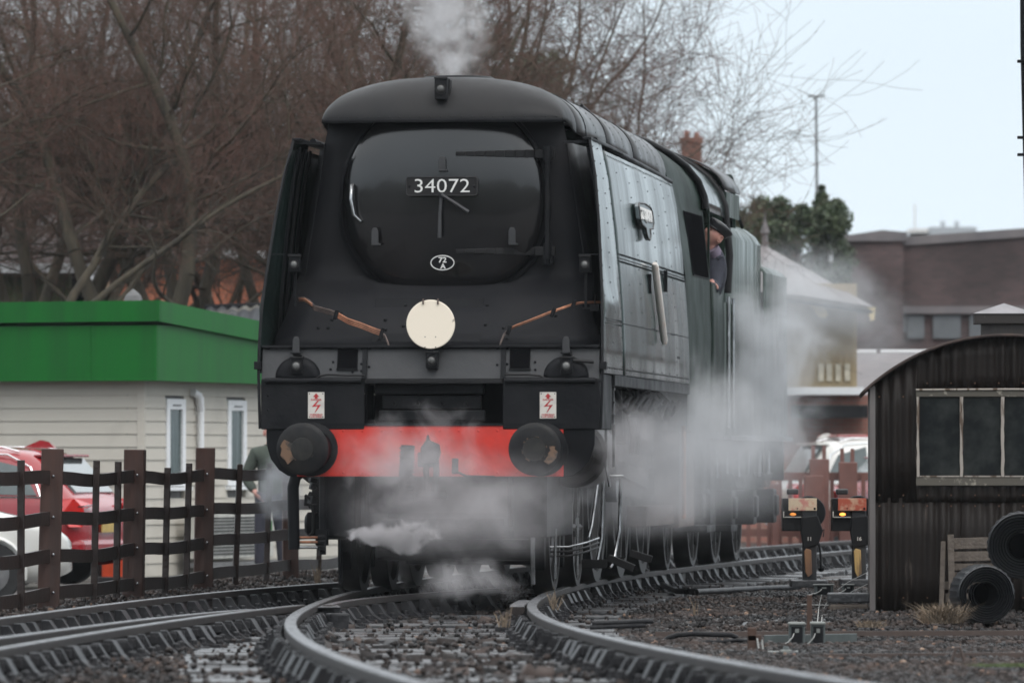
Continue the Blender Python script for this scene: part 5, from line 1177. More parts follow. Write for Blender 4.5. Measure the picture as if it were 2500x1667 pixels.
# house with red chimney seen above the locomotive roof
q = W(1688, 400, 160); ch = thing('chimney_house', 'distant house whose red brick chimney rises above the locomotive roof', 'house', (q.x, q.y, -.6))
zc0 = W(0, 336, 160).z + .6
b = MB(); b.bx(-.22, .22, -.25, .25, 4.5, zc0 - .12); b.bx(-.26, .26, -.3, .3, zc0 - .12, zc0); b.build('chimney', M_bred, ch)
for cp in ((-.1, .16), (.12, .12)):
    b = MB(); b.lathe([(.07, 0), (.06, cp[1])], (cp[0], 0, zc0), (0, 0, 1), 10, caps=True); b.build('chimney_pot', M_bred, ch)
b = MB(); b.add([(-3, -2, 4.2), (2.4, -2, 4.2), (2.4, 0, 6.2), (-3, 0, 6.2), (-3, 2, 4.2), (2.4, 2, 4.2)], [(0,1,2,3),(3,2,5,4),(0,3,4),(1,5,2)]); b.build('roof', M_slate, ch)
b = MB(); b.bx(-2.9, 2.3, -1.9, 1.9, 0, 4.2); b.build('wall', M_bred, ch)

# ------------------------------------------------------------------ signal box
D = 125.0; s = D / F
sb = thing('signal_box', 'cream timber signal box with hipped slate roof on a red brick base, veiled by steam', 'signal box', (0, 0, 0))
M_cream = mat('cream_boarding', (.34, .27, .16), .6, col2=(.26, .20, .12), nscale=2, streak=True)
M_creamt = mat('cream_trim', (.62, .50, .27), .5)
def P_(px, py, dd=D): return W(px, py, dd)
x0, x1 = P_(1800, 0).x, P_(2092, 0).x; zc0, zc1 = P_(0, 945).z, P_(0, 735).z
b = MB(); b.bx(x0, x1, D, D + 3.6, zc0, zc1 + .3); b.build('upper_wall', M_cream, sb)
for px in np.arange(1988, 2092, 15.0):
    xx = P_(px, 0).x; b = MB(); b.bx(xx - .012, xx + .012, D - .02, D, zc0 + .02, zc1); b.build('board_batten', M_cream, sb)
wz0, wz1 = P_(0, 930).z, P_(0, 888).z
for px in (1998, 2018, 2040, 2062):
    xx = P_(px, 0).x; b = MB(); b.bx(xx, xx + .09, D - .05, D - .021, wz0, wz1); b.build('pale_panel', mat('cream_panel_paint', (.52, .48, .38), .6), sb)
b = MB(); b.bx(x0, x1 + .1, D - .25, D, zc0 - .13, zc0); b.build('white_ledge', M_upvc, sb)
b = MB(); b.bx(x0 - .4, x1 + .3, D + .02, D + 3.4, -.5, zc0 - .13); b.build('brick_base', M_bred, sb)
b = MB(); b.bx(P_(1930, 0).x, P_(2115, 0).x, D - .7, D - .1, P_(0, 1020).z, P_(0, 990).z); b.build('balcony_shade', M_blk2, sb)  # dark box stands in for the shade under the balcony
# roof: ridge falling to the right hip
A = P_(1868, 603, D + 1.6); Bq = P_(2132, 752, D - .5); Cq = P_(1905, 722, D - .9); Dq = P_(1700, 700, D - .9); E = P_(1700, 600, D + 1.6); Fq = P_(2132, 752, D + 4)
b = MB(); b.add([A, Bq, Cq + Vector((.4, 0, -.02)), Dq, E, Fq], [(0, 4, 3, 2), (0, 2, 1), (0, 1, 5)]); b.build('roof', M_slate, sb, solid=.05)
b = MB(); b.tube([Dq - Vector((0, 0, .08)), Cq + Vector((.4, 0, -.1)), Bq - Vector((0, 0, .07))], .05, 6); b.build('gutter', M_blk2, sb)
b = MB(); b.lathe([(.06, 0), (.05, .25), (.08, .3), (.02, .5), (.0, .7)], A - Vector((0, 0, .05)), (0, 0, 1), 8); b.build('finial', M_slate, sb)
for px, py in ((1962, 722), (2118, 752)):
    q = P_(px, py, D - .55); b = MB(); b.prism([(0, 0), (.32, -.16), (.42, -.30), (.38, -.38), (.26, -.36), (.14, -.18), (0, -.05)] if px < 2000 else [(0, 0), (.14, .02), (.12, -.2), (.06, -.22), (.02, -.1)], q, (1, 0, 0), (0, 0, 1), (0, .06, 0)); b.build('eaves_bracket', M_creamt, sb)

# ------------------------------------------------------------------ brick bridge
D = 165.0
br_ = thing('road_bridge', 'dark brick road bridge with stone coped parapet and stout end pier', 'bridge', (0, 0, 0))
xa, xb = W(2203, 0, D).x, W(5200, 0, D).x
b = MB(); zt0, zt1 = W(0, 600, D).z, W(0, 560, D).z + 1.6
b.add([(xa, D, -.6), (xb, D, -.6), (xb, D, zt1), (xa, D, zt0), (xa, D + .8, -.6), (xb, D + .8, -.6), (xb, D + .8, zt1), (xa, D + .8, zt0)], [(0,1,2,3),(7,6,5,4),(0,4,5,1),(1,5,6,2),(2,6,7,3),(3,7,4,0)]); b.build('parapet_wall', M_bdark, br_)
b = MB(); b.add([(xa, D-.08, zt0), (xb, D-.08, zt1), (xb, D-.08, zt1+.2), (xa, D-.08, zt0+.2), (xa, D+.9, zt0), (xb, D+.9, zt1), (xb, D+.9, zt1+.2), (xa, D+.9, zt0+.2)], [(0,1,2,3),(7,6,5,4),(0,4,5,1),(1,5,6,2),(2,6,7,3),(3,7,4,0)]); b.build('parapet_coping', M_slate, br_)
pa, pb = W(2034, 0, D).x, W(2203, 0, D).x; zp = W(0, 590, D).z
b = MB(); b.bx(pa, pb, D - .35, D + 1.2, -.6, zp); b.build('end_pier', M_bdark, br_)
b = MB(); b.prism([(pa - .08, zp), (pb + .08, zp), (pb + .08, zp + .2), (lerp(pa, pb, .7), zp + .25), (pa - .08, zp + .08)], (0, D - .45, 0), (1, 0, 0), (0, 0, 1), (0, 1.8, 0)); b.build('pier_cap', M_slate, br_)
b = MB(); b.bx(xa, xb, D - .18, D, W(0, 766, D).z, W(0, 748, D).z); b.build('string_course', M_slate, br_)
M_pale = mat('pale_blue_sheeting', (.13, .14, .15), .7, col2=(.10, .11, .115), nscale=2)
for p0, p1 in ((2215, 2256), (2278, 2345), (2366, 2440)):
    b = MB(); b.bx(W(p0, 0, D).x, W(p1, 0, D).x, D - .09, D - .01, W(0, 826, D).z, W(0, 770, D).z); b.build('pale_panel', M_pale, br_)
b = MB(); b.bx(W(2190, 0, D).x, W(2213, 0, D).x, D - .12, D, W(0, 810, D).z, W(0, 765, D).z); b.build('cream_panel', M_pale, br_)
for p0, p1 in ((2088, 2140), (2150, 2300)):
    q0, q1 = W(p0, 858, D - 6), W(p1, 858, D - 6); b = MB(); b.tube([q0, q1], .035, 8); b.build('white_pipe', M_upvc, br_)
# slate roof in front of the bridge
D2 = 155.0; rb = thing('slate_roofed_building', 'low building with a long blue slate roof in front of the brick bridge', 'building', (0, 0, 0))
b = MB(); b.add([W(2040, 1005, D2 - 3), W(2700, 1005, D2 - 3), W(2700, 864, D2), W(2040, 864, D2)], [(0,1,2,3)]); b.build('roof', M_slate, rb, solid=.06)
b = MB(); q = W(2040, 1005, D2 - 2.5); b.bx(q.x, q.x + 6, D2 - 2.6, D2, -.6, q.z + .1); b.build('wall', M_bred, rb)
# far tower blocks
M_far1 = mat('far_grey_concrete', (.34, .36, .38), .8, col2=(.38, .40, .42)); M_far2 = mat('far_pale_render', (.66, .64, .62), .8, col2=(.6, .59, .57))
def far(label, spec, dd, wins=True):
    t = thing('tower_block', label, 'tower block', (0, 0, 0), group=None)
    for (a0, a1, b0, m_) in spec:
        q0, q1 = W(a0, b0, dd), W(a1, b0, dd); b = MB(); b.bx(q0.x, q1.x, dd, dd + 15, -1, q0.z); b.build('wall', m_, t)
        if wins:
            n = max(2, int((a1 - a0) / 14))
            for fl in range(2):
                zz = q0.z - 1.6 - fl * 2.6
                b = MB(); b.bx(q0.x + .6, q1.x - .6, dd - .12, dd, zz, zz + 1.0); b.build('window_band', M_far1 if m_ is M_far2 else M_slate, t)
    return t
t = far('far grey tower block with two masts above the bridge parapet', [(2214, 2272, 568, M_far1), (2222, 2266, 558, M_far2), (2270, 2385, 554, M_far1)], 520, False)
for px in (2302, 2336): q = W(px, 540, 522); b = MB(); b.tube([(q.x, 522, q.z), (q.x, 522, q.z - 1)], .18, 6); b.bx(q.x - .5, q.x + .5, 521.8, 522.2, q.z - .9, q.z - .5); b.build('roof_mast', M_far1, t)
q = W(2234, 498, 540); b = MB(); b.tube([(q.x, 540, q.z), (q.x, 540, q.z - 3)], .06, 5); b.build('aerial', M_far2, t)
far('far pale tower block at the right above the bridge parapet', [(2395, 2462, 574, M_far2), (2400, 2455, 566, M_far2)], 560, False)
# tall street lamp
q = W(1997, 236, 170); lp = thing('street_lamp', 'tall thin grey lamp column rising against the pale sky', 'street lamp', (q.x, q.y, -.5))
M_lp = mat('galvanised_column', (.22, .23, .24), .5, metal=.2)
hh_ = q.z + .5
b = MB(); b.tube([(0, 0, 0), (0.0, 0, hh_ * .5), (-.04, 0, hh_)], [.055, .045, .03], 8); b.build('column', M_lp, lp, smooth=60)
b = MB(); b.cb((-.13, 0, hh_ + .01), (.22, .12, .045), ry=.1); b.cb((.08, 0, hh_ + .02), (.18, .12, .04), ry=-.1); b.build('lamp_head', M_lp, lp, bevel=.01)
# small white lamp in front of the pier
q = W(2028, 600, 150); wl = thing('yard_lamp', 'small white bracket lamp beside the bridge pier', 'lamp', (q.x, q.y, q.z))
b = MB(); b.lathe([(.0, .09), (.07, .06), (.08, .02), (.02, .0), (.02, -.03), (.05, -.06), (.045, -.32), (.0, -.34)], (0, 0, 0), (0, 0, 1), 10); b.build('lamp_body', M_upvc, wl, smooth=50); b = MB(); b.tube([(0, 0, -.3), (.0, .0, -q.z - .5)], .025, 6); b.build('lamp_post', M_lp, wl)
# black pole at the right frame edge
q = W(2500, 200, 62); pl_ = thing('signal_post', 'slim black post with small fittings at the right picture edge above the hut', 'post', (q.x, q.y, -.1))
b = MB(); b.tube([(.10, 0, 0), (.05, 0, 2.5), (.0, 0, 4.6), (-.015, 0, 7.5)], .028, 8); b.build('pole', M_blk, pl_, smooth=60)
for py in (150, 336, 378): z_ = W(0, py, 62).z + .1; b = MB(); b.cb((-.01, -.02, z_), (.09, .06, .025)); b.build('cable_clamp', M_blk, pl_, bevel=.004)

# ------------------------------------------------------------------ far picket fence on the right
M_fpink = mat('hazed_red_brown_fence', (.16, .065, .05), .6, col2=(.12, .05, .04), nscale=5)  # pinkish and pale: haze over the far fence is put into the colour
D = 96.0; ff = thing('picket_fence', 'red brown picket fence with tall posts beyond the tracks left of the hut', 'fence', (0, 0, 0))
gf = -.42
for px, w, top in ((1893, .10, 1180), (2000, .26, 1120), (2070, .24, 1128), (1760, .14, 1170)):
    q = W(px, top, D); b = MB(); b.cb((q.x, D, (q.z + gf) / 2), (w, .12, q.z - gf)); b.build('post', M_fpink, ff, bevel=.01)
    if w > .2:
        for s_x in (-1, 1): b = MB(); b.cb((q.x + s_x * w * .28, D + .2, (q.z + .18 + gf) / 2), (.05, .05, q.z + .18 - gf)); b.build('picket', M_fpink, ff)
for px in np.arange(1700, 2130, 25.5):
    q = W(px, 1158 + 5 * math.sin(px), D); b = MB(); b.cb((q.x, D + .06, (q.z + gf) / 2), (.055, .022, q.z - gf)); b.build('picket', M_fpink, ff)
for py in (1162, 1300): q = W(1690, py, D); b = MB(); b.bx(q.x, W(2140, 0, D).x, D + .08, D + .12, q.z - .05, q.z + .05); b.build('rail', M_fpink, ff)
b = MB(); q0, q1 = W(1925, 1160, D - .5), W(2010, 1250, D - .5); b.bx(q0.x + .2, q1.x, D - .6, D - .3, gf, q0.z); b.build('gate_board', M_fpink, ff, bevel=.01)

# ------------------------------------------------------------------ ground position indicators
M_tan = mat('peeled_tan_timber', (.34, .17, .08), .6, col2=(.16, .09, .06), nscale=14, streak=True); M_tan2 = mat('bare_yellow_timber', (.50, .32, .12), .6, col2=(.16, .10, .05), nscale=18, streak=True, thr=(.5, .6))
def chipped(name, c, c2): return mat(name, c, .5, col2=c2, nscale=9, detail=6, thr=(.48, .58))
M_facea = chipped('cream_and_pink_face', (.62, .48, .33), (.55, .22, .18)); M_faceb = chipped('faded_red_face', (.42, .09, .05), (.55, .33, .22))
def indicator(label, px, py_base, d, face, num, glow, wood):
    q = W(px, py_base, d); t = thing('ground_signal', label, 'ground signal', (q.x, d, q.z), 0)
    k = d / F; zf = lambda py: (py_base - py) * k; xf_ = lambda p: (p - 1976) * k
    b = MB(); b.lathe([(0, 0), (.13, 0), (.137, .01), (.137, .10), (.13, .11), (0, .11)], (xf_(1976), .10, zf(1251)), (0, 1, 0), 30); b.build('signal_disc', M_blk2, t, smooth=40)
    b = MB(); b.bx(xf_(1911), xf_(1985), .04, .30, zf(1296), zf(1216)); b.build('lamp_box', M_hood, t, bevel=.006)  # lamp box, post and mechanism greyed: steam haze in front put into the colour
    b = MB(); b.bx(xf_(1925), xf_(1994), .005, .02, zf(1246), zf(1216)); o = b.build('face_plate', face, t, bevel=.003)
    b = MB(); b.dome((xf_(1947), .004, zf(1241)), .006, (0, -1, 0), 8); b.dome((xf_(1989), .004, zf(1241)), .010, (0, -1, 0), 8); b.build('bolt', M_blk, o)
    b = MB(); b.lathe([(.034, .0), (.034, -.02), (.0, -.03)], (xf_(1936), .045, zf(1255)), (0, 1, 0), 14); o = b.build('lamp_hood', M_blk, t, smooth=40)
    b = MB(); M_ = mat('amber_lamp_' + num, (.8, .30, .05), .3, col2=(.7, .22, .03), emit=((1.0, .35, .06), glow)); b.dome((xf_(1936), .012, zf(1255)), .026, (0, -1, 0), 12, h=.4); ob_ = b.build('amber_lamp', M_, t, smooth=60); ob_.scale = (1, 1, .5); ob_.location.z = zf(1255) * .5
    b = MB(); b.bx(xf_(1912), xf_(1956), -.0, .04, zf(1262.5), zf(1261)); b.bx(xf_(1912), xf_(1914), 0, .04, zf(1262), zf(1248)); b.build('lamp_frame', M_signw, t)
    b = MB(); b.bx(xf_(1922), xf_(1951), .10, .2, zf(1207), zf(1193)); b.build('vent_cap', M_roofm, t, bevel=.012)
    b = MB(); b.bx(xf_(1960), xf_(1994), .03, .14, -.05, zf(1246)); b.build('signal_post', M_val, t, bevel=.006)
    b = MB(); b.prism([(xf_(1958), zf(1262)), (xf_(1996), zf(1258)), (xf_(2010), zf(1295)), (xf_(1998), zf(1330)), (xf_(1962), zf(1338)), (xf_(1955), zf(1300))], (0, .01, 0), (1, 0, 0), (0, 0, 1), (0, .10, 0)); b.build('mechanism_box', M_hood, t, bevel=.006)
    text('post_number', num, .042, M_signw, t, (xf_(1976), .007, zf(1315)), (1, 0, 0), (0, 0, 1), ext=.001, off=.001)
    b = MB(); b.prism([(xf_(1963), zf(1345)), (xf_(1968), zf(1338)), (xf_(1980), zf(1342)), (xf_(1982), zf(1400)), (xf_(1972), zf(1408)), (xf_(1966), zf(1395))], (0, -.02, 0), (1, 0, 0), (0, 0, 1), (0, .05, 0)); b.build('peeling_board', wood, t, bevel=.004)
    b = MB(); b.tube([(xf_(1999), .05, zf(1325)), (xf_(2003), .05, zf(1345)), (xf_(2005), .05, zf(1388))], .010, 6); b.dome((xf_(2005), .05, zf(1386)), .03, (0, 0, -1), 8, h=1.0); b.tube([(xf_(1995), .03, zf(1300)), (xf_(2012), .02, zf(1292)), (xf_(2010), .03, zf(1310))], .006, 5); b.build('balance_lever', M_blk2, t, smooth=50)
    b = MB(); b.bx(xf_(1930), xf_(2020), -.1, .3, -.06, .0); b.build('foot_timber', M_sleep, t, bevel=.01)
indicator('ground signal 11 with cream and pink face plate and dim amber lamp', 1976, 1415, 59.5, M_facea, '11', .5, M_tan)
indicator('ground signal 16 with faded red face plate and bright amber lamp beside the hut', 2097, 1412, 58.8, M_faceb, '16', 2.2, M_tan2)

# ------------------------------------------------------------------ corrugated hut
hx = W(2455, 0, 54).x; hz = -.13
hut = thing('corrugated_hut', 'black corrugated iron hut with curved roof, roof vent and flaking white window', 'hut', (hx, 54.0, hz), -.043)
M_iron = mat('flaking_black_iron', (.012, .010, .0095), .48, col2=(.055, .046, .042), nscale=4, streak=True, detail=9, thr=(.42, .72), bump=.2, bscale=30)
def flaked(name, base, flake, sc=26, thr=(.62, .66)):
    m = mat(name, base, .55, col2=flake, nscale=sc, detail=9, thr=thr, streak=True, spec=.2); return m
M_iron2 = flaked('flaking_black_iron_pale', (.0115, .0082, .0067), (.12, .097, .084), 13, (.64, .78))
M_wframe = flaked('peeling_white_timber', (.34, .305, .27), (.10, .07, .05), 20, (.52, .60))
R_ = 1.519; zcr = 2.054
def roofz(x): return zcr - R_ + math.sqrt(max(0, R_ * R_ - x * x))
pit = .088
def sheet(x0, x1, zf0, zf1, o=0.0, m=None):
    b = MB(); xx = np.linspace(x0, x1, max(4, int((x1 - x0) / pit * 8)))
    rows = [[(x, o + .014 * (1 + .3 * math.sin(x * 13.0 + t * 2)) * math.sin(2 * PI * x / pit + .25 * math.sin(x * 7)) + .006 * mnoise.noise(Vector((x * 3, t * 2, x0))), lerp(zf0(x), zf1(x), t)) for x in xx] for t in (0, .33, .66, 1)]
    b.grid(rows); b.build('corrugated_sheet', m or M_iron2, hut, smooth=70, solid=.003)
c0 = lambda v: (lambda x: v)
top = lambda x: roofz(x) - .012
zj = 1 + (HOR - 1215) * 54 / F - hz; wb, wt = .975, 1.635
sheet(-.965, -.655, c0(zj - .03), top); sheet(.655, .965, c0(zj - .03), top)
sheet(-.655, 0.0, c0(wt), top, -.002); sheet(0.0, .655, c0(wt), top, .001)
for a0, a1 in ((-.965, -.33), (-.33, .32), (.32, .965)): sheet(a0, a1, c0(0), c0(min(zj, wb) + .0), .006)
for a0, a1 in ((-.655, 0.0), (0.0, .655)): sheet(a0, a1, c0(zj - .03), c0(wb), -.003)
b = MB(); b.bx(-1.0, -.96, -.02, 2.5, 0, roofz(.98) - .02); b.build('left_side_wall', mat('grey_edge_trim', (.15, .135, .13), .5, col2=(.08, .07, .068), nscale=12, streak=True), hut)
b = MB(); b.bx(.96, 1.0, -.02, 2.5, 0, roofz(.98) - .02); b.build('right_side_wall', M_iron, hut)
b = MB(); b.bx(-.96, .96, 2.46, 2.5, 0, 1.6); b.build('back_wall', M_iron, hut)
b = MB(); xs_ = np.linspace(-1.063, 1.063, 60); b.grid([[(x, y, roofz(x) + .0) for x in xs_] for y in (-.07, 1.2, 2.6)]); b.build('curved_roof', mat('roof_iron', (.032, .026, .025), .6, col2=(.085, .06, .052), nscale=6, spec=.2), hut, smooth=60, solid=.022)
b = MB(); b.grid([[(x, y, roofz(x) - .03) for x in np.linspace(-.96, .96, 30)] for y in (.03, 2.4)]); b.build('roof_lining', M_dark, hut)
# window
b = MB(); b.bx(-.66, .66, -.03, .02, wb - .03, wb + .035); b.bx(-.66, .66, -.03, .02, wt - .035, wt + .012); o = b.build('window_frame', mat('grimy_timber', (.085, .075, .06), .6, col2=(.3, .27, .22), nscale=14, thr=(.55, .62)), hut, bevel=.004)
rnd = random.Random(9)
for i, xx in enumerate((-.645, -.325, -.022, .30, .63)):
    b = MB(); n = 10; w0_ = .011 if i else .009
    L_ = [(xx - w0_ + rnd.uniform(-.003, .003), wb + .035 + (wt - wb - .07) * k / n) for k in range(n + 1)]; R2 = [(xx + w0_ + rnd.uniform(-.003, .003), z_) for _, z_ in reversed(L_)]
    b.prism(L_ + R2, (0, -.036, 0), (1, 0, 0), (0, 0, 1), (0, .04, 0)); b.build('glazing_bar', M_wframe, o)
for a0, a1 in zip((-.645, -.325, -.022, .30), (-.325, -.022, .30, .63)):
    b = MB(); b.bx(a0 + .01, a1 - .01, -.005, .0, wb + .03, wt - .03); b.build('pane', mat('dusty_dark_glass', (.010, .012, .013), .2, col2=(.040, .044, .042), nscale=4, thr=(.42, .75), spec=.25), o)
    b = MB(); b.bx(a0 + .015, a1 - .015, -.036, -.006, wb + .035, wb + .044); b.build('glazing_bead', M_wframe, o)
b = MB(); b.tube([(-.66, -.036, wt + .016), (0, -.038, wt + .02), (.66, -.036, wt + .018)], .008, 5); b.build('window_head_bead', M_wframe, o)
b = MB()
for x in np.arange(-.93, .95, .176):
    for z in (.12, zj - .06, zj + .02, 1.60 if abs(x) > .66 else 1.70): b.dome((x, -.016, z), .007, (0, -1, 0), 5)
b.build('sheet_bolts', mat('rust_spots', (.12, .06, .035), .7), hut)['kind'] = 'stuff'
# roof vent
vz = zcr - .01
b = MB(); b.bx(-.17, .17, .3, .6, vz - .08, vz + .12); o = b.build('roof_vent', M_iron, hut)
b = MB(); b.bx(-.225, .225, .25, .65, vz + .10, vz + .175); b.build('vent_collar', flaked('vent_paint', (.04, .036, .034), (.14, .12, .11), 12), o, bevel=.004)
b = MB(); b.add([(-.235, .24, vz+.175), (.235, .24, vz+.175), (.235, .66, vz+.175), (-.235, .66, vz+.175), (0, .45, vz+.255)], [(3,2,1,0),(0,1,4),(1,2,4),(2,3,4),(3,0,4)]); b.build('vent_cap', mat('lead_cap', (.22, .21, .22), .5), o)
# door-like planks patch at the bottom right of the hut wall
ps = thing('plank_stack', 'weathered grey planks leaning against the foot of the corrugated hut', 'planks', (W(2310, 0, 53.6).x, 53.6, hz))
M_plank = mat('weathered_plank', (.13, .105, .085), .7, col2=(.07, .055, .045), nscale=10, bump=.4)
k = 53.6 / F
for j, (a, b0, c, dz) in enumerate(((2325, 1318, 2450, 30), (2318, 1352, 2450, 26), (2320, 1382, 2445, 18), (2330, 1402, 2440, 16), (2300, 1425, 2420, 22), (2310, 1455, 2400, 22))):
    x0_, x1_ = (a - 2310) * k, (c - 2310) * k; z1_ = 1 + (HOR - b0 + 8) * k - hz; b = MB()
    b.cb(((x0_ + x1_) / 2, .02 + .012 * j, z1_ - dz * k / 2), (x1_ - x0_, .03, dz * k * .9), ry=-.03 + .012 * (j % 3)); b.build('plank', M_plank, ps, bevel=.003)
b = MB(); b.cb(((2322 - 2310) * k, -.02, .30), (.045, .04, .58), ry=-.02); b.build('upright_plank', M_plank, ps, bevel=.003); b = MB(); b.cb(((2300 - 2310) * k, .0, .28), (.035, .03, .52), ry=.03); b.build('upright_plank', M_plank, ps, bevel=.003)
# rolls of ribbed hose/matting
M_rub = mat('black_ribbed_rubber', (.010, .011, .013), .34, col2=(.018, .019, .022), nscale=9)
def roll(label, px, py, d, r, rz):
    q = W(px, py, d); t = thing('coiled_rubber_roll', label, 'rubber roll', (q.x, q.y, q.z), rz, 'rubber rolls beside the hut')
    nl = 7; 
    for i in range(nl):
        ri = r * (.40 + .60 * (i + .5) / nl); b = MB(); P = []
        for a in np.linspace(0, 2 * PI, 49): rr = ri + r * .04 * a / (2 * PI) + .001 * math.sin(5 * a + i); P.append((rr * math.cos(a), -.002 * (i % 3), rr * math.sin(a)))
        pr = [(-.5, 0)]; rows = [[(p[0] * s_, p[1] + yy, p[2] * s_) for p in P] for s_, yy in ((1 - .030, .004), (1 - .018, -.010), (1.0, -.014), (1 + .018, -.010), (1 + .030, .004))]
        b.grid(rows); b.build('rubber_turn', M_rub, t, smooth=60)
    b = MB(); n = 56; rows = []
    for s_, yy in ((.96, .0), (1.0, .004), (1.02, .02), (1.02, .30), (1.0, .33), (.4, .335)):
        rows.append([(r * s_ * (1 + (.035 if (j % 2 and .99 < s_) else 0)) * math.cos(2*PI*j/n), yy, r * s_ * (1 + (.035 if (j % 2 and .99 < s_) else 0)) * math.sin(2*PI*j/n)) for j in range(n + 1)])
    b.grid(rows); b.build('roll_body', M_rub, t, smooth=30)
    b = MB(); b.lathe([(r*.40, -.004), (r*.385, .02), (r*.38, .3), (0, .3)], (0, 0, 0), (0, 1, 0), 32); b.build('hollow_core', M_dark, t, smooth=40)
roll('black ribbed rubber roll on the ground, the lower one of two beside the hut', 2407, 1450, 51.6, .200, .12)
roll('black ribbed rubber roll resting on top of the other at the right edge', 2492, 1331, 51.9, .232, -.10)
# boxes, stakes, rodding in front of the hut
M_gbox = mat('grey_junction_box', (.085, .10, .10), .45, col2=(.05, .06, .06), nscale=8); M_gtop = mat('mossy_grey_lid', (.20, .21, .20), .6, col2=(.12, .13, .12), nscale=9)
M_wire = mat('pale_wire', (.5, .5, .48), .5); M_brownst = mat('rusty_brown_stake', (.07, .035, .022), .7, col2=(.035, .022, .018), nscale=9); M_rod = mat('rusty_rodding', (.055, .038, .032), .6, col2=(.085, .06, .05), nscale=6)
def jbox(label, x0, x1, y0, y1, d, tall=0):
    q = W((x0 + x1) / 2, y1, d); k = d / F; w = (x1 - x0) * k; h = (y1 - y0) * k
    t = thing('junction_box', label, 'junction box', (q.x, q.y, q.z), 0, 'grey cable junction boxes by the point rods')
    b = MB(); b.bx(-w*.45, w*.45, 0, .10, 0, h*.92); b.build('box_body', M_gbox, t, bevel=.008)
    b = MB(); b.bx(-w/2, w/2, -.015, .12, h*.88, h); b.build('box_lid', M_gtop, t, bevel=.008)
    b = MB(); b.bx(-w*.32, w*.32, -.006, .0, h*.08, h*.82); b.build('box_door', M_blk2, t)
    b = MB(); b.cb((0, -.012, h*.66), (w*.22, .01, h*.16)); b.build('terminal', M_gtop, t)
    b = MB(); b.tube([(-.02, -.014, h*.55), (-.03, -.03, h*.4), (-.06, -.03, h*.2), (-.12, -.03, 0)], .0035, 5); b.build('cable', M_wire, t)
    return t
jbox('grey lidded box low by the rods, left of the nearer pair', 1924, 1967, 1518, 1578, 47.5)
jbox('grey lidded box low by the rods, right of the nearer pair', 1978, 2016, 1517, 1580, 47.6)
jbox('wide grey lidded box on the timber baulk farther from the camera', 1986, 2037, 1425, 1452, 55.5)
jbox('small grey lidded box on the timber baulk next to the hut corner', 2055, 2087, 1425, 1450, 55.3)
b = MB(); k = 50 / F
for (pts, r) in (([(2006, 1450), (1999, 1480), (1995, 1520)], .003), ([(2030, 1447), (2008, 1490), (2005, 1520)], .003), ([(2005, 1560), (1960, 1570), (1920, 1580), (1895, 1592)], .004), ([(2120, 1395), (2070, 1420), (2045, 1438)], .0025), ([(2118, 1425), (2085, 1440), (2060, 1455)], .0025), ([(1955, 1475), (2125, 1478)], .003), ([(2100, 1590), (2108, 1612), (2110, 1640)], .004)):
    b.tube([W(x, y, 50.5 if y > 1500 else 55) for x, y in pts], r, 5)
xf(b.build('signal_wires', M_wire), 'thin pale signalling wires strung between the grey boxes', 'wires')
def bar(name, label, cat, pts, d, hpx, m, thick=.05, par=None):
    b = MB(); k = d / F
    P = [W(x, y, d) for x, y in pts]; 
    rows = [[(p.x, p.y + yy, p.z + zz) for p in P] for yy, zz in ((0, -hpx*k/2), (0, hpx*k/2), (thick, hpx*k/2), (thick, -hpx*k/2))]
    b.grid(rows + rows[:1]); o = b.build(name, m, par); 
    if label: xf(o, label, cat)
    return o
bar('point_rod', 'long brown rod running right from the grey boxes at the foot of the hut', 'point rod', [(1600, 1547), (1900, 1546), (2120, 1545), (2520, 1544)], 48.4, 12, M_rod)
bar('point_rod', 'lower brown rod nearest the camera, running across the gravel at the right', 'point rod', [(2010, 1602), (2200, 1600), (2520, 1598)], 42.6, 13, M_rod)
bar('channel_beam', 'short green grey steel channel lying beside the two nearer boxes', 'steel channel', [(1866, 1560), (2092, 1556)], 47.9, 20, M_gbox, .08)
bar('steel_strip', 'pale metal strip lying flat below the nearer boxes', 'metal strip', [(1858, 1592), (1985, 1590)], 44.5, 4, M_gtop, .2)
q = W(1919, 1615, 44); st_ = thing('concrete_marker', 'small grey block standing in the gravel beside the right hand rail', 'marker block', (q.x, q.y, q.z)); b = MB(); b.bx(-.035, .035, 0, .05, -.02, .075); b.build('block', M_gtop, st_, bevel=.01); b = MB(); b.lathe([(.02, 0), (.015, .02)], (0, .025, .075), (0, 0, 1), 8, caps=True); b.build('cap', M_gbox, st_)
q = W(1836, 1604, 45.0); st_ = thing('wooden_stake', 'thick rusty brown stake driven into the gravel behind the right hand rail', 'stake', (q.x, q.y, q.z)); b = MB(); b.bx(-.028, .028, 0, .05, -.1, .185); b.bx(-.028, .06, .0, .04, .10, .14); b.build('stake', M_brownst, st_, bevel=.006)
b = MB(); b.tube([(.03, -.01, .12), (.04, -.02, .05), (.05, -.01, -.02)], .005, 5); b.tube([(.06, -.01, .11), (.07, -.01, .0)], .005, 5); b.build('insulator_wires', M_wire, st_)
q = W(1976, 1530, 50.0); st_ = thing('wooden_stake', 'thin brown stake behind the pair of grey boxes', 'stake', (q.x, q.y, q.z)); b = MB(); b.bx(-.018, .018, 0, .03, -.05, .22); b.build('stake', M_brownst, st_, bevel=.004)
q = W(2338, 1632, 41); tr_ = thing('rod_stand', 'small rusty A shaped stand carrying the lower point rod', 'rod stand', (q.x, q.y, q.z)); b = MB(); b.tube([(-.05, 0, 0), (-.012, 0, .12)], .009, 6); b.tube([(.05, 0, 0), (.012, 0, .12)], .009, 6); b.bx(-.06, .06, -.02, .04, -.01, .035); b.tube([(-.015, 0, .12), (.015, 0, .12)], .009, 6); b.build('stand_frame', M_rod, tr_)
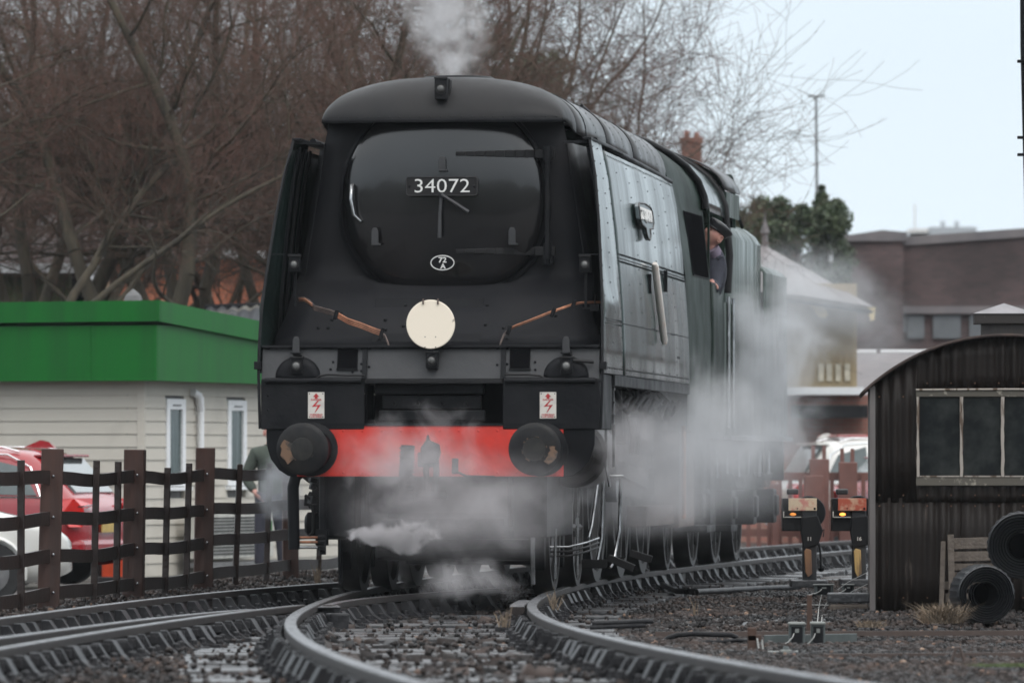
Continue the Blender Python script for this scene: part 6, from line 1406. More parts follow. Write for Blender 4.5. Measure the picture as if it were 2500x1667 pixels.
# timber baulks under the far boxes
q = W(2072, 1502, 54.6); tb = thing('timber_baulks', 'stacked short sleepers carrying grey boxes at the left corner of the hut', 'timber stack', (q.x, q.y, q.z)); k = 54.6 / F
for (x0_, x1_, y0_, y1_) in ((2021, 2124, 1447, 1471), (2026, 2120, 1474, 1500)):
    b = MB(); b.bx((x0_-2072)*k, (x1_-2072)*k, .0, .22, (1502-y1_)*k, (1502-y0_)*k); b.build('baulk', M_plank if y0_ > 1460 else M_sleep, tb, bevel=.012)
b = MB(); b.bx((2000-2072)*k, (2090-2072)*k, -.1, .2, -.07, (1502-1502)*k); b.build('rusty_base', M_brownst, tb, bevel=.01)
# curved hose on the ground left of the stake
b = MB(); b.tube([W(x, y, 47.5) for x, y in ((1618, 1566), (1632, 1556), (1655, 1549), (1690, 1546), (1785, 1549), (1800, 1556))], .017, 8); b.tube([W(x, y, 47.4) for x, y in ((1705, 1567), (1760, 1566), (1800, 1562), (1850, 1566))], .013, 8); xf(b.build('ground_hose', M_blk2, smooth=60), 'grey cable hose lying on the gravel right of the curved rail', 'hose')
b = MB()
for (x0_, y0_, x1_) in ((1445, 1520, 1595), (1440, 1530, 1575)): p0 = W(x0_, y0_, 45.5); p1 = W(x1_, y0_ + (-5 if x0_ < 1500 else 0), 45.5); b.tube([p0, p1], .016, 8)
xf(b.build('pipe_lengths', M_chair, smooth=60), 'dark pipes lying side by side just right of the curved rail', 'pipes', kind='stuff')
b = MB(); b.tube([G(x, y, -.12) for x, y in ((1605, 1402), (1620, 1430), (1650, 1442), (1700, 1444), (1850, 1436), (1950, 1432))], .025, 8); xf(b.build('cable_conduit', M_chair, smooth=60), 'dark conduit bending along the gravel before the ground signals', 'conduit')
# dry grass tufts
M_dry = mat('dry_grass', (.17, .125, .085), .8, col2=(.12, .095, .07), nscale=5, isl=.6)
def tuft(name, label, q, n, h, spread, lean=.5, m=M_dry, seed=1):
    rnd = random.Random(seed); b = MB()
    for _ in range(n):
        a = rnd.uniform(0, 2*PI); r0 = rnd.uniform(0, spread * .4); L = h * rnd.uniform(.5, 1.1); ln = rnd.uniform(.1, lean) * L
        p0 = Vector((r0 * math.cos(a), r0 * math.sin(a), 0)); a = rnd.uniform(0, 2*PI); p2 = p0 + Vector((ln * math.cos(a) + rnd.uniform(-.3, .3) * spread, ln * math.sin(a), L * rnd.uniform(.3, 1))); p1 = p0.lerp(p2, .5) + Vector((0, 0, L * .15))
        w = Vector((.0022, 0, 0)); b.add([p0 - w, p0 + w, p1 + w, p1 - w, p2], [(0,1,2,3), (3,2,4)])
    o = b.build(name, m, loc=tuple(q)); xf(o, label, 'dry grass', kind='stuff'); return o
tuft('dry_grass', 'pale dry grass clump between the hut and the rubber rolls', G(2300, 1520, -.06), 1100, .15, .34, 1.25, seed=1)
tuft('dry_grass', 'small dry grass clump left of the main clump', G(2125, 1530, -.06), 220, .06, .22, 1.2, seed=2)
tuft('dry_grass', 'thin dry stalks beside the right hand rail', G(1352, 1488, -.08), 26, .20, .10, .5, seed=3)
tuft('dry_grass', 'thin dry stalks beside the check rail end', G(1232, 1530, -.0), 22, .17, .10, .6, seed=4)
tuft('dry_grass', 'thin stalks on the ballast by the left wheel', G(775, 1428, -.12), 20, .30, .1, .3, seed=6)
tuft('dry_grass', 'lone thin stalks on the gravel mound', G(1696, 1500, -.1), 8, .16, .06, .4, seed=7)
M_wet = mat('green_moss', (.06, .10, .03), .8, col2=(.10, .12, .05), nscale=9)
tuft('moss_patch', 'small green moss patch in the gravel at the lower right corner', G(2470, 1625, -.05), 500, .02, .5, 1.2, m=M_wet, seed=8)
# ------------------------------------------------------------------ bare trees
M_bark = mat('grey_green_bark', (.075, .060, .038), .85, col2=(.028, .023, .017), nscale=7, streak=True, bump=.5, bscale=25)
M_twig = mat('red_brown_twigs', (.135, .062, .046), .8, col2=(.070, .046, .030), nscale=.8)
def seg_mesh(name, segs, m, n=3):
    A = np.array([s[0] for s in segs]); B = np.array([s[1] for s in segs]); r0 = np.array([s[2] for s in segs])[:, None]; r1 = np.array([s[3] for s in segs])[:, None]
    t = B - A; t /= (np.linalg.norm(t, axis=1, keepdims=True) + 1e-9)
    ref = np.where(np.abs(t[:, 2:3]) < .9, np.array([[0, 0, 1.0]]), np.array([[1.0, 0, 0]])); u = np.cross(t, ref); u /= (np.linalg.norm(u, axis=1, keepdims=True) + 1e-9); v = np.cross(t, u)
    N = len(segs); V = np.zeros((N, 2 * n, 3))
    for j in range(n):
        a = 2 * PI * j / n; dvec = u * math.cos(a) + v * math.sin(a); V[:, j] = A + dvec * r0; V[:, n + j] = B + dvec * r1
    q = np.array([[j, (j+1) % n, n + (j+1) % n, n + j] for j in range(n)]); fc = (q[None] + (np.arange(N) * 2 * n)[:, None, None]).reshape(-1)
    me = bpy.data.meshes.new(name); me.vertices.add(N * 2 * n); me.vertices.foreach_set('co', V.reshape(-1)); me.loops.add(len(fc)); me.loops.foreach_set('vertex_index', fc.astype(np.int32))
    me.polygons.add(N * n); me.polygons.foreach_set('loop_start', np.arange(0, N*n*4, 4, dtype=np.int32)); me.polygons.foreach_set('loop_total', np.full(N*n, 4, np.int32)); me.update(calc_edges=True)
    me.polygons.foreach_set('use_smooth', [True] * (N * n)); me.materials.append(m); return me
def bare_tree(label, px, d, seed, stems=6, H=9.5, spread=.5, side=0.0, dens=1.0, trunk_r=.26, fork=1.2, lean=(0, 0), group='bare winter trees behind the yard', zmin=4.3):
    rg = random.Random(seed); q = W(px, 0, d); base = Vector((q.x, d, -.5)); T, Bs, Tw = [], [], []
    def vis(p, m=350):
        x = 1250 + (p.x + base.x) * F / (p.y + base.y); y = HOR - (p.z + base.z - 1) * F / (p.y + base.y)
        return -m < x < 2500 + m and y > -m
    def grow(p, dr, L, r, lvl, up):
        n = max(3, int(L / (.45, .28, .16, .12)[lvl])); pts = [p.copy()]; dd = dr.normalized(); st = L / n
        for i in range(n):
            dd = (dd + Vector((rg.gauss(0, 1), rg.gauss(0, 1), rg.gauss(0, 1))) * (.11, .14, .16, .18)[lvl] + Vector((0, 0, up * .05))).normalized(); p = p + dd * st; pts.append(p.copy())
        tgt = T if lvl == 0 else (Bs if lvl < 3 else Tw)
        for i in range(n):
            ra = r * (1 - .8 * i / n); rb = r * (1 - .8 * (i + 1) / n)
            if vis(pts[i]):
                xq = 1250 + (pts[i].x + base.x) * F / (pts[i].y + base.y); sf = 1.0 if lvl > 1 else min(1.0, max(.14, 1 - (xq - 1380) / 420)); tgt.append((tuple(pts[i]), tuple(pts[i+1]), max(ra * sf, .0028), max(rb * sf, .0024)))
        if lvl >= 3: return
        k = int((.0, 0, 0)[lvl] + L * (3.2, 5.0, 7.5)[lvl] * dens)
        for j in range(k):
            t = rg.uniform((.10, .12, .1)[lvl], 1.0); i = min(n - 1, int(t * n)); b0 = pts[i].lerp(pts[i+1], t * n - i)
            if not vis(b0) or (b0.z < zmin and rg.random() < .86): continue
            xp = 1250 + (b0.x + base.x) * F / (b0.y + base.y)
            if xp > 1620 and rg.random() < (xp - 1620) / 460: continue      # the crowns thin out towards the open sky
            ax = (pts[i+1] - pts[i]).normalized(); az = rg.uniform(0, 2 * PI); o = ax.orthogonal().normalized(); o = Matrix.Rotation(az, 3, ax) @ o
            ang = rg.uniform(.5, 1.15) if lvl else rg.uniform(.7, 1.35); nd = ax * math.cos(ang) + o * math.sin(ang)
            if lvl == 0: nd = (nd + Vector((side, 0, -.1))).normalized()
            LL = (rg.uniform(1.5, 4.6) * (1 - .4 * t), L * rg.uniform(.28, .5), L * rg.uniform(.3, .6))[lvl]
            grow(b0, nd, LL, max(.003, r * (1 - .8 * t) * (.44, .42, .5)[lvl]), lvl + 1, (.8, .7, .4)[lvl] if lvl else rg.uniform(-.6, 1.2))
    p = Vector((0, 0, 0)); tp = [p.copy()]; dr = Vector((lean[0], lean[1], 1)).normalized()
    for i in range(5): p = p + dr * fork / 5 + Vector((rg.uniform(-.03, .03), rg.uniform(-.03, .03), 0)); tp.append(p.copy())
    b = MB(); b.tube(tp, [trunk_r * (1.25 - .07 * i + (.3 if i == 0 else 0)) for i in range(6)], 10)
    for k in range(stems):
        a = 2 * PI * k / stems + rg.uniform(-.4, .4); o = Vector((math.cos(a), math.sin(a), 0)) * spread * rg.uniform(.4, 1.2) + Vector((side * .35, 0, 0))
        grow(p - dr * .2 + o * .1, (o + dr * 1.0), H * rg.uniform(.8, 1.1), trunk_r * rg.uniform(.26, .52), 0, .35)
    t = thing('bare_tree', label, 'tree', tuple(base), 0, group)
    b.build('trunk', M_bark, t, smooth=60)
    if T: link('stems', seg_mesh('stems', T, M_bark, 7), t)
    if Bs: xf(link('branches', seg_mesh('branches', Bs, M_bark, 3), t), kind='stuff')
    if Tw: xf(link('twigs', seg_mesh('twigs', Tw, M_twig, 3), t), kind='stuff')
    return t
bare_tree('bare tree with a leaning thick trunk left of the brick house, over the olive shed', 175, 104, 11, 4, 8.5, .75, -.05, 1.15, .34, 1.9, (-.14, 0))
bare_tree('bare tree at the far left edge whose branches hang over the olive shed', 15, 110, 12, 4, 9, .8, .1, 1.1, .26, 1.2)
bare_tree('bare many stemmed tree in front of the orange brick wall', 545, 106, 13, 6, 10, .5, .0, .85, .30, 1.0)
bare_tree('slim bare tree standing just right of the orange chimney', 300, 113, 14, 3, 10, .5, .0, 1.0, .2, 1.5)
bare_tree('bare tree with upright stems directly behind the left end of the locomotive hood', 720, 108, 15, 4, 10, .6, .1, .7, .26, 1.0)
bare_tree('bare tree behind the chimney steam', 960, 112, 16, 4, 10, .6, .05, .75, .26, 1.2)
bare_tree('bare tree behind the middle of the smoke, farther back', 1180, 118, 17, 4, 10, .7, .05, .8, .25, 1.4)
bare_tree('bare tree whose arching outer twigs reach furthest into the open sky at the right', 1200, 106, 18, 5, 8.0, .60, .20, 1.15, .16, 1.6)
bare_tree('bare tree behind the locomotive roof with a dense reddish crown', 1240, 114, 19, 4, 9.5, .7, .15, 1.0, .25, 1.4)
bare_tree('small bare tree low behind the tender vents', 1440, 112, 20, 5, 7.0, .45, .16, 1.1, .18, 1.0)
bare_tree('slender bare tree between the house and the many stemmed tree', 660, 116, 31, 7, 10, .4, .0, .9, .2, 1.0)
bare_tree('bare tree close to the left edge with drooping fine twigs', -60, 100, 32, 6, 9, .6, .3, 1.2, .22, 1.2)
bare_tree('bare reddish tree beyond the steam, right of the hood lamp', 1080, 108, 33, 7, 9.5, .5, .1, 1.2, .2, 1.2)
bare_tree('dark bare tree far back behind the house roof', 420, 146, 21, 7, 13, .5, .0, .9, .35, 1.5)
bare_tree('bare tree filling the gap over the green fascia, with dark heavy limbs', 400, 101, 41, 4, 8.5, .8, .0, 1.1, .36, 1.6)
bare_tree('bare tree left of the leaning trunk with a warm brown crown', 90, 116, 42, 5, 9.5, .6, .1, 1.3, .26, 1.4)
bare_tree('dark bare tree far back at the upper left', 90, 150, 22, 7, 13, .5, .0, .9, .35, 1.5)

# ------------------------------------------------------------------ evergreen bush behind the tender
M_leafg = mat('dark_evergreen_leaf', (.030, .055, .022), .55, col2=(.075, .095, .045), nscale=1.8, isl=.45)
def leafy(label, px, py, d, rx, rz, n, seed, spire=None):
    rg = np.random.RandomState(seed); q = W(px, py, d); t = thing('evergreen_tree', label, 'tree', (q.x, d, -.5))
    z0 = q.z + .5
    b = MB(); b.tube([(0, 0, 0), (.05, 0, z0 * .5), (0, 0, z0)], [.18, .12, .05], 8)
    for k in range(7): a = k * .9; b.tube([(0, 0, z0 * (.5 + .05 * k)), (rx * .6 * math.cos(a), .5 * math.sin(a), z0 + rz * .5 * math.sin(k))], [.05, .015], 5)
    b.build('trunk', M_bark, t)
    cl = [(rg.uniform(-.8, .8) * rx, rg.uniform(-.8, .8) * rx * .8, rg.uniform(-.8, .85) * rz, rg.uniform(.14, .36) * rz) for _ in range(34)]
    if spire: cl += [(spire * rx, 0, rz * (.3 + .2 * k), .30 * rz * (1 - .22 * k)) for k in range(5)]
    V = []; cc = np.array([cl[i] for i in rg.randint(0, len(cl), n)])
    dv = rg.normal(size=(n, 3)); dv /= np.linalg.norm(dv, axis=1, keepdims=True); P = cc[:, :3] + dv * (cc[:, 3] * rg.uniform(.45, 1.25, n))[:, None]; P[:, 2] += z0
    s_ = rg.uniform(.03, .07, n)[:, None]; a = rg.normal(size=(n, 3)); a /= np.linalg.norm(a, axis=1, keepdims=True); bb = np.cross(a, rg.normal(size=(n, 3))); bb /= np.linalg.norm(bb, axis=1, keepdims=True)
    V = np.stack([P - a * s_, P + bb * s_ * .5, P + a * s_, P - bb * s_ * .5], 1)
    me = bpy.data.meshes.new('leaves'); me.vertices.add(n*4); me.vertices.foreach_set('co', V.reshape(-1)); me.loops.add(n*4); me.loops.foreach_set('vertex_index', np.arange(n*4, dtype=np.int32)); me.polygons.add(n); me.polygons.foreach_set('loop_start', np.arange(0, n*4, 4, dtype=np.int32)); me.polygons.foreach_set('loop_total', np.full(n, 4, np.int32)); me.update(calc_edges=True); me.materials.append(M_leafg)
    xf(link('leaves', me, t), kind='stuff')
leafy('dark evergreen tree with a pointed top between the tender and the bridge pier', 1945, 590, 150, 1.15, 1.0, 30000, 1, .45)
leafy('lighter evergreen bush directly behind the tender', 1850, 612, 152, .9, .75, 20000, 2)
leafy('low evergreen bush behind the locomotive chimney steam', 1240, 215, 125, 1.1, 1.0, 9000, 3)
# shrubs glimpsed under the locomotive at left
leafy('low blurred shrub beyond the fence under the locomotive front', 1000, 1385, 112, 1.6, .25, 5000, 4)

# ------------------------------------------------------------------ unseen wood added behind the camera to darken reflections in the paint
b = MB(); rows = []
for i in range(61):
    x = -150 + 5 * i; h = 15 + 4.5 * mnoise.noise(Vector((x * .06, 3, 0))) + 2 * mnoise.noise(Vector((x * .3, 7, 0))); w = 9 + 2 * mnoise.noise(Vector((x * .2, 1, 0)))
    rows.append([(x, -62 + w * c, -.5 + h * s) for c, s in ((1, 0), (1.05, .3), (.9, .6), (.5, .9), (0, 1), (-.5, .9), (-.9, .6), (-1.05, .3), (-1, 0))])
b.grid(rows); b.f += [tuple(range(9)), tuple(60 * 9 + j for j in range(9))]; b.mi += [0, 0]
xf(b.build('wood', mat('unseen_wood_foliage', (.035, .045, .025), .9, col2=(.06, .055, .04), nscale=.5, bump=1.0, bscale=1.5), smooth=60), 'unseen dark wood added behind the camera for its reflection in the paint', 'wood', kind='stuff')
# ------------------------------------------------------------------ people
M_skin = mat('skin', (.52, .29, .23), .5, col2=(.50, .22, .18), nscale=9)
M_jkt = mat('dark_green_jacket', (.055, .07, .055), .85, col2=(.04, .05, .04), nscale=6, bump=.3, bscale=12)
M_trs = mat('navy_trousers', (.022, .024, .035), .8, col2=(.03, .03, .045), nscale=6)
M_over = mat('dark_blue_overalls', (.035, .038, .055), .8, col2=(.025, .027, .04), nscale=8, bump=.3, bscale=14)
M_capm = mat('greasy_black_cap', (.018, .019, .022), .30, col2=(.03, .03, .032), nscale=8)
M_shirt = mat('mauve_shirt', (.22, .18, .24), .8)
M_hair = mat('grey_hair', (.25, .24, .23), .8)
M_shoe = mat('black_shoe', (.015, .015, .016), .5)
def skinmesh(joints, edges, root, sub=2):
    me = bpy.data.meshes.new('sk'); names = list(joints); me.from_pydata([joints[k][0] for k in names], [(names.index(a), names.index(b_)) for a, b_ in edges], [])
    o = bpy.data.objects.new('sk', me); COL.objects.link(o); o.modifiers.new('s', 'SKIN'); me.skin_vertices[0].data
    for i, k in enumerate(names):
        r = joints[k][1]; r = r if isinstance(r, tuple) else (r, r); me.skin_vertices[0].data[i].radius = r; me.skin_vertices[0].data[i].use_root = (k == root)
    sb_ = o.modifiers.new('b', 'SUBSURF'); sb_.levels = sub; sb_.render_levels = sub
    dg = bpy.context.evaluated_depsgraph_get(); ev = o.evaluated_get(dg); m2 = bpy.data.meshes.new_from_object(ev)
    vs = [tuple(v.co) for v in m2.vertices]; fs = [tuple(p.vertices) for p in m2.polygons]; bpy.data.objects.remove(o); bpy.data.meshes.remove(m2); return vs, fs
def head_geo(R=.105):
    """head centred at origin, face towards -y, up z; returns verts, faces"""
    vs, fs = [], []; nu, nv = 28, 18
    for i in range(nv + 1):
        th = PI * i / nv
        for j in range(nu):
            ph = 2 * PI * j / nu; x, y, z = math.sin(th) * math.sin(ph), -math.sin(th) * math.cos(ph), math.cos(th)
            X, Y, Z = x * .74, y * .92, z * 1.12
            if Z < -.15: k = (-.15 - Z); X *= 1 - .38 * k; Y = Y * (1 - .30 * k) - .10 * k         # jaw
            if y < -.3 and abs(x) < .5:
                nz_ = math.exp(-((Z + .12) / .20) ** 2) * math.exp(-(x / .13) ** 2); Y -= .26 * nz_                                # nose
                Y += .07 * math.exp(-((Z - .12) / .10) ** 2) * math.exp(-((abs(x) - .26) / .13) ** 2)                           # eye sockets
                Y -= .05 * math.exp(-((Z - .25) / .07) ** 2)                                                                        # brow
                Y -= .05 * math.exp(-((Z + .48) / .06) ** 2) * math.exp(-(x / .25) ** 2)                                          # lips
                Y += .04 * math.exp(-((Z + .55) / .03) ** 2) * math.exp(-(x / .2) ** 2)
                Y -= .08 * math.exp(-((Z + .85) / .14) ** 2)                                                                        # chin
            vs.append((X * R, Y * R, Z * R))
    for i in range(nv):
        for j in range(nu): fs.append((i*nu+j, i*nu+(j+1) % nu, (i+1)*nu+(j+1) % nu, (i+1)*nu+j))
    return vs, fs
def hand_joints(J, E, wrist, pal, fdir, side, s=1.0, curl=.5, pref='l'):
    """palm and five fingers as chains from the wrist joint; fdir = direction of fingers, side = towards the thumb, pal = palm normal"""
    f, sd, pn = Vector(fdir).normalized(), Vector(side).normalized(), Vector(pal).normalized(); w = Vector(J[wrist][0])
    J[pref+'palm'] = (tuple(w + f * .055 * s), (.030 * s, .020 * s)); E.append((wrist, pref+'palm'))
    for i, (o, L) in enumerate(((.030, .066), (.010, .075), (-.010, .070), (-.029, .055))):
        p0 = w + f * .088 * s + sd * o * s; p1 = p0 + (f * (1 - curl * .5) + pn * curl).normalized() * L * .5 * s; p2 = p1 + (f * (1 - curl * 1.2) + pn * curl * 1.6).normalized() * L * .5 * s
        J[f'{pref}f{i}a'] = (tuple(p0), .0105 * s); J[f'{pref}f{i}b'] = (tuple(p1), .0090 * s); J[f'{pref}f{i}c'] = (tuple(p2), .0075 * s); E += [(pref+'palm', f'{pref}f{i}a'), (f'{pref}f{i}a', f'{pref}f{i}b'), (f'{pref}f{i}b', f'{pref}f{i}c')]
    p0 = w + f * .03 * s + sd * .035 * s; p1 = p0 + (f * .7 + sd * .7 + pn * .2) * .035 * s; p2 = p1 + (f * .9 + pn * .4) * .03 * s
    J[pref+'ta'] = (tuple(p0), .0125 * s); J[pref+'tb'] = (tuple(p1), .011 * s); J[pref+'tc'] = (tuple(p2), .009 * s); E += [(pref+'palm', pref+'ta'), (pref+'ta', pref+'tb'), (pref+'tb', pref+'tc')]
def body_obj(parent, geos, m, name='body', voxel=.009):
    b = MB()
    for vs, fs in geos: b.add(vs, fs)
    o = b.build(name, m, parent, smooth=180, rec=False); r = o.modifiers.new('r', 'REMESH'); r.mode = 'VOXEL'; r.voxel_size = voxel; r.use_smooth_shade = True
    return o
def xform(g, M): vs, fs = g; return [tuple(M @ Vector(v)) for v in vs], fs
def eyes_hair(parent, M, cap=None, hair=True, R=.105):
    for sx in (-1, 1):
        b = MB(); p = M @ Vector((sx * .27 * R, -.77 * R, .12 * R)); b.lathe([(0, -.011), (.009, -.007), (.012, 0), (.009, .006)], p, (M.to_3x3() @ Vector((0, -1, 0))) * -1, 10); b.build('eye', M_glassd, parent)
        b = MB(); E_ = []
        for a in np.linspace(0, 2*PI, 15): E_.append(M @ Vector((sx * (.74 + .06 + .04 * math.cos(a)) * R, (.12 + .17 * math.cos(a)) * R, (-.03 + .30 * math.sin(a)) * R)))
        b.tube(E_, .0065, 6); c_0 = M @ Vector((sx * .76 * R, .12 * R, -.03 * R)); b.cb(c_0, (.016, .022, .045)); b.build('ear', M_skin, parent, smooth=80)
    if hair:
        vs, fs = head_geo(R * 1.045); keep = [f for f in fs if all((vs[i][2] > (.10 if vs[i][1] > -.02 else .52) * R * 1.1 - (.5 * R if vs[i][1] > .45 * R else 0)) for i in f)]
        b = MB(); b.add([M @ Vector(v) for v in vs], keep); b.build('hair', M_hair, parent, smooth=80, solid=.008)

# standing man beyond the fence
q = W(662, 1403, 85.5); man = thing('person', 'standing man in dark green jacket and navy trousers, hands in pockets, beyond the fence', 'person', (q.x, q.y, q.z), .15)
J = {'pel': ((0, 0, .93), (.13, .10)), 'sp1': ((0, 0, 1.08), (.125, .10)), 'sp2': ((0, .0, 1.28), (.155, .11)), 'nk0': ((0, .01, 1.45), (.10, .07)), 'nk': ((0, .0, 1.52), .055), 'hd': ((0, -.01, 1.60), .055)}
E = [('pel', 'sp1'), ('sp1', 'sp2'), ('sp2', 'nk0'), ('nk0', 'nk'), ('nk', 'hd')]
for sx, n_ in ((-1, 'l'), (1, 'r')):
    J[n_+'sh'] = ((sx*.18, 0, 1.42), .065); J[n_+'el'] = ((sx*.30, .03, 1.13), .050); J[n_+'wr'] = ((sx*.20, -.10, .97), .032); J[n_+'hp'] = ((sx*.09, 0, .88), .09); J[n_+'kn'] = ((sx*.12, -.01, .50), .062); J[n_+'an'] = ((sx*.14, .0, .09), .042); J[n_+'to'] = ((sx*.17, -.15, .03), (.04, .028))
    E += [('nk0', n_+'sh'), (n_+'sh', n_+'el'), (n_+'el', n_+'wr'), ('pel', n_+'hp'), (n_+'hp', n_+'kn'), (n_+'kn', n_+'an'), (n_+'an', n_+'to')]
    hand_joints(J, E, n_+'wr', (-sx, 0, 0), (-sx*.5, -.25, -.8), (0, -1, 0), 1.0, .35, n_)
MH = Matrix.Translation((0, -.015, 1.66)) @ Matrix.Rotation(-.1, 4, 'X')
bo = body_obj(man, [skinmesh(J, E, 'pel'), xform(head_geo(), MH)], M_skin); eyes_hair(man, MH)
JK = {k: (J[k][0], tuple(q_ * 1.22 + .012 for q_ in (J[k][1] if isinstance(J[k][1], tuple) else (J[k][1],) * 2))) for k in ('pel', 'sp1', 'sp2', 'nk0', 'lsh', 'lel', 'lwr', 'rsh', 'rel', 'rwr')}
JK['hem'] = ((0, 0, .80), (.18, .135)); JK['nk0'] = (JK['nk0'][0], (.12, .095)); JK['nk'] = ((0, .01, 1.52), .078)
g_ = skinmesh(JK, [('hem', 'pel'), ('pel', 'sp1'), ('sp1', 'sp2'), ('sp2', 'nk0'), ('nk0', 'nk')] + [(a + x_, a + y_) for a in 'lr' for x_, y_ in (('sh', 'el'), ('el', 'wr'))] + [('nk0', 'lsh'), ('nk0', 'rsh')], 'sp1')
b = MB(); b.add(*g_); b.build('jacket', M_jkt, man, smooth=180, rec=False)
b = MB(); b.lathe([(.075, 0), (.085, .05), (.07, .055)], (0, 0, 1.47), (0, .0, 1), 16); b.build('jacket_collar', M_jkt, man, smooth=60)
JT = {k: (J[k][0], tuple(q_ * 1.18 + .012 for q_ in (J[k][1] if isinstance(J[k][1], tuple) else (J[k][1],) * 2))) for k in ('pel', 'lhp', 'lkn', 'lan', 'rhp', 'rkn', 'ran')}
g_ = skinmesh(JT, [('pel', 'lhp'), ('lhp', 'lkn'), ('lkn', 'lan'), ('pel', 'rhp'), ('rhp', 'rkn'), ('rkn', 'ran')], 'pel'); b = MB(); b.add(*g_); b.build('trousers', M_trs, man, smooth=180, rec=False)
for sx in (-1, 1): b = MB(); b.tube([(sx*.135, .06, .045), (sx*.14, 0, .055), (sx*.16, -.10, .04), (sx*.18, -.19, .03)], [.04, .052, .05, .03], 10, flat=.75); b.build('shoe', M_shoe, man, smooth=60)

# driver leaning out of the cab window
hp = W(1742, 574, 66.3)
drv = thing('person', 'locomotive driver in black cap leaning out of the cab window, looking down', 'person', (hp.x, hp.y, hp.z), 0)
up = Vector((.58, .10, .80)).normalized(); fw = Vector((-.74, -.38, -.45)); fw = (fw - up * fw.dot(up)).normalized(); sd = up.cross(fw)
RM = Matrix((( -sd).to_tuple(), (-fw).to_tuple(), up.to_tuple())).transposed().to_4x4(); 
if RM.determinant() < 0: RM = Matrix(((sd).to_tuple(), (-fw).to_tuple(), up.to_tuple())).transposed().to_4x4()
MH = RM
J = {'hd': ((.0, 0, 0), .055), 'nk': (tuple(-up * .10 - fw * .03), .056), 'nk0': ((.02, .14, -.22), (.09, .07)), 'sp2': ((-.02, .22, -.42), (.15, .11)), 'sp1': ((-.15, .30, -.66), (.14, .11)), 'pel': ((-.25, .34, -.85), (.14, .11))}
E = [('pel', 'sp1'), ('sp1', 'sp2'), ('sp2', 'nk0'), ('nk0', 'nk'), ('nk', 'hd')]
J['rsh'] = ((.03, .04, -.25), .06); J['rel'] = ((.0, -.10, -.50), .05); J['rwr'] = ((-.03, -.22, -.36 - .06), .032)
J['lsh'] = ((-.15, .28, -.26), .065); J['lel'] = ((-.12, .1, -.48), .05); J['lwr'] = ((-.06, -.08, -.50), .032)
for a in 'lr': E += [('nk0', a+'sh'), (a+'sh', a+'el'), (a+'el', a+'wr')]
hand_joints(J, E, 'rwr', (0, .2, -1), (0.02, -.6, -.75), (1, 0, 0), 1.0, .6, 'r'); hand_joints(J, E, 'lwr', (0, .2, -1), (.1, -.8, -.4), (1, 0, 0), 1.0, .6, 'l')
body_obj(drv, [skinmesh(J, E, 'pel'), xform(head_geo(.112), MH)], M_skin); eyes_hair(drv, MH, hair=False, R=.112)
JK = {k: (J[k][0], tuple(q_ * 1.15 + .012 for q_ in (J[k][1] if isinstance(J[k][1], tuple) else (J[k][1],) * 2))) for k in ('pel', 'sp1', 'sp2', 'nk0', 'lsh', 'lel', 'lwr', 'rsh', 'rel', 'rwr')}
JK['nk'] = (tuple(Vector(J['nk'][0]) * .9 + Vector((.015, .02, -.03))), .085)
g_ = skinmesh(JK, [('pel', 'sp1'), ('sp1', 'sp2'), ('sp2', 'nk0'), ('nk0', 'nk'), ('nk0', 'lsh'), ('nk0', 'rsh')] + [(a + x_, a + y_) for a in 'lr' for x_, y_ in (('sh', 'el'), ('el', 'wr'))], 'sp1'); b = MB(); b.add(*g_); b.build('overalls', M_over, drv, smooth=180, rec=False)
R = .112
b = MB(); rows = []
for (rr, zz, yy) in ((.98, .34, .04), (1.06, .48, .06), (1.20, .76, .10), (1.28, .92, .12), (1.18, 1.06, .12), (.6, 1.17, .10), (.0, 1.18, .08)):
    rows.append([MH @ Vector((rr * .80 * R * math.sin(a), (yy - rr * .98 * math.cos(a)) * R, zz * R)) for a in np.linspace(0, 2*PI, 33)])
b.grid(rows); b.build('cap', M_capm, drv, smooth=60, solid=.006)
b = MB(); b.grid([[MH @ Vector((rr * .78 * R * math.sin(a), -rr * .95 * R * math.cos(a), zz * R)) for a in np.linspace(-.9, .9, 13)] for rr, zz in ((.85, .46), (1.08, .42), (1.22, .36))]); b.build('cap_peak', M_capm, drv, smooth=60, solid=.006)
b = MB(); b.tube([Vector((-.02, .0, -.115)), Vector((.02, .05, -.19)), Vector((.03, .08, -.28))], [.07, .075, .06], 10); b.build('shirt_collar', M_shirt, drv, smooth=60)

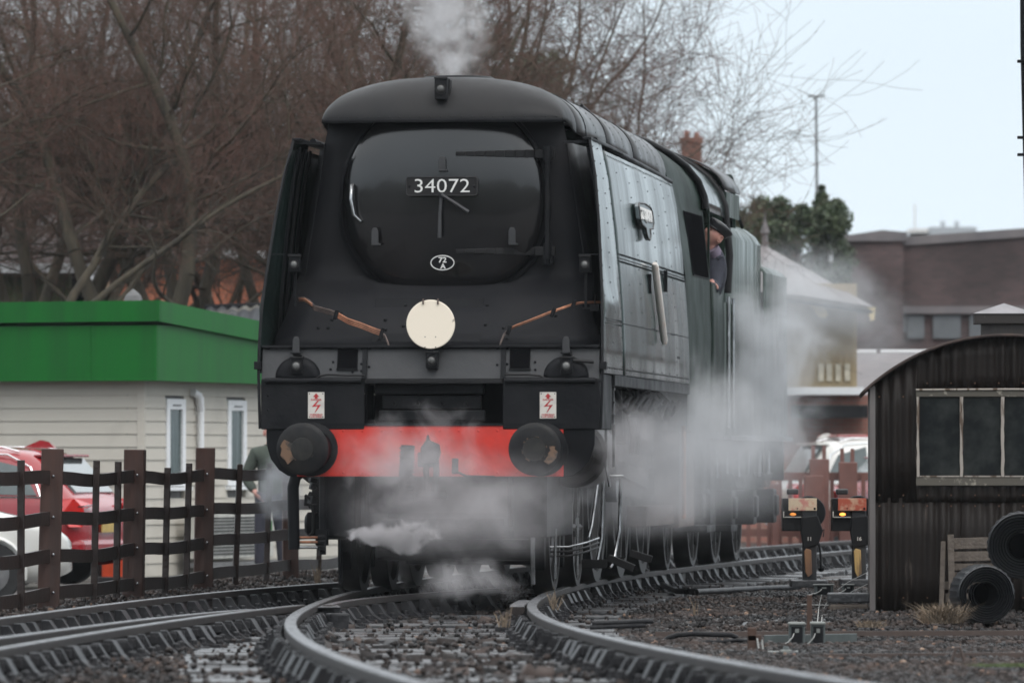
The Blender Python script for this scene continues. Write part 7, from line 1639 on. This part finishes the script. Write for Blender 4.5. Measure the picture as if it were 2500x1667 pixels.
# ------------------------------------------------------------------ steam
def steam(name, label, c, r, dens, seed, nsc=2.2, col=(.86, .84, .86), rot=(0, 0, 0), thr=(.42, .72), fall=(1.0, .25), stretch=(1, 1, 1), taper=0.0, aniso=.2, amp=3.0):
    """closed lumpy ellipsoid filled with noisy vapour; taper narrows it towards -x"""
    rnd = random.Random(seed); bm = bmesh.new(); bmesh.ops.create_icosphere(bm, subdivisions=3, radius=1.0)
    for v in bm.verts:
        n_ = mnoise.noise(v.co * 1.7 + Vector((seed, 0, 0))); v.co *= 1.0 + .12 * n_
        if taper: v.co.y *= lerp(1 - taper, 1, (v.co.x + 1) / 2); v.co.z *= lerp(1 - taper, 1, (v.co.x + 1) / 2)
    me = bpy.data.meshes.new(name); bm.to_mesh(me); bm.free()
    m = bpy.data.materials.new(name + '_vapour'); m.use_nodes = True; n = m.node_tree; n.nodes.clear()
    out = n.nodes.new('ShaderNodeOutputMaterial'); pv = n.nodes.new('ShaderNodeVolumePrincipled'); pv.inputs['Color'].default_value = (*col, 1); pv.inputs['Anisotropy'].default_value = aniso
    n.links.new(pv.outputs[0], out.inputs['Volume'])
    t = n.nodes.new('ShaderNodeTexCoord'); L = n.nodes.new('ShaderNodeVectorMath'); L.operation = 'LENGTH'
    vin = t.outputs['Object']
    if taper:
        sx_ = n.nodes.new('ShaderNodeSeparateXYZ'); n.links.new(vin, sx_.inputs[0]); mr0 = n.nodes.new('ShaderNodeMapRange'); mr0.inputs[1].default_value = -1; mr0.inputs[2].default_value = 1; mr0.inputs[3].default_value = 1 - taper; mr0.inputs[4].default_value = 1
        n.links.new(sx_.outputs[0], mr0.inputs[0]); cb_ = n.nodes.new('ShaderNodeCombineXYZ'); n.links.new(sx_.outputs[0], cb_.inputs[0])
        for ax in (1, 2):
            dv_ = n.nodes.new('ShaderNodeMath'); dv_.operation = 'DIVIDE'; n.links.new(sx_.outputs[ax], dv_.inputs[0]); n.links.new(mr0.outputs[0], dv_.inputs[1]); n.links.new(dv_.outputs[0], cb_.inputs[ax])
        vin = cb_.outputs[0]
    n.links.new(vin, L.inputs[0])
    f = n.nodes.new('ShaderNodeMapRange'); f.interpolation_type = 'SMOOTHSTEP'; f.inputs[1].default_value = fall[0]; f.inputs[2].default_value = fall[1]; n.links.new(L.outputs['Value'], f.inputs[0])
    mp = n.nodes.new('ShaderNodeMapping'); mp.inputs['Scale'].default_value = (r[0] * stretch[0], r[1] * stretch[1], r[2] * stretch[2]); mp.inputs['Location'].default_value = (seed * 3.7, seed * 1.3, 0)
    n.links.new(t.outputs['Object'], mp.inputs[0]); nz = n.nodes.new('ShaderNodeTexNoise'); nz.inputs['Scale'].default_value = nsc; nz.inputs['Detail'].default_value = 4.0; nz.inputs['Roughness'].default_value = .58; nz.inputs['Distortion'].default_value = .6
    n.links.new(mp.outputs[0], nz.inputs['Vector'])
    def mth(op, a, b_):
        q = n.nodes.new('ShaderNodeMath'); q.operation = op
        for i, v in enumerate((a, b_)):
            if isinstance(v, (int, float)): q.inputs[i].default_value = v
            else: n.links.new(v, q.inputs[i])
        return q.outputs[0]
    # ragged edge: the vapour thins with distance from the middle, pushed in and out by the noise
    val = mth('ADD', mth('MULTIPLY', mth('SUBTRACT', nz.outputs['Fac'], .5), amp), mth('SUBTRACT', 1.0, L.outputs['Value']))
    g = n.nodes.new('ShaderNodeMapRange'); g.interpolation_type = 'SMOOTHSTEP'; g.inputs[1].default_value = thr[0]; g.inputs[2].default_value = thr[1]; n.links.new(val, g.inputs[0])
    mu = n.nodes.new('ShaderNodeMath'); mu.operation = 'MULTIPLY'; n.links.new(f.outputs[0], mu.inputs[0]); n.links.new(g.outputs[0], mu.inputs[1])
    m2 = n.nodes.new('ShaderNodeMath'); m2.operation = 'MULTIPLY'; m2.inputs[1].default_value = dens; n.links.new(mu.outputs[0], m2.inputs[0]); n.links.new(m2.outputs[0], pv.inputs['Density'])
    me.materials.append(m); o = link(name, me); o.location = c; o.scale = r; o.rotation_euler = rot
    return xf(o, label, 'steam', kind='stuff')
VC = (.90, .88, .90)
steam('steam_jet', 'dense white jet of steam blowing right from the pipes below the left buffer', W(945, 1308, 54.9), (.48, .28, .25), 95, 1, 6.0, rot=(0, 0, 0), taper=.90, thr=(.25, 1.1), fall=(1.0, .8), amp=2.4, col=(.95, .93, .95))
steam('front_steam', 'thin veil of steam drifting across the red bufferbeam', W(1010, 1110, 54.2), (.75, .35, .48), 4.2, 2, 3.0, rot=(0, -.35, 0), amp=2.4, thr=(.2, 1.4), fall=(1.0, .6), col=VC)
steam('low_front_steam', 'grey steam filling the space under the bufferbeam', W(1100, 1255, 54.35), (1.05, .38, .46), 3.4, 3, 3.0, amp=2.4, thr=(.15, 1.4), fall=(1.0, .6), col=VC)
steam('wide_steam', 'broad dim veil of steam under and in front of the bufferbeam', W(1150, 1230, 54.0), (1.45, .45, .65), 1.7, 21, 2.0, amp=1.3, thr=(.1, 1.3), fall=(1.0, .5), col=VC)
steam('ground_steam', 'faint steam curling low over the rails in front of the wheels', W(1130, 1420, 53.6), (.6, .5, .24), 2.4, 4, 4.0, thr=(.3, 1.3), fall=(1.0, .6))
steam('side_steam', 'steam rising beside the wheels on the right of the locomotive', W(1490, 1100, 56.5), (.75, .7, .60), 3.2, 5, 2.8, thr=(.25, 1.3), fall=(1.0, .6), col=VC)
steam('cab_steam', 'steam cloud drifting up past the cab and tender', W(1700, 1020, 63.5), (1.05, 1.3, .80), 2.2, 6, 2.0, thr=(.25, 1.3), rot=(0, .25, 0), fall=(1.0, .6), col=(.88, .89, .91))
steam('tender_steam', 'large pale steam cloud in front of the tender and signal box', W(1850, 900, 69.5), (.95, 1.6, 1.25), 2.3, 7, 1.8, thr=(.2, 1.2), col=(.90, .92, .95), fall=(1.0, .6))
steam('right_veil', 'broad thin veil of steam along the right hand wheels and tender frames', W(1640, 1120, 60), (1.7, 3.0, .85), .55, 22, 1.6, amp=1.5, thr=(.0, 1.2), fall=(1.0, .4), col=(.88, .89, .92))
steam('wheel_steam', 'thin steam around the driving wheels', W(1570, 1220, 60.5), (.95, 1.2, .42), 1.6, 11, 2.6, thr=(.2, 1.2), fall=(1.0, .6), col=VC)
steam('drifting_steam', 'wisps of steam drifting off to the right before the brick bridge', W(1990, 740, 73), (1.35, 1.8, .70), .62, 8, 2.0, amp=2.2, thr=(.1, 1.2), rot=(0, .30, 0), col=(.90, .92, .95), fall=(1.0, .6))
steam('left_steam', 'faint steam in front of the standing man', W(685, 1190, 57), (.26, .5, .36), 3.5, 9, 3.6, thr=(.2, 1.2), col=(.88, .9, .94), fall=(1.0, .6))
steam('chimney_smoke', 'rising grey white exhaust above the locomotive hood', W(1085, -10, 57.2), (.42, .5, 1.0), 9, 10, 4.0, amp=2.6, thr=(.15, 1.4), rot=(0, -.14, 0), fall=(1.0, .7), col=(.86, .85, .86))

# ------------------------------------------------------------------ damp air of the yard
b = MB(); b.bx(-70, 70, -6, 620, -2.2, 24)
m = bpy.data.materials.new('damp_air'); m.use_nodes = True; n = m.node_tree; n.nodes.clear(); out = n.nodes.new('ShaderNodeOutputMaterial'); pv = n.nodes.new('ShaderNodeVolumePrincipled')
pv.inputs['Color'].default_value = (.86, .92, .97, 1); pv.inputs['Density'].default_value = .00014; n.links.new(pv.outputs[0], out.inputs['Volume'])
xf(b.build('haze', m), 'thin damp haze hanging over the yard', 'haze', kind='stuff')
